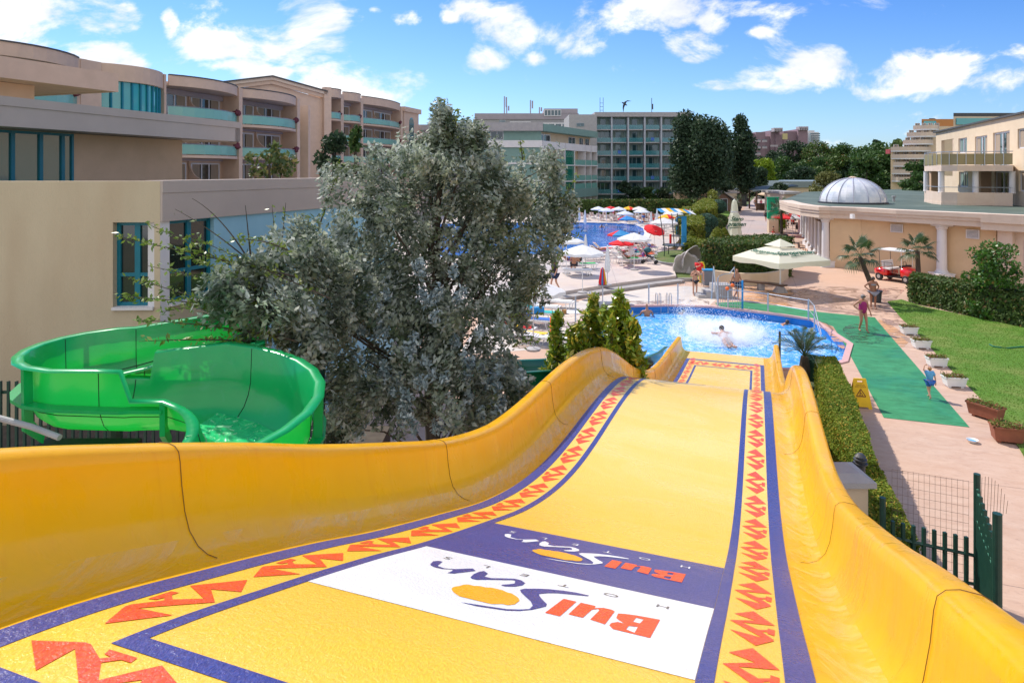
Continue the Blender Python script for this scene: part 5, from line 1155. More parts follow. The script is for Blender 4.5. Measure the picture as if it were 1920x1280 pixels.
fl_txt = ['far left edge tree beside the columnar tree','dark tree left of the hilltop hotel','dark tree just below the purple hotel','dark peaked tree in front of the purple hotel','tree right of the peaked tree','broad green tree below the white tower block','largest rounded tree of the distant wood','right end tree of the distant wood','tree behind the yellow-green tree','tree with bare trunk in front of the market hall','lower tree in front of the broad green one','lower tree in front of the largest rounded one','low tree right of the distant wood','large mid green tree left of the terraced hotel','green tree touching the terraced hotel','small olive tree behind the dome','low tree behind the low hall']
for (px, pt, Y, hh, w), lb in zip(fl_, fl_txt):
    top = 7+(HY-pt)/F*Y; tree('round_tree', lb, at2(px,Y), Y, top+1, w*1.25, M['leafB'] if pt in (280,290,273,300) else M['hedged'] if px in (1545,1516,1565) else M['leafA'], .08, 3800, .55, z=-1, ncl=30, group='trees of the distant wood')
tree('roof_pine', 'small dark tree silhouetted above the distant wood line', at2(1646,330), 330, 22, 3, M['leafA'], .6, 1200, .6)
tree('willow_shrub', 'yellowish weeping shrub just left of the dome behind the roof', at2(1545,92), 92, 6.6, 2.6, mat('willow', (.1,.1,.04)) if False else leafmat('willow_leaves', (.09,.11,.03), (.20,.20,.06), None, 0, .6, .3, 1), .1, 2600, .2)
tree('round_tree', 'dark green tree between terraced hotel and near right wing', at2(1722,92), 92, 8.0, 3.0, M['leafB'], .1, 4000, .25)
tree('young_tree', 'loose green tree top above the grey parapet left of the big tree', at2(505,29), 29, 8.1, 1.5, leafmat('acacia_leaves', (.05,.09,.03), (.16,.20,.05), (.25,.22,.08), .15, .5, .4, 1), .5, 1500, .13, ncl=16)
tree('young_tree', 'dark narrow tree top left of the silvery tree crown', at2(625,31), 31, 9.2, 1.1, M['leafA'], .5, 1700, .13, ncl=14, shape='poplar')
tree('young_tree', 'thin olive tree top right behind the silvery tree crown', at2(668,30), 30, 8.8, .8, M['leafB'], .5, 900, .12, ncl=10, shape='poplar')
tree('bamboo_clump', 'yellow-green bamboo clump in front of the boundary wall', at2(1336,104), 104, 3.4, 1.9, leafmat('bamboo_leaves', (.12,.16,.02), (.28,.30,.06), None, 0, .5, .4, 1), .05, 2200, .16, ncl=20, shape='poplar')
for px, Y, h in ((1172,140,4.4),(1190,138,3.6),(1222,136,3.8),(1255,135,4.0)): tree('round_shrub', {1172:'dark pointed shrub at the left foot of the grid hotel',1190:'dark low shrub right of the pointed one by the grid hotel',1222:'mid green round shrub at the middle foot of the grid hotel',1255:'dark shrub at the right foot of the grid hotel'}[px], at2(px,Y), Y, h, 2.4, M['leafA'] if px != 1222 else M['leafB'], .02, 1300, .3, ncl=14)
# shrub by the lawn hedge
tree('round_shrub', 'tall bright green shrub standing behind the right hedge', 22.6, 31.5, 3.5, 1.35, leafmat('shrub_leaves', (.03,.10,.012), (.10,.22,.03), (.22,.15,.05), .06, .4, .5, 1), .05, 4500, .085, ncl=34)
# hedges: a dark core with leaves over the whole surface
def hedge(nm, lab, pts, z0, z1, m_, dens, ls, group=None, top=None):
    cx = sum(p[0] for p in pts)/len(pts); cy = sum(p[1] for p in pts)/len(pts); t = thing(nm, lab, 'hedge', (cx,cy,z0), group=group)
    L = [Vector((p[0]-cx,p[1]-cy)) for p in pts]; a = sum(L[i].x*L[(i+1)%len(L)].y-L[(i+1)%len(L)].x*L[i].y for i in range(len(L)))
    if a < 0: L = L[::-1]
    h = z1-z0; ins = []
    for i in range(len(L)):
        n = (L[i]-L[i-1]).normalized(), (L[(i+1)%len(L)]-L[i]).normalized(); nn = (Vector((n[0].y,-n[0].x))+Vector((n[1].y,-n[1].x))).normalized(); ins.append(L[i]-nn*ls*1.2)
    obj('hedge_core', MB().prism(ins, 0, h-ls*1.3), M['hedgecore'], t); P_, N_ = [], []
    for i in range(len(L)):
        A, B = L[i], L[(i+1)%len(L)]; e_ = B-A; w_ = e_.length; nn = Vector((e_.y,-e_.x)).normalized(); k = int(w_*h*dens)
        u = RS.uniform(0,1,k); v = RS.uniform(0,1,k)**.9; j = RS.normal(0,ls*.7,k)+ls*1.4*np.sin(u*w_*2.1+v*3)*np.sin(u*w_*.9+1)
        P_.append(np.stack([A.x+e_.x*u+nn.x*j, A.y+e_.y*u+nn.y*j, v*h],1)); N_.append(np.tile([nn.x,nn.y,.2],(k,1)))
    xs = [p.x for p in L]; ys_ = [p.y for p in L]; k = int((max(xs)-min(xs))*(max(ys_)-min(ys_))*dens*1.2)
    q = np.stack([RS.uniform(min(xs),max(xs),k), RS.uniform(min(ys_),max(ys_),k), h+RS.normal(0,ls*.5,k)],1); LL = [(p.x,p.y) for p in L]
    q = q[[inside(p,LL) for p in q]]; P_.append(q); N_.append(np.tile([0,0,1],(len(q),1)))
    obj('foliage', leaf_mesh('foliage', leaf_arrays(np.concatenate(P_), ls, np.concatenate(N_), .5), m_), None, t); return t
gq = lambda px, py, z=0.0: tuple(G(px,py,z)[:2])
# near hedge between slide and path (top edge traced at its own height)
hz = 1.05
hedge('clipped_hedge', 'long clipped green and yellow hedge between the yellow slide and the pink path', [gq(1531,668,hz),gq(1566,668,hz),gq(1592,720,hz),gq(1622,800,hz),gq(1645,868,hz),gq(1600,868,hz),gq(1562,775,hz),gq(1540,715,hz)], 0, hz, M['hedge'], 2300, .032)
hedge('clipped_hedge', 'near end of the path hedge, lower and darker, beside the bollard lamp', [gq(1632,872,.8),gq(1652,880,.8),gq(1690,950,.8),gq(1718,1010,.8),gq(1650,1030,.8),gq(1610,930,.8)], 0, .8, M['hedge'], 2300, .032)
hedge('clipped_hedge', 'dense dark hedge along the far side of the lawn at right', [gq(1706,566),gq(1800,588),gq(1925,616),(30,27.6),(31,28.6),gq(1800,588-14),gq(1712,556)], 0, 1.35, M['hedged'], 380, .085)
HZ = 2.0
hedge('garden_hedge', 'big dark square-cut hedge behind the curved bench and cream parasol', [gq(1317,523),gq(1375,530),gq(1440,528),gq(1476,521),(23.0-3.3,47.5),gq(1483,508),(18.5,48.6),gq(1340,509)], .0, HZ+.35, M['hedged'], 200, .11)
hedge('garden_hedge', 'long dark hedge running behind the far row of white parasols', [(-2,101),(29,104),(29,105.5),(-2,102.5)], TZ, TZ+2.1, M['hedged'], 60, .2)
hz_ = [([(1270,441),(1305,441),(1307,408),(1280,408)],1.7,'green gold stepped hedge block behind the blue frame'),([(1306,436),(1340,428),(1341,405),(1320,400),(1300,420)],2.6,'tall sloping stepped hedge block beside the round topiary'),([(1282,468),(1316,462),(1316,440),(1284,444)],2.2,'hedge block right behind the trampoline tower'),([(1289,485),(1303,485),(1303,470),(1289,472)],1.4,'narrow rounded hedge block next to the shell'),([(1303,487),(1334,492),(1336,474),(1306,470)],1.2,'low hedge block behind the stone shell')]
for pts, h, lb in hz_: hedge('topiary_hedge', lb, [gq(x,y,.3) for x,y in pts], .0, h+.1, M['topiary'], 150, .12, 'stepped topiary hedges by the pool terrace')
def cone(lab, px, py, h, r, m_, nm='topiary_cone', z=0, shape=1.6):
    c = G(px,py,z); t = thing(nm, lab, 'topiary', c); k = int(h*r*1500); u = RS.uniform(0,1,k); a = RS.uniform(0,2*PI,k); rr = r*(1-u**shape)**.62
    q = np.stack([rr*np.cos(a), rr*np.sin(a), u*h],1); nn = np.stack([np.cos(a),np.sin(a),.3+u],1)
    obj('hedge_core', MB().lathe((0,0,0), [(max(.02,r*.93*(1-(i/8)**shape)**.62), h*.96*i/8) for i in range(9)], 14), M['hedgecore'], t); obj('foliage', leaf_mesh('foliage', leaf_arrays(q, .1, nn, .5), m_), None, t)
cone('front cone of clipped topiary rising above the big hedge', 1345, 508, 3.05, .95, M['topiary']); cone('rear cone of clipped topiary overlapping the front cone', 1358, 503, 2.9, .8, M['topiary'])
cone('rounded topiary hump at the left of the stepped hedges', 1296, 478, 2.0, .6, M['topiary'])
def ball(lab, px, py, r, zc, m_=None):
    c = G(px,py,0); t = thing('topiary_ball', lab, 'topiary', c, group='clipped round bushes beside the promenade'); k = int(r*r*1800); d = RS.normal(size=(k,3)); d /= np.linalg.norm(d,axis=1)[:,None]
    obj('trunk', MB().tube([(-.2,0,0),(-.15,0,zc)], .06, 5).tube([(.25,0,0),(.2,0,zc)], .05, 5), M['bark'], t)
    obj('hedge_core', MB().ell((0,0,zc), (r*.93,r*.93,r*.8), 14, 9), M['hedgecore'], t); obj('foliage', leaf_mesh('foliage', leaf_arrays(d*np.array([r,r,r*.86])+np.array([0,0,zc]), .09, d, .5), m_ or M['bluebush']), None, t)
ball('blue-green ball bush on thin stems beside the sloping hedge', 1347, 414, 1.15, 2.0); ball('large blue-green ball bush behind the hedge block', 1325, 444, 1.15, 1.5); ball('smaller blue-green ball bush below the large one', 1317, 452, .85, .8)
ball('low dark round bush at the end of the grass strip', 1344, 437, .95, .9, M['hedged']); ball('low dark flat bush behind the dark round one', 1352, 424, .9, .7, M['hedged'])
# laurels between slide and pool
def laurel(lab, px, pyt, Y, r, zb=.0, n=1700):
    z = 7-(pyt-HY)/F*Y; t = thing('laurel_shrub', lab, 'shrub', (at2(px,Y),Y,0), group='bright laurel shrubs behind the yellow slide crest'); T_ = MB().tube([(0,0,0),(0,0,z-.2)], [.05,.015], 5); k = []
    for i in range(int(90*z/3)):
        u = rnd.uniform(.05,1); a = rnd.uniform(0,2*PI); rr = r*1.5*(1-u)**.85*rnd.uniform(.35,1); q = (rr*math.cos(a), rr*math.sin(a), z*u); k.append((*q,.15,.15,.24)); T_.tube([(0,0,max(.1,q[2]-.4)),q], [.012,.005], 4, False)
    for i in range(6): k.append((0,0,z*(.8+.035*i),.07,.07,.14))
    n = int(n*1.7); p, d = blob_pts(k, n); obj('stems', T_, M['bark'], t); obj('foliage', leaf_mesh('foliage', leaf_arrays(p, .105, np.tile([0,0,.5],(n,1)), .36, -1), M['laurel']), None, t)
laurel('tallest bright laurel shrub in front of the plunge pool edge', 1160, 553, 17.2, .85, n=2600); laurel('bright laurel shrub left of the tallest one', 1113, 560, 17.6, .65, n=1700); laurel('small laurel shrub right beside the lifebuoy post', 1046, 592, 18.2, .5, n=900); laurel('broad low laurel shrub right at the slide crest', 1185, 600, 16.6, .6, n=1300)
laurel('low laurel shrub filling the gap left of the pair', 1085, 610, 17.0, .6, n=900)
for i, (px, pt, Y, r) in enumerate(((1136,578,17.0,.35),(1098,590,17.3,.35),(1146,604,16.4,.4),(1072,618,17.2,.35))): laurel(['slim','short','low front','leftmost low'][i]+' laurel shoot among the bright shrubs at the slide crest', px, pt, Y, r, n=420)
# palms
def fan_leaf(mb, o, dirv, L, R, n=22, droop=.3):
    dirv = dirv.normalized(); side = dirv.cross(Vector((0,0,1))).normalized(); up = side.cross(dirv); e = o+dirv*L; mb.tube([o, (o+e)/2+Vector((0,0,.02)), e], [.012,.01,.008], 4, False)
    for i in range(n):
        a = (i/(n-1)-.5)*PI*1.35; d_ = (dirv*math.cos(a)+side*math.sin(a)).normalized(); l = R*(1-.25*abs(a)/2.1)*rnd.uniform(.85,1.1); w_ = d_.cross(up).normalized()*.036
        m_ = e+d_*l*.55+up*.03; t = e+d_*l+Vector((0,0,-droop*l)); mb.add([e, m_-w_, t, m_+w_], [(0,1,2,3)])
def fanpalm(lab, x, y, tr, n, sz, z=0, nm='fan_palm'):
    t = thing(nm, lab, 'palm tree', (x,y,z)); tr = [Vector(q) for q in tr]
    obj('trunk', MB().tube(tr, [.16-.02*i for i in range(len(tr))], 9), M['bark'], t); mb = MB(); top = tr[-1]
    for i in range(n):
        a = 2.4*i+rnd.uniform(-.2,.2); el = 1.35-1.95*(i/n)**.85; fan_leaf(mb, top, Vector((math.cos(a)*math.cos(el), math.sin(a)*math.cos(el), math.sin(el))), sz*.72, sz*.66, droop=.15+.3*(i/n))
    obj('fronds', mb, M['palm'], t)
g = G(1642,566); fanpalm('leaning fan palm in a dark tub beside the two women', g.x, g.y, [(0,0,.3),(-.25,0,.95),(-.6,0,1.8),(-.85,0,2.45)], 13, 1.0)
tub = thing('planter_tub', 'dark round tub at the foot of the leaning fan palm', 'planter', (g.x,g.y,0)); obj('tub', MB().lathe((0,0,0), [(.26,0),(.30,.55),(.33,.56),(.33,.62),(.26,.62)], 18), M['charcoal'], tub); obj('soil', MB().lathe((0,0,.5), [(.27,0),(.27,.08)], 16), M['soil'], tub)
g = G(1720,545); fanpalm('upright fan palm in front of the peach wall, behind the lawn hedge', g.x, g.y, [(0,0,0),(.05,0,1.2),(0,0,2.35)], 15, .95)
for px, py, lab in ((1465,440,'tall potted palm with dark red trunk by the cafe tables'),):
    g = G(1465,452); fanpalm(lab, g.x, g.y, [(0,0,.5),(0,0,1.8),(0,0,3.0)], 14, 1.3)
    tb = thing('planter_box', 'square black planter box at the base of the cafe palm', 'planter', (g.x,g.y,0)); obj('box', MB().box((0,0,.35),(1.0,1.0,.7)), M['charcoal'], tb, bev=.03); obj('soil', MB().box((0,0,.71),(.85,.85,.03)), M['soil'], tb)
tree('round_shrub', 'yellow-green bush behind the green totem', at2(1459,77), 77, 3.6, 1.4, M['leafC'], .02, 2600, .13, ncl=18); tree('round_shrub', 'dark conical bush beside the green totem top', at2(1446,80), 80, 3.2, .8, M['leafB'], .02, 1200, .13, ncl=12, shape='poplar')
def frond(mb, o, a, L, el, drop_=1.0, nl=26, lw=.3):
    pts = []; h = Vector((math.cos(a),math.sin(a),0))
    for i in range(10):
        t = i/9; pts.append(o+h*L*t*math.cos(el)+Vector((0,0,L*(math.sin(el)*t-drop_*.55*t*t))))
    mb.tube(pts, [.014-.001*i for i in range(10)], 4, False); s = h.cross(Vector((0,0,1)))
    for k in range(nl):
        t = .12+.86*k/nl; i = min(8,int(t*9)); q = pts[i]+(pts[i+1]-pts[i])*(t*9-i); d_ = (pts[i+1]-pts[i]).normalized(); l = lw*math.sin(PI*min(1,t+.12))**.5
        for sg in (-1,1):
            v = (s*sg*.8+d_*.75+Vector((0,0,.25))).normalized(); w_ = d_*.012; mb.add([q-w_, q+v*l*.5-w_*1.2, q+v*l, q+v*l*.5+w_*1.2], [(0,1,2,3)])
def phoenix(lab, x, y, z, n, L, tr=.4, nm='date_palm'):
    t = thing(nm, lab, 'palm tree', (x,y,z)); obj('trunk', MB().lathe((0,0,0), [(.14,0),(.18,tr*.6),(.12,tr)], 10), M['bark'], t); mb = MB()
    for i in range(n): frond(mb, Vector((0,0,tr)), 2.4*i, L*rnd.uniform(.85,1.1), 1.35-.85*(i/n), .75+.3*i/n, lw=L*.28)
    obj('fronds', mb, M['palm'], t); return t
g = G(1528,745); phoenix('small date palm with arching fronds at the near corner of the plunge pool', g.x+.12, g.y+1.0, 0, 17, 1.55, 1.0)
for px, py, lab in ((1385,396,'potted palm right beside the little gabled kiosk'),(1378,412,'potted palm in front of the kiosk door side'),(1401,378,'potted palm farthest along the left side of the promenade')):
    g = G(px,py); phoenix(lab, g.x, g.y, .5, 11, 1.9 if px != 1401 else 1.7, 1.4, 'potted_palm'); tb = thing('plant_pot', 'black pot under the '+lab.split('potted ')[1], 'planter', (g.x,g.y,0)); obj('pot', MB().lathe((0,0,0), [(.35,0),(.5,.75),(.52,.8),(.42,.8)], 14), M['black'], tb)
# ---------------------------------------------------------------- parasols
def canopy_mb(r, h, n, val, cols=None, seg_mats=1):
    mb = MB()
    for k in range(n):
        a0, a1 = 2*PI*k/n, 2*PI*(k+1)/n; mb.cur = (cols[k%len(cols)] if cols else 0)
        am = (a0+a1)/2; rm = r*math.cos(PI/n)*.99
        p0, p1, pm = (r*math.cos(a0),r*math.sin(a0),0), (r*math.cos(a1),r*math.sin(a1),0), (rm*math.cos(am),rm*math.sin(am),.035)
        q0, q1 = (p0[0]*.5,p0[1]*.5,h*.56), (p1[0]*.5,p1[1]*.5,h*.56)
        qm = (pm[0]*.5,pm[1]*.5,h*.54)
        mb.add([p0,pm,p1,q0,qm,q1,(0,0,h),(p0[0],p0[1],-val),(pm[0],pm[1],.02-val),(p1[0],p1[1],-val)], [(0,1,4,3),(1,2,5,4),(3,4,6),(4,5,6),(7,8,1,0),(8,9,2,1)])
    return mb
def parasol_proto(nm, lab, mats, cols=None, r=1.15, h=.42, ph=2.1, n=8, val=.12, group=None, pole=.022, base=True, cat='parasol'):
    t = thing(nm, lab, cat, (0,0,-50), group=group); obj('pole', MB().tube([(0,0,0),(0,0,ph+h-.02)], pole, 6), M['white'], t)
    c = obj('canopy', canopy_mb(r,h,n,val,cols), mats, t); c.location = (0,0,ph); rb = MB()
    for k in range(n): a = 2*PI*k/n; rb.tube([(0,0,-.25),(r*.5*math.cos(a),r*.5*math.sin(a),h*.5)], .008, 3)
    obj('rib', rb, M['metal'], c)
    if base: obj('base', MB().lathe((0,0,0), [(.26,0),(.26,.07),(.05,.1)], 12), M['grey'], t)
    return t
def closed_proto(nm, lab, mats, cols=None, h=2.3, r=.17, group=None, zb=.75):
    t = thing(nm, lab, 'parasol', (0,0,-50), group=group); obj('pole', MB().tube([(0,0,0),(0,0,h)], .025, 6), M['metal'], t); mb = MB(); n = 12; pf = [(r*.45,0),(r,.12),(r*1.02,.35),(r*.8,.8),(r*.62,(h-zb)*.72),(r*.45,(h-zb)*.9),(.03,h-zb+.05)]
    for k in range(n):
        mb.cur = cols[k%len(cols)] if cols else 0; a0, a1 = 2*PI*k/n, 2*PI*(k+1)/n; f0, f1 = (1,.78) if k%2 else (.78,1); L = len(pf)
        mb.add([(rr*f*math.cos(a),rr*f*math.sin(a),z) for rr,z in pf for a,f in ((a0,f0),(a1,f1))], [(2*i,2*i+1,2*i+3,2*i+2) for i in range(L-1)])
    c = obj('folded_canopy', mb, mats, t); c.location = (0,0,zb); obj('base', MB().lathe((0,0,0), [(.25,0),(.25,.07),(.05,.1)], 12), M['grey'], t); return t
WG = 'white parasols around the large pool'
pw = parasol_proto('parasol', '', M['canopyw'], group=WG); pwc = closed_proto('parasol', '', M['canopyw'], group=WG)
rain = [M['canopyb'],M['canopyr'],M['canopyy'],M['canopyg'],M['canopyw']]
pr1 = parasol_proto('parasol', '', rain, [0,0,1,1,2,2,1,0], r=1.1, group='multicoloured parasols around the large pool')
pr2 = parasol_proto('parasol', '', rain, [2,2,1,2,1,1,2,4], r=1.1, group='multicoloured parasols around the large pool')
pr3 = parasol_proto('parasol', '', rain, [3,3,1,1,2,1,3,1], r=1.1, group='multicoloured parasols around the large pool')
prd = parasol_proto('parasol', '', M['canopyr'], r=1.25, h=.42, n=10, group='red parasols beside the large pool')
used = set()
def put(proto, px, apy, lab, ha=2.52, z=TZ, rz=None, s=None, tilt=None):
    s = s if s is not None else (.75 if proto is prd else .86 if proto in (pw,pr1,pr2,pr3) else 1.0)
    Y = (H-z-ha*s)*F/(apy-HY); loc = ((px-960)/F*Y, Y, z); rz = rnd.uniform(0,.7) if rz is None else rz
    if proto.name in used: o = dup(proto, loc, rz, lab)
    else: o = proto; used.add(proto.name); o.location = loc; o.rotation_euler = (0,0,rz); o['label'] = lab
    o.scale = (s,s,s)
    if tilt:
        for c in kids(o):
            if c.name.startswith('canopy'): c.rotation_euler = tilt
    return o
for a in ((1122,387,'white parasol at the left end of the back row, leftmost one clear of the tree'),(1137,389.5,'white parasol overlapping the leftmost back row one, in front of the red one'),(1160,387.5,'white parasol between the red one and the yellow one in the back row'),(1172,395,'white parasol directly above the blue, red and yellow one'),(1198,387,'rear one of two overlapping white parasols in the middle back row'),(1203,391.5,'front one of two overlapping white parasols in the middle back row'),(1312,391,'rightmost open white parasol, beside the tall sloping hedge'),(1056,390.5,'open white parasol showing through the tree edge at the far pool side')): put(pw, *a)
for a in ((1262,394,'white parasol behind the red and yellow one, left of the green-red one',.95),(1245,408,'wide white parasol over the loungers at the right end of the large pool',1.05),(1189,436,'wide white parasol at the near right corner of the large pool',1.0),(1092,458.5,'large white parasol nearest the tree at the near pool edge',1.05),(1000,523,'white parasol low behind the tree next to the terrace steps',1.05),(1062,440,'white parasol half hidden by the tree at the left of the pool',1.0)): put(pw, a[0], a[1], a[2], s=a[3])
put(prd, 1166,448,'lower red parasol with white emblem at the near pool corner'); rp2 = put(prd, 1227,424,'tilted red parasol with white emblem beside the trampoline tower', tilt=(.42,-.12,0)); put(prd, 1145,386.5,'red parasol peeping from behind the white back row')
for o in [x for x in bpy.data.objects if x.get('group') == 'red parasols beside the large pool']:
    c = [k for k in kids(o) if k.name.startswith('canopy')][0]; e_ = obj('emblem', MB().box((-.05,-.80,.235),(.26,.01,.26), rx=.93-PI/2*0), M['white_cloth'], c)
    e_.rotation_euler = (0,0,-o.rotation_euler.z)
put(pr1, 1175,404,'blue, red and yellow parasol in front of the back row',rz=-.3-PI*.5); put(pr1,1162,431,'blue, red and yellow parasol beside the wide white one at the pool corner',rz=-PI*.5); put(pr2,1179,386.5,'yellow and red parasol in the back row',rz=PI); put(pr2,1250,401,'red and yellow parasol in front of the white one at right',rz=PI); put(pr3,1284,391.5,'green and red parasol near the right hedge',rz=PI)
for a in ((1097,394,'closed white parasol at the left, nearest the tree in the back row'),(1221,397.5,'closed white parasol right of the two overlapping open ones'),(1232,391,'closed white parasol farthest back right of the middle'),(1246,394.5,'small closed white parasol before the hedge, right of the farthest'),(1294,391.5,'closed white parasol between the green-red one and the rightmost'),(1098,440,'closed white parasol standing at the near pool edge beside the large open one'),(1139,460,'tall closed white parasol in front of the loungers'),(1183,437,'closed white parasol before the wide white one at the pool corner'),(1086,389,'closed white parasol just inside the tree outline')): put(pwc, a[0], a[1], a[2], ha=2.33)
pcr = closed_proto('parasol', 'closed red and yellow striped parasol on a metal post by the plunge pool', rain, [1,1,0,1,2,1], h=1.75, r=.24, zb=.0)
g = G(1130,575); pcr.location = (g.x,g.y,1.1); pcr.scale = (.95,.95,.52); pp = thing('parasol_post', 'thin metal post carrying the closed striped parasol', 'post', (g.x,g.y,0)); obj('post', MB().tube([(0,0,0),(0,0,1.15)], .03, 8), M['metal'], pp)
pco = closed_proto('parasol', 'small closed orange-red parasol under the rightmost white one', [M['canopyr'],M['canopyy']], [0,0,1], h=2.0, r=.3, zb=.3); g = G(1304,410); pco.location = (g.x,g.y,.0)
# big cream parasol with printed lettering
Y = 38.5; bp = thing('large_parasol', 'big cream square parasol with green script lettering over the curved bench', 'parasol', (at2(1463,G(1463,548).y), G(1463,548).y, 0))
Yb = bp.location.y; apz = 7-(447-HY)/F*Yb; riz = 7-(483-HY)/F*Yb; hb = apz-riz
obj('pole', MB().tube([(0,0,0),(0,0,apz-.1)], .045, 10), M['white'], bp); cm = MB(); S2 = 2.62; A = [math.radians(q) for q in (-113+0, -23, 67, 157)]
cr = [(S2*1.0*math.cos(a)*1.0, S2*math.sin(a)) for a in A]; hz2 = riz-.02
for k in range(4):
    p, q = Vector((*cr[k],hz2)), Vector((*cr[(k+1)%4],hz2)); m_ = (p+q)/2*1.0; m_.z = hz2-.02; ap = Vector((0,0,hz2+hb*.80)); i0, i1 = ap*.72+p*.28, ap*.72+q*.28; i0.z -= 0; n8 = 6
    rows = []
    for j in range(n8+1):
        t = j/n8; a_ = p+(q-p)*t; sag = .10*math.sin(PI*t); a_.z += 0; b_ = i0+(i1-i0)*t; mid = (a_+b_)/2; mid.z += .05; rows.append([a_-Vector((0,0,.28+.05*math.sin(9*t))), a_, mid, b_])
    o_ = len(cm.v); cm.add([v for r in rows for v in r], [(4*j+i, 4*j+4+i, 4*j+5+i, 4*j+1+i) for j in range(n8) for i in range(3)])
    u0, u1 = Vector((p.x*.33,p.y*.33,hz2+hb*.66)), Vector((q.x*.33,q.y*.33,hz2+hb*.66)); cm.add([u0,u1,Vector((0,0,hz2+hb))], [(0,1,2)])
cv = obj('canopy', cm, M['canopyc'], bp)
# lettering on two faces of the canopy: a script word with underline, as printed on the cloth
def sheetword(par, word, o, ex, ey, size, m_, nrm, nm='lettering', under=True):
    cu = bpy.data.curves.new('t','FONT'); cu.body = word; cu.align_x = 'CENTER'; cu.size = size; cu.shear = .45; cu.offset = size*.035
    ob = bpy.data.objects.new('t', cu); me = ob.to_mesh(); a = MB(); a.add([o+ex*v.co.x+ey*v.co.y+nrm*.02 for v in me.vertices], [tuple(p.vertices) for p in me.polygons]); ob.to_mesh_clear(); bpy.data.objects.remove(ob)
    if under: a.add([o+ex*x_*size+ey*y_*size+nrm*.02 for x_,y_ in ((-1.2,-.42),(.4,-.30),(1.6,-.22),(.4,-.20),(-1.2,-.28))], [(0,1,2,3,4)])
    return obj(nm, a, m_, par)
gprint = mat('green_print', (.03,.12,.07))
for k, sz in ((0,.50),(3,.40)):
    p, q = Vector((*cr[k],hz2)), Vector((*cr[(k+1)%4],hz2)); i0, i1 = Vector((0,0,hz2+hb*.8))*.72+p*.28, Vector((0,0,hz2+hb*.8))*.72+q*.28
    c_ = (p+q+i0+i1)/4; ex = (q-p).normalized(); ey = ((i0+i1)/2-(p+q)/2).normalized(); nn = ex.cross(ey)
    sheetword(cv, 'Staropramen', c_-ey*.05+nn*.05, ex, ey, sz, gprint, nn)
obj('base', MB().add([(-.36,-.3,0),(.36,-.3,0),(.36,.3,0),(-.36,.3,0),(-.07,-.07,.5),(.07,-.07,.5),(.07,.07,.5),(-.07,.07,.5)], [(3,2,1,0),(4,5,6,7),(0,1,5,4),(1,2,6,5),(2,3,7,6),(3,0,4,7)]), M['grey'], bp)
# tall folded cream parasol with lettering
g = G(1377,458); fc = thing('folded_parasol', 'tall folded cream parasol with green lettering on the promenade left side', 'parasol', g); mb = MB(); n = 14
pf = [(.62,0),(.72,.15),(.62,.75),(.66,1.0),(.58,1.5),(.46,2.1),(.30,2.35),(.36,2.42),(.30,3.0),(.2,3.4),(.04,3.55)]
for k in range(n):
    a0, a1 = 2*PI*k/n, 2*PI*(k+1)/n; f0, f1 = (1,.8) if k%2 else (.8,1); L = len(pf); mb.add([(rr*f*math.cos(a),rr*f*math.sin(a),.75+z) for rr,z in pf for a,f in ((a0,f0),(a1,f1))], [(2*i,2*i+1,2*i+3,2*i+2) for i in range(L-1)])
obj('folded_canopy', mb, M['canopyc'], fc); obj('pole', MB().tube([(0,0,0),(0,0,4.35)], .05, 8), M['white'], fc); obj('strap', MB().lathe((0,0,3.05), [(.33,0),(.34,.0),(.34,.12),(.33,.12)], 14), M['white'], fc)
for i, wd in enumerate(('Staro','pramen')): sheetword(fc, wd, Vector((0,-.62,2.3-i*.5)), Vector((1,0,0)), Vector((0,0,1)), .55, gprint, Vector((0,-1,0)), under=(i==1))
# tan parasols at the far bar and tables
tp = parasol_proto('bar_parasol', '', M['canopyt'], r=3.0, h=1.0, ph=2.4, n=4, val=.2, group='tan parasols along the promenade bar', pole=.05)
put(tp, 1447,355,'wide tan parasol over the promenade bar', ha=3.4, z=0, rz=.7); put(tp, 1487,363.5,'tan parasol behind the restaurant roof edge', ha=3.4, z=0, rz=.6)
rcp = parasol_proto('cafe_parasol', '', [M['canopyr'],M['canopyw']], [0,0,0,0,0,1,0,0], r=1.5, h=.5, ph=2.0, n=8, group='red cafe parasols')
put(rcp, 1474,398.5,'left red cafe parasol beside the potted palm', ha=2.5, z=0); put(rcp,1486,399.5,'right red cafe parasol by the colonnade', ha=2.5, z=0)
# ---------------------------------------------------------------- loungers
LG = 'white sun loungers on the pool terrace'
def lounger_proto(back):
    t = thing('sun_lounger', '', 'sun lounger', (0,0,-50), group=LG); mb = MB()
    mb.box((-.29,-.1,.33),(.05,1.9,.06)).box((.29,-.1,.33),(.05,1.9,.06)); [mb.box((0,-1.0+.13*i,.36),(.54,.085,.025)) for i in range(9)]
    obj('frame', mb, M['white'], t); b = MB(); e_ = back
    for s in (-1,1): b.tube([(s*.27,.15,.37),(s*.27,.15+.72*math.cos(e_),.37+.72*math.sin(e_))], .022, 4)
    for i in range(7): r_ = .06+.1*i; b.box((0,.15+r_*math.cos(e_),.37+r_*math.sin(e_)),(.5,.07,.02), rx=e_)
    obj('backrest', b, M['white'], t)
    for s in (-1,1):
        for y in (-.8,.6): obj('leg', MB().tube([(s*.29,y-.12,.32),(s*.31,y-.04,.0),(s*.31,y+.08,.0),(s*.29,y+.14,.32)], .022, 5), M['white'], t)
    return t
lp = lounger_proto(.75); lf = lounger_proto(.12)
towels = ['pink_cloth','lblue_cloth','teal_cloth','yellow_cloth','red_cloth','blue_cloth','purple_cloth','white_cloth','green_cloth','orange_cloth']
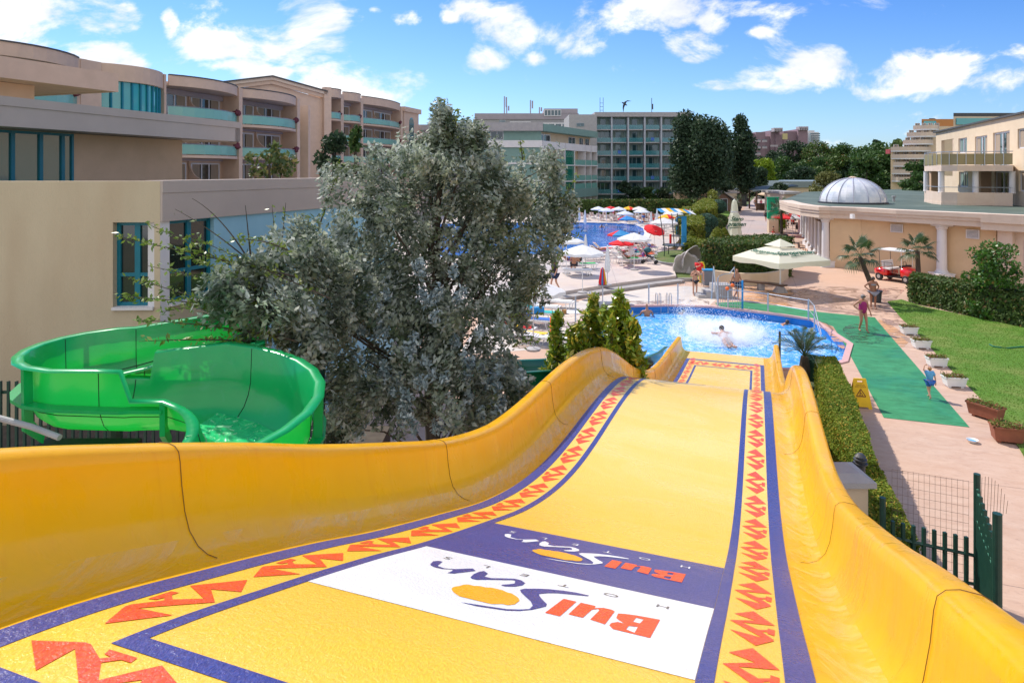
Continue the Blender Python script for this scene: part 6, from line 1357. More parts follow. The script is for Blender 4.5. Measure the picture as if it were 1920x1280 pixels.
# ---------------------------------------------------------------- people
B0 = dict(pel=(0,0,.93),sp=(0,.01,1.10),ch=(0,.0,1.30),nk=(0,.0,1.44),hd=(0,-.015,1.55),tp=(0,-.005,1.66),
 sL=(-.165,0,1.38),sR=(.165,0,1.38),eL=(-.24,.02,1.12),eR=(.24,.02,1.12),wL=(-.26,-.04,.88),wR=(.26,-.04,.88),hL=(-.265,-.06,.79),hR=(.265,-.06,.79),
 pL=(-.09,0,.88),pR=(.09,0,.88),kL=(-.10,-.02,.49),kR=(.10,-.02,.49),aL=(-.10,.01,.08),aR=(.10,.01,.08),tL=(-.11,-.15,.03),tR=(.11,-.15,.03))
RAD = dict(pel=(.155,.11),sp=(.125,.095),ch=(.145,.10),nk=(.052,.052),hd=(.078,.092),tp=(.055,.062),sL=(.062,.062),sR=(.062,.062),eL=(.041,.041),eR=(.041,.041),wL=(.027,.027),wR=(.027,.027),hL=(.032,.02),hR=(.032,.02),pL=(.088,.09),pR=(.088,.09),kL=(.055,.058),kR=(.055,.058),aL=(.036,.04),aR=(.036,.04),tL=(.034,.024),tR=(.034,.024))
EDG = [('pel','sp'),('sp','ch'),('ch','nk'),('nk','hd'),('hd','tp'),('ch','sL'),('sL','eL'),('eL','wL'),('wL','hL'),('ch','sR'),('sR','eR'),('eR','wR'),('wR','hR'),('pel','pL'),('pL','kL'),('kL','aL'),('aL','tL'),('pel','pR'),('pR','kR'),('kR','aR'),('aR','tR')]
POSES = {
 'stand': {}, 'walk': dict(kL=(-.09,-.16,.50),aL=(-.10,-.20,.09),tL=(-.11,-.36,.05),kR=(.09,.02,.48),aR=(.10,.26,.12),tR=(.10,.14,.03),eL=(-.23,.10,1.13),wL=(-.24,.13,.90),hL=(-.24,.12,.81),eR=(.23,-.06,1.13),wR=(.25,-.20,.93),hR=(.25,-.26,.86)),
 'hip': dict(eL=(-.40,.07,1.16),wL=(-.22,-.04,.99),hL=(-.17,-.10,.98)),
 'arms_up': dict(eL=(-.30,-.02,1.55),wL=(-.18,-.10,1.75),hL=(-.12,-.12,1.70),eR=(.24,-.1,1.2),wR=(.2,-.25,1.15),hR=(.18,-.32,1.15)),
 'chest_hands': dict(eL=(-.26,.0,1.12),wL=(-.10,-.20,1.28),hL=(-.04,-.20,1.34),eR=(.26,0,1.12),wR=(.12,-.22,1.24),hR=(.05,-.22,1.32)),
 'sit': dict(pel=(0,0,.12),sp=(0,.04,.30),ch=(0,.05,.50),nk=(0,.02,.64),hd=(0,-.02,.75),tp=(0,-.02,.86),sL=(-.165,.05,.57),sR=(.165,.05,.57),eL=(-.24,-.02,.34),eR=(.24,-.02,.34),wL=(-.16,-.22,.25),wR=(.16,-.22,.25),hL=(-.13,-.30,.22),hR=(.13,-.30,.22),pL=(-.09,-.03,.11),pR=(.09,-.03,.11),kL=(-.12,-.44,.14),kR=(.12,-.44,.14),aL=(-.12,-.50,-.30),aR=(.12,-.50,-.30),tL=(-.12,-.65,-.34),tR=(.12,-.65,-.34)),
 'lie': dict(pel=(0,0,.13),sp=(0,.16,.16),ch=(0,.33,.28),nk=(0,.44,.38),hd=(0,.53,.45),tp=(0,.60,.52),sL=(-.165,.40,.33),sR=(.165,.40,.33),eL=(-.27,.2,.2),eR=(.27,.2,.2),wL=(-.27,-.02,.14),wR=(.27,-.02,.14),hL=(-.26,-.10,.12),hR=(.26,-.10,.12),pL=(-.09,-.05,.12),pR=(.09,-.05,.12),kL=(-.11,-.43,.26),kR=(.11,-.45,.13),aL=(-.10,-.82,.09),aR=(.10,-.85,.09),tL=(-.11,-.92,.20),tR=(.11,-.95,.20)),
 'swim': dict(pel=(0,.3,-.10),sp=(0,.18,-.02),ch=(0,.0,.04),nk=(0,-.12,.12),hd=(0,-.19,.2),tp=(0,-.2,.31),sL=(-.17,-.05,.06),sR=(.17,-.05,.06),eL=(-.36,-.18,.04),eR=(.36,-.18,.04),wL=(-.3,-.42,.02),wR=(.3,-.42,.02),hL=(-.27,-.5,.0),hR=(.27,-.5,.0),pL=(-.09,.35,-.12),pR=(.09,.35,-.12),kL=(-.1,.75,-.18),kR=(.1,.75,-.18),aL=(-.1,1.1,-.14),aR=(.1,1.1,-.14),tL=(-.1,1.2,-.1),tR=(.1,1.2,-.1)),
 'run': dict(pel=(0,.0,.93),ch=(0,-.06,1.30),kL=(-.09,-.28,.62),aL=(-.09,-.14,.24),tL=(-.09,-.28,.18),kR=(.09,.08,.50),aR=(.09,.36,.26),tR=(.09,.36,.12),eL=(-.22,.14,1.16),wL=(-.2,-.0,1.0),hL=(-.2,-.06,.98),eR=(.22,-.14,1.16),wR=(.16,-.3,1.2),hR=(.14,-.35,1.24)),
}
def skinmesh(nm, nodes, edges, rad, m_, par, sub=1, sc_=1.0):
    me = bpy.data.meshes.new(nm); ks = list(nodes); me.from_pydata([Vector(nodes[k])*sc_ for k in ks], [(ks.index(a),ks.index(b)) for a,b in edges], []); me.materials.append(m_)
    o = bpy.data.objects.new(nm, me); COL.objects.link(o); o.parent = par; md = o.modifiers.new('skin','SKIN'); md.use_smooth_shade = True
    for i, k in enumerate(ks): r = rad[k]; me.skin_vertices[0].data[i].radius = (r[0]*sc_, r[1]*sc_); me.skin_vertices[0].data[i].use_root = (i == 0)
    if sub: s_ = o.modifiers.new('sub','SUBSURF'); s_.levels = sub; s_.render_levels = sub
    return o
def person(lab, pose, loc, rz=0, h=1.68, skin='skin2', hair='hair1', wear=(), group=None, extra=None, detail=0, longhair=False, fat=1.0, bald=False):
    t = thing('person', lab, 'person', loc, rz, group); J = dict(B0); J.update(POSES[pose]); 
    if extra: J.update(extra)
    s = h/1.70; R2 = {k: (v[0]*(fat if k in ('pel','sp','ch','pL','pR') else 1), v[1]*(fat if k in ('pel','sp','ch','pL','pR') else 1)) for k, v in RAD.items()}; E2 = list(EDG)
    hd, tp, nk = Vector(J['hd']), Vector(J['tp']), Vector(J['nk']); up = (tp-nk).normalized()
    if pose in ('lie',): fw = Vector((0,-.6,.8))
    else: fw = Vector((0,-1,0))
    fw = (fw-up*fw.dot(up)).normalized(); rt = up.cross(fw)
    J['ns'] = tuple(hd+fw*.095-up*.005); R2['ns'] = (.013,.016); E2.append(('hd','ns'))
    if detail:
        for S_ in 'LR':
            hp = Vector(J['h'+S_]); wp = Vector(J['w'+S_]); d_ = (hp-wp).normalized(); sd = d_.cross(Vector((0,1,0)) if abs(d_.y) < .9 else Vector((0,0,1))).normalized(); cu_ = sd.cross(d_)
            for i, (off, ln) in enumerate(((-.026,.055),(-.009,.068),(.009,.064),(.025,.05))):
                a, b = 'f%s%d'%(S_,i), 'g%s%d'%(S_,i); J[a] = tuple(hp+sd*off+d_*(.03+ln*.5)); J[b] = tuple(hp+sd*off*1.15+d_*(.03+ln)+cu_*.012); R2[a] = R2[b] = (.0085,.0085); E2 += [('h'+S_,a),(a,b)]
            a = 'th'+S_; J[a] = tuple(hp+sd*.045*(-1 if S_ == 'L' else 1)+d_*.01); R2[a] = (.009,.009); E2.append(('h'+S_,a))
    body = skinmesh('body', J, E2, R2, M[skin], t, 1, s)
    def cl(nm, keys, eds, m_, gr=.014, mod=None):
        gr += .022; K = {k: J[k] for k in keys}
        if mod: K.update(mod)
        r_ = {k: (R2[k][0]+gr, R2[k][1]+gr) for k in keys}; return skinmesh(nm, K, eds, r_, M[m_], t, 1, s)
    L_ = lambda a, b, u: tuple(Vector(J[a])*(1-u)+Vector(J[b])*u)
    for kind, m_ in wear:
        if kind == 'briefs': cl('briefs', ['pel','pL','pR'], [('pel','pL'),('pel','pR')], m_, .012, dict(pel=L_('pel','sp',.05), pL=L_('pL','kL',.08), pR=L_('pR','kR',.08)))
        if kind == 'shorts': cl('shorts', ['pel','pL','kL','pR','kR'], [('pel','pL'),('pL','kL'),('pel','pR'),('pR','kR')], m_, .022, dict(kL=L_('pL','kL',.62), kR=L_('pR','kR',.62)))
        if kind == 'bra': cl('bikini_top', ['ch','sp'], [('ch','sp')], m_, .02, dict(ch=L_('ch','nk',.25), sp=L_('sp','ch',.45)))
        if kind == 'suit': cl('swimsuit', ['nk','ch','sp','pel','pL','pR'], [('nk','ch'),('ch','sp'),('sp','pel'),('pel','pL'),('pel','pR')], m_, .014, dict(nk=L_('ch','nk',.55), pL=L_('pL','kL',.12), pR=L_('pR','kR',.12)))
        if kind == 'shirt': cl('shirt', ['ch','sp','pel','sL','eL','sR','eR'], [('ch','sp'),('sp','pel'),('ch','sL'),('sL','eL'),('ch','sR'),('sR','eR')], m_, .02, dict(eL=L_('sL','eL',.75), eR=L_('sR','eR',.75)))
        if kind == 'vest': cl('vest', ['nk','ch','sp','pel'], [('nk','ch'),('ch','sp'),('sp','pel')], m_, .02)
    if not bald:
        mb = MB(); c_ = hd*s+up*.03*s-fw*.018*s; q_ = up.to_track_quat('Z','Y').to_matrix() if False else None; rx_ = math.atan2(-up.y, up.z)
        m0 = MB().ell((0,0,0), (.095*s,.105*s,.10*s), 12, 8); Mx = Matrix.Rotation(rx_, 3, 'X'); mb.add([c_+Mx @ Vector(v) for v in m0.v if True], m0.f)
        if longhair: m1 = MB().ell((0,0,0), (.085*s,.05*s,.15*s), 10, 7); mb.add([hd*s-fw*.085*s-up*.08*s+Mx @ Vector(v) for v in m1.v], m1.f)
        obj('hair', mb, M[hair], t, smooth=True)
    eb = MB()
    for sg in (-1,1): eb.ell(tuple(hd*s+fw*.078*s+rt*sg*.03*s+up*.012*s), (.011*s,.006*s,.007*s), 6, 4)
    obj('eyes', eb, M['black'], t)
    return t
def pg(px, py, z=0): g_ = G(px,py,z); return (g_.x,g_.y,g_.z)
pu = person('woman walking towards the viewer on the green mat in a purple swimsuit with sunglasses', 'hip', pg(1618,622), .05, 1.66, 'skin1','hairg',[('suit','magenta_cloth')], detail=1, fat=1.18, extra=dict(kL=(-.10,-.05,.49),aL=(-.11,.12,.10),tL=(-.12,-.03,.05),kR=(.09,-.12,.50),aR=(.10,-.14,.08),tR=(.11,-.30,.03),wR=(.28,-.10,.90),hR=(.28,-.14,.81)))
obj('sunglasses', MB().box((0,-.10,1.545),(.14,.02,.035)), M['black'], pu, bev=.006)
person('dark haired woman in a grey bikini beside the leaning palm tub', 'hip', pg(1637,579), -.15, 1.66, 'skin3','hair1',[('bra','grey_cloth'),('briefs','grey_cloth')], detail=1, fat=1.25, longhair=True, extra=dict(eR=(.30,.05,1.14),wR=(.18,-.12,1.05),hR=(.12,-.16,1.06)))
person('small child in light blue walking on the green mat with one arm raised', 'walk', pg(1743,747), PI, 1.0, 'skin2','hair2',[('shirt','lblue_cloth'),('shorts','blue_cloth')], detail=1, extra=dict(eR=(.30,-.03,1.50),wR=(.22,-.08,1.72),hR=(.16,-.08,1.74),hd=(0,-.01,1.54),tp=(0,0,1.70)))
person('woman in a black bikini standing on the wet terrace beside the yellow board', 'chest_hands', pg(1303,554), .1, 1.62, 'skin2','hair1',[('bra','dark_cloth'),('briefs','dark_cloth')], detail=1, fat=1.08)
person('bald heavy man in dark swimming shorts behind the pool railing', 'walk', pg(1381,562), .5, 1.74, 'skin1','hair1',[('shorts','navy_paint')], fat=1.3, bald=True, detail=1)
person('lifeguard in a red shirt sitting beside the stone shell', 'sit', (*pg(1311,536)[:2],.75), .0, 1.72, 'skin2','hair1',[('shirt','red_cloth')], extra=dict(eL=(-.2,-.12,.40),wL=(-.05,-.3,.52),hL=(.0,-.33,.56),wR=(.2,-.35,.35),hR=(.2,-.44,.32)))
ls_ = thing('low_stool', 'small grey stool under the red-shirted lifeguard', 'stool', (*pg(1311,536)[:2],0)); obj('seat', MB().box((0,0,.72),(.45,.4,.05)), M['grey'], ls_); [obj('leg', MB().tube([(sx*.18,sy*.16,.7),(sx*.2,sy*.18,0)], .02, 5), M['grey'], ls_) for sx in (-1,1) for sy in (-1,1)]
person('man in a bright orange shirt standing by the loungers at the tree edge', 'hip', pg(973,602), -.6, 1.74, 'skin1','hairg',[('vest','orange_cloth'),('shorts','blue_cloth')], extra=dict(eR=(.3,-.1,1.2),wR=(.42,-.3,1.12),hR=(.46,-.38,1.1)))
person('person in dark shorts walking on the terrace behind the tree edge', 'walk', (*pg(1040,545,TZ)[:2],TZ), -.9, 1.75, 'skin2','hair1',[('shirt','dark_cloth'),('shorts','navy_paint')])
wz = -.36
person('bald swimmer standing chest deep at the far side of the plunge pool', 'swim', (*pg(1213,592,wz)[:2],wz+.0), PI, 1.9, 'skin1','hair1',[], bald=True, extra=dict(nk=(0,.0,.33),hd=(0,-.02,.46),tp=(0,-.02,.58),ch=(0,.02,.14),sp=(0,.03,-.1),pel=(0,.03,-.3),sL=(-.19,0,.22),sR=(.19,0,.22),eL=(-.3,-.1,.02),eR=(.3,-.1,.02),wL=(-.2,-.3,-.08),wR=(.2,-.3,-.08),hL=(-.15,-.35,-.1),hR=(.15,-.35,-.1),pL=(-.09,.03,-.4),pR=(.09,.03,-.4),kL=(-.1,0,-.7),kR=(.1,0,-.7),aL=(-.1,0,-.9),aR=(.1,0,-.9),tL=(-.1,-.1,-.92),tR=(.1,-.1,-.92)))
person('small swimmer with only head above water near the far ladders', 'swim', (*pg(1276,588,wz)[:2],wz-.05), 1.2, 1.4, 'skin2','hair1')
person('swimmer seen from behind in the white splash, back out of the water', 'swim', (*pg(1356,640,wz)[:2],wz+.26), PI, 2.0, 'skin1','hair1', fat=1.1)
person('swimmer with dark hair near the right end of the plunge pool', 'swim', (*pg(1470,608,wz)[:2],wz-.06), .6, 1.6, 'skin1','hair1')
person('swimmer alone in the far part of the large pool', 'swim', (*pg(1127,426,TZ-.1)[:2],TZ-.1), .4, 1.7, 'skin2','hair1')
person('left one of the couple walking far down the promenade', 'walk', pg(1416,389.5), .1, 1.72, 'skin1','hair1',[('shorts','grey_cloth')]); person('right one of the couple walking far down the promenade, in red', 'walk', pg(1427,389.5), -.1, 1.66, 'skin1','hair1',[('suit','pink_cloth')])
person('woman in a dark dress walking along the right side of the promenade', 'walk', pg(1436,415.5), PI, 1.68, 'skin2','hair1',[('vest','dark_cloth'),('shorts','dark_cloth')])
person('bare child running beside the green totem', 'run', pg(1450,446), 1.2, 1.25, 'skin1','hair1',[('briefs','red_cloth')])
person('dark haired boy in a white shirt riding a small bicycle on the promenade', 'sit', (*pg(1421,476)[:2],.72), -2.2, 1.5, 'skin2','hair1',[('shirt','white_cloth'),('shorts','dark_cloth')])
bk = thing('child_bicycle', 'small bicycle under the boy in the white shirt', 'bicycle', pg(1421,476), -2.2)
for y, n_ in ((-.62,'front_wheel'),(.18,'rear_wheel')):
    mb = MB(); ring = [(0,y+.27*math.cos(2*PI*i/18),.27+.27*math.sin(2*PI*i/18)) for i in range(19)]; mb.tube(ring, .02, 5, False); [mb.tube([(0,y,.27),(0,y+.26*math.cos(PI*i/4),.27+.26*math.sin(PI*i/4))], .004, 3) for i in range(8)]; obj('wheel', mb, M['black'], bk)
obj('frame', MB().tube([(0,-.62,.27),(0,-.5,.75),(0,-.1,.45),(0,.18,.27)], .018, 5).tube([(0,-.1,.3),(0,.05,.72)], .018, 5).tube([(0,-.5,.72),(0,-.05,.3)], .018, 5).tube([(-.22,-.46,.85),(0,-.5,.8),(.22,-.46,.85)], .014, 5), M['teal_cloth'], bk); obj('saddle', MB().ell((0,.07,.75),(.08,.13,.03),10,5), M['black'], bk)
# loungers with and without sunbathers: px, py of the middle, turn, raised, towel index, sunbather
rows = [(1066,408,2.9,1,0,1),(1076,410,2.9,1,1,0),(1110,409,2.9,1,4,1),(1122,411,3.0,1,6,1),(1133,408,3.1,1,9,1),(1146,411,3.1,1,1,0),(1158,409,3.0,1,4,1),(1166,413,3.2,1,5,1),(1182,411,3.1,1,5,0),(1194,409,3.0,1,2,1),(1206,412,3.1,1,0,1),(1217,409,3.0,1,0,1),(1230,412,3.1,1,5,0),(1247,417,3.0,1,3,1),(1258,418,3.2,1,9,0),(1270,420,3.1,1,1,1),(1100,413,3.0,1,4,1),(1090,410,3.0,1,0,1),(1128,414,3.1,1,0,1),(1140,415,3.0,1,7,1),(1152,415,3.1,1,4,0),(1176,415,3.1,1,9,1),(1188,415,3.0,1,5,1),(1200,416,3.1,1,0,1),(1212,415,3.0,1,7,1),(1222,416,3.1,1,4,1),
 (1236,428,2.2,1,2,0),(1202,424,1.9,1,7,1),(1262,431,2.4,1,1,0),(1281,424,3.0,1,7,1),
 (1198,462,2.2,1,7,1),(1202,470,2.2,1,5,1),(1188,482,2.2,1,2,1),(1205,478,2.3,1,9,1),(1176,494,1.9,1,8,1),(1160,492,1.75,1,7,0),(1196,490,2.0,1,4,0),(1214,472,2.2,1,6,1),(1168,484,2.0,1,7,1),(1180,474,2.1,1,0,0),(1190,470,2.2,1,6,1),(1210,486,2.2,1,9,1),
 (1128,474,1.9,1,4,0),(1100,492,1.9,0,7,1),(1122,480,2.0,1,6,1),(1092,504,1.7,0,8,0),(1080,516,1.6,0,7,0),(1066,498,1.8,0,4,1),(1112,487,1.8,0,7,0),
 (1040,596-20,1.2,1,7,0),(1012,586,1.25,1,7,0),(1006,598,1.2,1,2,0),(1000,612,1.2,1,5,0),(1022,648,1.3,0,7,0),(985,640,1.2,1,3,0),(960,628,1.2,1,4,1)]
ORD = 'leftmost,second,third,fourth,fifth,sixth,seventh,eighth,ninth,tenth,eleventh,twelfth,thirteenth,fourteenth,fifteenth,sixteenth,seventeenth,eighteenth,nineteenth,twentieth,twenty-first,twenty-second,twenty-third,twenty-fourth,twenty-fifth,twenty-sixth,twenty-seventh,twenty-eighth,twenty-ninth,thirtieth'.split(',')
def zone(px, py): return 'on the lower deck' if py > 560 else 'in the far row' if py < 422 and px < 1240 else 'at the pool corner' if py < 440 else 'on the near terrace'
for i, (px, py, rz, up_, tw, body_) in enumerate(rows):
    low = py > 560; z = 0 if low else TZ; g = G(px, py, z); pro = lp if up_ else lf; col = ['pink','light blue','teal','yellow','red','blue','purple','white','green','orange'][tw]
    where = zone(px, py); rank = sum(1 for k, r in enumerate(rows) if zone(*r[:2]) == where and (r[0], k) < (px, i)); wl_ = ORD[rank]+(' lounger ' if rank == 0 else ' lounger from the left ')+where
    lab = f'white, with a {col} towel, {wl_}'
    if pro.name in used: o = dup(pro, (g.x,g.y,z), rz, lab)
    else: o = pro; used.add(pro.name); o.location = (g.x,g.y,z); o.rotation_euler = (0,0,rz); o['label'] = lab
    tq_ = MB().box((0,-.35,.385),(.5,1.1,.02))
    if up_: e_ = .75; tq_.box((0,.15+.34*math.cos(e_),.40+.34*math.sin(e_)),(.48,.66,.02), rx=e_)
    to = obj('towel', tq_, M[towels[tw]]); to.location = (g.x,g.y,z+.001); to.rotation_euler = (0,0,rz); tag(to, f'{col} towel spread on the {wl_}', 'towel', 'towels on the loungers')
    if body_:
        sk = ['skin1','skin2','skin1','skin3'][i%4]; dx = ('sitting up' if i%5 == 0 else 'lying'); w_ = [[('briefs','dark_cloth')],[('bra','red_cloth'),('briefs','red_cloth')],[('shorts','blue_cloth')],[('bra','pink_cloth'),('briefs','pink_cloth')],[('suit','dark_cloth')]][i%5]
        person(f'sunbather {dx}, {"black briefs,red bikini,blue shorts,pink bikini,black swimsuit".split(",")[i%5]}, {wl_}', 'sit' if i%5 == 0 else 'lie', (g.x,g.y,z+.36), rz, 1.68, sk, ['hair1','hair2'][i%2], w_, group='sunbathers on the loungers', extra=None if i%5 else dict(kL=(-.12,-.4,.3),kR=(.12,-.42,.26),aL=(-.12,-.75,.08),aR=(.12,-.78,.08),tL=(-.12,-.88,.12),tR=(.12,-.9,.12)))
person('woman in a black swimsuit sitting upright behind the sunbather with the bare back', 'sit', (*pg(1088,503,TZ)[:2],TZ+.42), -1.4, 1.66, 'skin1','hair2',[('suit','dark_cloth')]); person('man with a bare back sitting on a lounger at the tree edge', 'sit', (*pg(1076,510,TZ)[:2],TZ+.42), PI, 1.76, 'skin1','hair1',[('briefs','dark_cloth')])
for px, py, rz, lab, w_ in ((1150,411,.3,'standing bather among the far loungers under the white parasols',[('suit','pink_cloth')]),(1207,418,2.0,'standing bather in blue shorts at the far right pool corner',[('shorts','blue_cloth')]),(1224,423,.2,'standing bather near the closed parasol at right',[('bra','red_cloth'),('briefs','red_cloth')]),(1072,424,.9,'standing bather by the far left pool edge behind the tree',[('shorts','red_cloth')])):
    person(lab, 'stand', (*pg(px,py,TZ)[:2],TZ), rz, 1.7, 'skin1','hair1', w_)
# cafe guests and chairs
chp = thing('cafe_chair', '', 'chair', (0,0,-50), group='dark cafe chairs by the colonnade'); chair(chp, solid('dark_rattan', (.06,.035,.03)))
spots = [(1498,437,1.9,'chair facing the promenade nearest the second column'),(1503,474,1.5,'chair alone before the near columns'),(1492,431,-1.2,'chair across the small table, farther in'),(1465,425,.5,'chair at the palm side table'),(1470,430,2.8,'chair behind the palm box'),(1521,491,1.2,'chair half hidden under the big parasol'),(1478,421,.2,'chair far in the shade of the red parasols'),(1485,418,1.4,'farthest cafe chair')]
for i, (px, py, rz, lb) in enumerate(spots):
    g = G(px,py); lb = 'dark cafe '+lb
    if i == 0: chp.location = g; chp.rotation_euler = (0,0,rz); chp['label'] = lb
    else: dup(chp, g, rz, lb)
tb0 = thing('cafe_table', 'small round dark table between the cafe chairs', 'table', G(1478,428)); obj('tabletop', MB().lathe((0,0,.71), [(.4,0),(.4,.03)], 18), M['grey'], tb0); obj('pedestal', MB().lathe((0,0,0), [(.25,0),(.04,.05),(.04,.71)], 10), M['charcoal'], tb0)
for px, py, lb, w_ in ((1474,423,'cafe guest in a pale shirt seated under the red parasols','white_cloth'),(1487,428,'cafe guest in a red shirt seated by the colonnade','red_cloth'),(1468,419,'cafe guest in dark clothes seated farthest left','dark_cloth'),(1489,420,'cafe guest in light shirt by the far columns','white_cloth')):
    person(lb, 'sit', (*pg(px,py)[:2],.47), rnd.uniform(0,6), 1.7, 'skin1','hair1',[('shirt',w_),('shorts','dark_cloth')], group='guests at the cafe tables')
for i, (px, py, lb, w_) in enumerate([(1404,366,'distant stroller in lilac at the end of the promenade','purple_cloth'),(1398,363,'distant stroller in white left of the lilac one','white_cloth'),(1408,362,'distant stroller in blue right of the lilac one','blue_cloth'),(1392,365,'distant stroller in pink farthest left at the promenade end','pink_cloth'),(1401,360,'farthest stroller in grey at the promenade end','grey_cloth'),(1456,371,'bar guest in blue under the wide tan parasol','blue_cloth'),(1444,373,'bar guest in red under the wide tan parasol','red_cloth')]):
    person(lb, 'walk', pg(px,py), rnd.uniform(-.5,.5), 1.7, 'skin2','hair1',[('shirt',w_),('shorts',w_)], group='people at the far end of the promenade')
# ---------------------------------------------------------------- props
def planter(lab, px, py, rz, m_, w=.62, d=.36, h=.30, nm='flower_box', grp=None):
    g = G(px,py); t = thing(nm, lab, 'planter', g, rz, grp); mb = MB(); v = []
    for z, k in ((.06,.86),(h,1.0)): v += [(-w/2*k,-d/2*k,z),(w/2*k,-d/2*k,z),(w/2*k,d/2*k,z),(-w/2*k,d/2*k,z)]
    mb.add(v, [(3,2,1,0),(0,1,5,4),(1,2,6,5),(2,3,7,6),(3,0,4,7)])
    mb.ribbon([(-w/2-.02,-d/2-.02),(w/2+.02,-d/2-.02),(w/2+.02,d/2+.02),(-w/2-.02,d/2+.02),(-w/2-.02,-d/2-.02)], h-.0, h+.045, .05); obj('trough', mb, m_, t)
    obj('foot', MB().box((-w*.3,0,.03),(.08,d*.7,.06)), m_, t); obj('foot', MB().box((w*.3,0,.03),(.08,d*.7,.06)), m_, t); obj('soil', MB().bx(-w/2*.96,w/2*.96,-d/2*.96,d/2*.96,h-.06,h-.02), M['soil'], t)
    n = 650; q = np.stack([RS.uniform(-w/2,w/2,n)*1.06, RS.uniform(-d/2,d/2,n)*1.1, h+.02+np.abs(RS.normal(0,.055,n))],1); obj('flowers', leaf_mesh('flowers', leaf_arrays(q, .028, np.tile([0,0,.8],(n,1)), .6), M['flowers']), None, t)
PG = 'flower boxes along the lawn edge'
for i, (px, py, lb) in enumerate(((1704,627,'white flower box farthest away, first along the lawn edge'),(1727,653,'white flower box, second from the far end of the lawn edge'),(1756,687,'white flower box between the far pair and the one by the child'),(1789,725,'white flower box nearest the child, last of the white ones'))): planter(lb, px, py, -.12, M['white'], grp=PG)
planter('terracotta flower box turned end-on, farther of the two', 1848, 784, -1.15, M['terra'], .85, .38, .36, grp=PG); planter('terracotta flower box nearest the viewer at the right frame edge', 1888, 828, -.35, M['terra'], .68, .42, .38, grp=PG)
bl_ = thing('dog_bowl', 'small white and blue bowl lying on the pink paving near the flower boxes', 'bowl', G(1823,829)); obj('bowl', MB().lathe((0,0,0), [(.05,0),(.09,.01),(.13,.07),(.135,.08),(.12,.07),(.08,.025),(.02,.02)], 20), M['white'], bl_); obj('water', MB().lathe((0,0,.045), [(.1,0),(.02,.002)], 16), M['lblue_cloth'], bl_)
ho = thing('garden_hose', 'dark green garden hose lying on the lawn at right', 'hose', G(1880,650)); o = ho.location; obj('hose', MB().tube([G(x,y)+Vector((0,0,.06))-o for x,y in ((1855,648),(1862,652),(1876,654),(1890,655),(1910,653),(1940,652))], .025, 6), solid('hose_green', (.01,.16,.09)), ho)
# wet floor sign
g = G(1612,762); wf = thing('wet_floor_sign', 'yellow folding wet floor warning sign standing on the path beside the hedge', 'sign', g, -.18); sy = M['sign_yellow']
def aboard(sg):
    mb = MB(); h, w0, w1, ln = .84, .29, .17, .17
    def pt(x, z): return (x, sg*(ln-ln*z/h), z)
    o_ = [pt(-w0,0),pt(-w0*.65,0),pt(-w0*.6,.05),pt(w0*.6,.05),pt(w0*.65,0),pt(w0,0),pt(w1,h),pt(-w1,h)]; hole = [pt(-.08,h-.12),pt(.08,h-.12),pt(.08,h-.06),pt(-.08,h-.06)]
    tri = tessellate_polygon([[Vector((p[0],p[2],0)) for p in o_],[Vector((p[0],p[2],0)) for p in hole]]); vs = o_+hole; n = len(vs); mb.add(vs+[(x,y+sg*.018,z) for x,y,z in vs], [tuple(t) for t in tri]+[tuple(i+n for i in t[::-1]) for t in tri]+[(i,(i+1)%8,(i+1)%8+n,i+n) for i in range(8)]+[(8+i,8+(i+1)%4,8+(i+1)%4+n,8+i+n) for i in range(4)]); return mb
fb_ = obj('board', aboard(-1), sy, wf); obj('board', aboard(1), sy, wf)
pr3_ = MB(); h, ln = .84, .17
def fz(x, z): return (x, -(ln-ln*z/h)-.022, z)
def bar(a, b, w_): 
    a, b = Vector(a), Vector(b); d_ = (b-a).normalized(); n_ = Vector((-d_.y,d_.x))*w_/2; pr3_.add([fz(*(a+n_)),fz(*(b+n_)),fz(*(b-n_)),fz(*(a-n_))], [(0,1,2,3)])
for a, b in (((-.13,.34),(.13,.34)),((.125,.35),(0,.55)),((-.0,.545),(-.125,.35))): bar(a, b, .024)
for a, b in (((-.02,.47),(.02,.42)),((.02,.42),(.05,.37)),((.0,.44),(-.05,.42)),((-.07,.37),(.06,.365)),((.0,.44),(-.03,.38))): bar(a, b, .016)
pr3_.add([fz(.022*math.cos(a)-.02, .49+.018*math.sin(a)) for a in [2*PI*i/10 for i in range(10)]], [tuple(range(10))])
obj('warning_symbol', pr3_, M['sign_brown'], fb_)
for txt, z in (('CAUTION', .64), ('WET FLOOR', .59)):
    cu = bpy.data.curves.new('t','FONT'); cu.body = txt; cu.align_x = 'CENTER'; cu.size = .055; ob = bpy.data.objects.new('t', cu); me = ob.to_mesh(); a = MB(); a.add([fz(v.co.x, z+v.co.y) for v in me.vertices], [tuple(p.vertices) for p in me.polygons]); ob.to_mesh_clear(); bpy.data.objects.remove(ob); obj('lettering', a, M['sign_brown'], fb_)
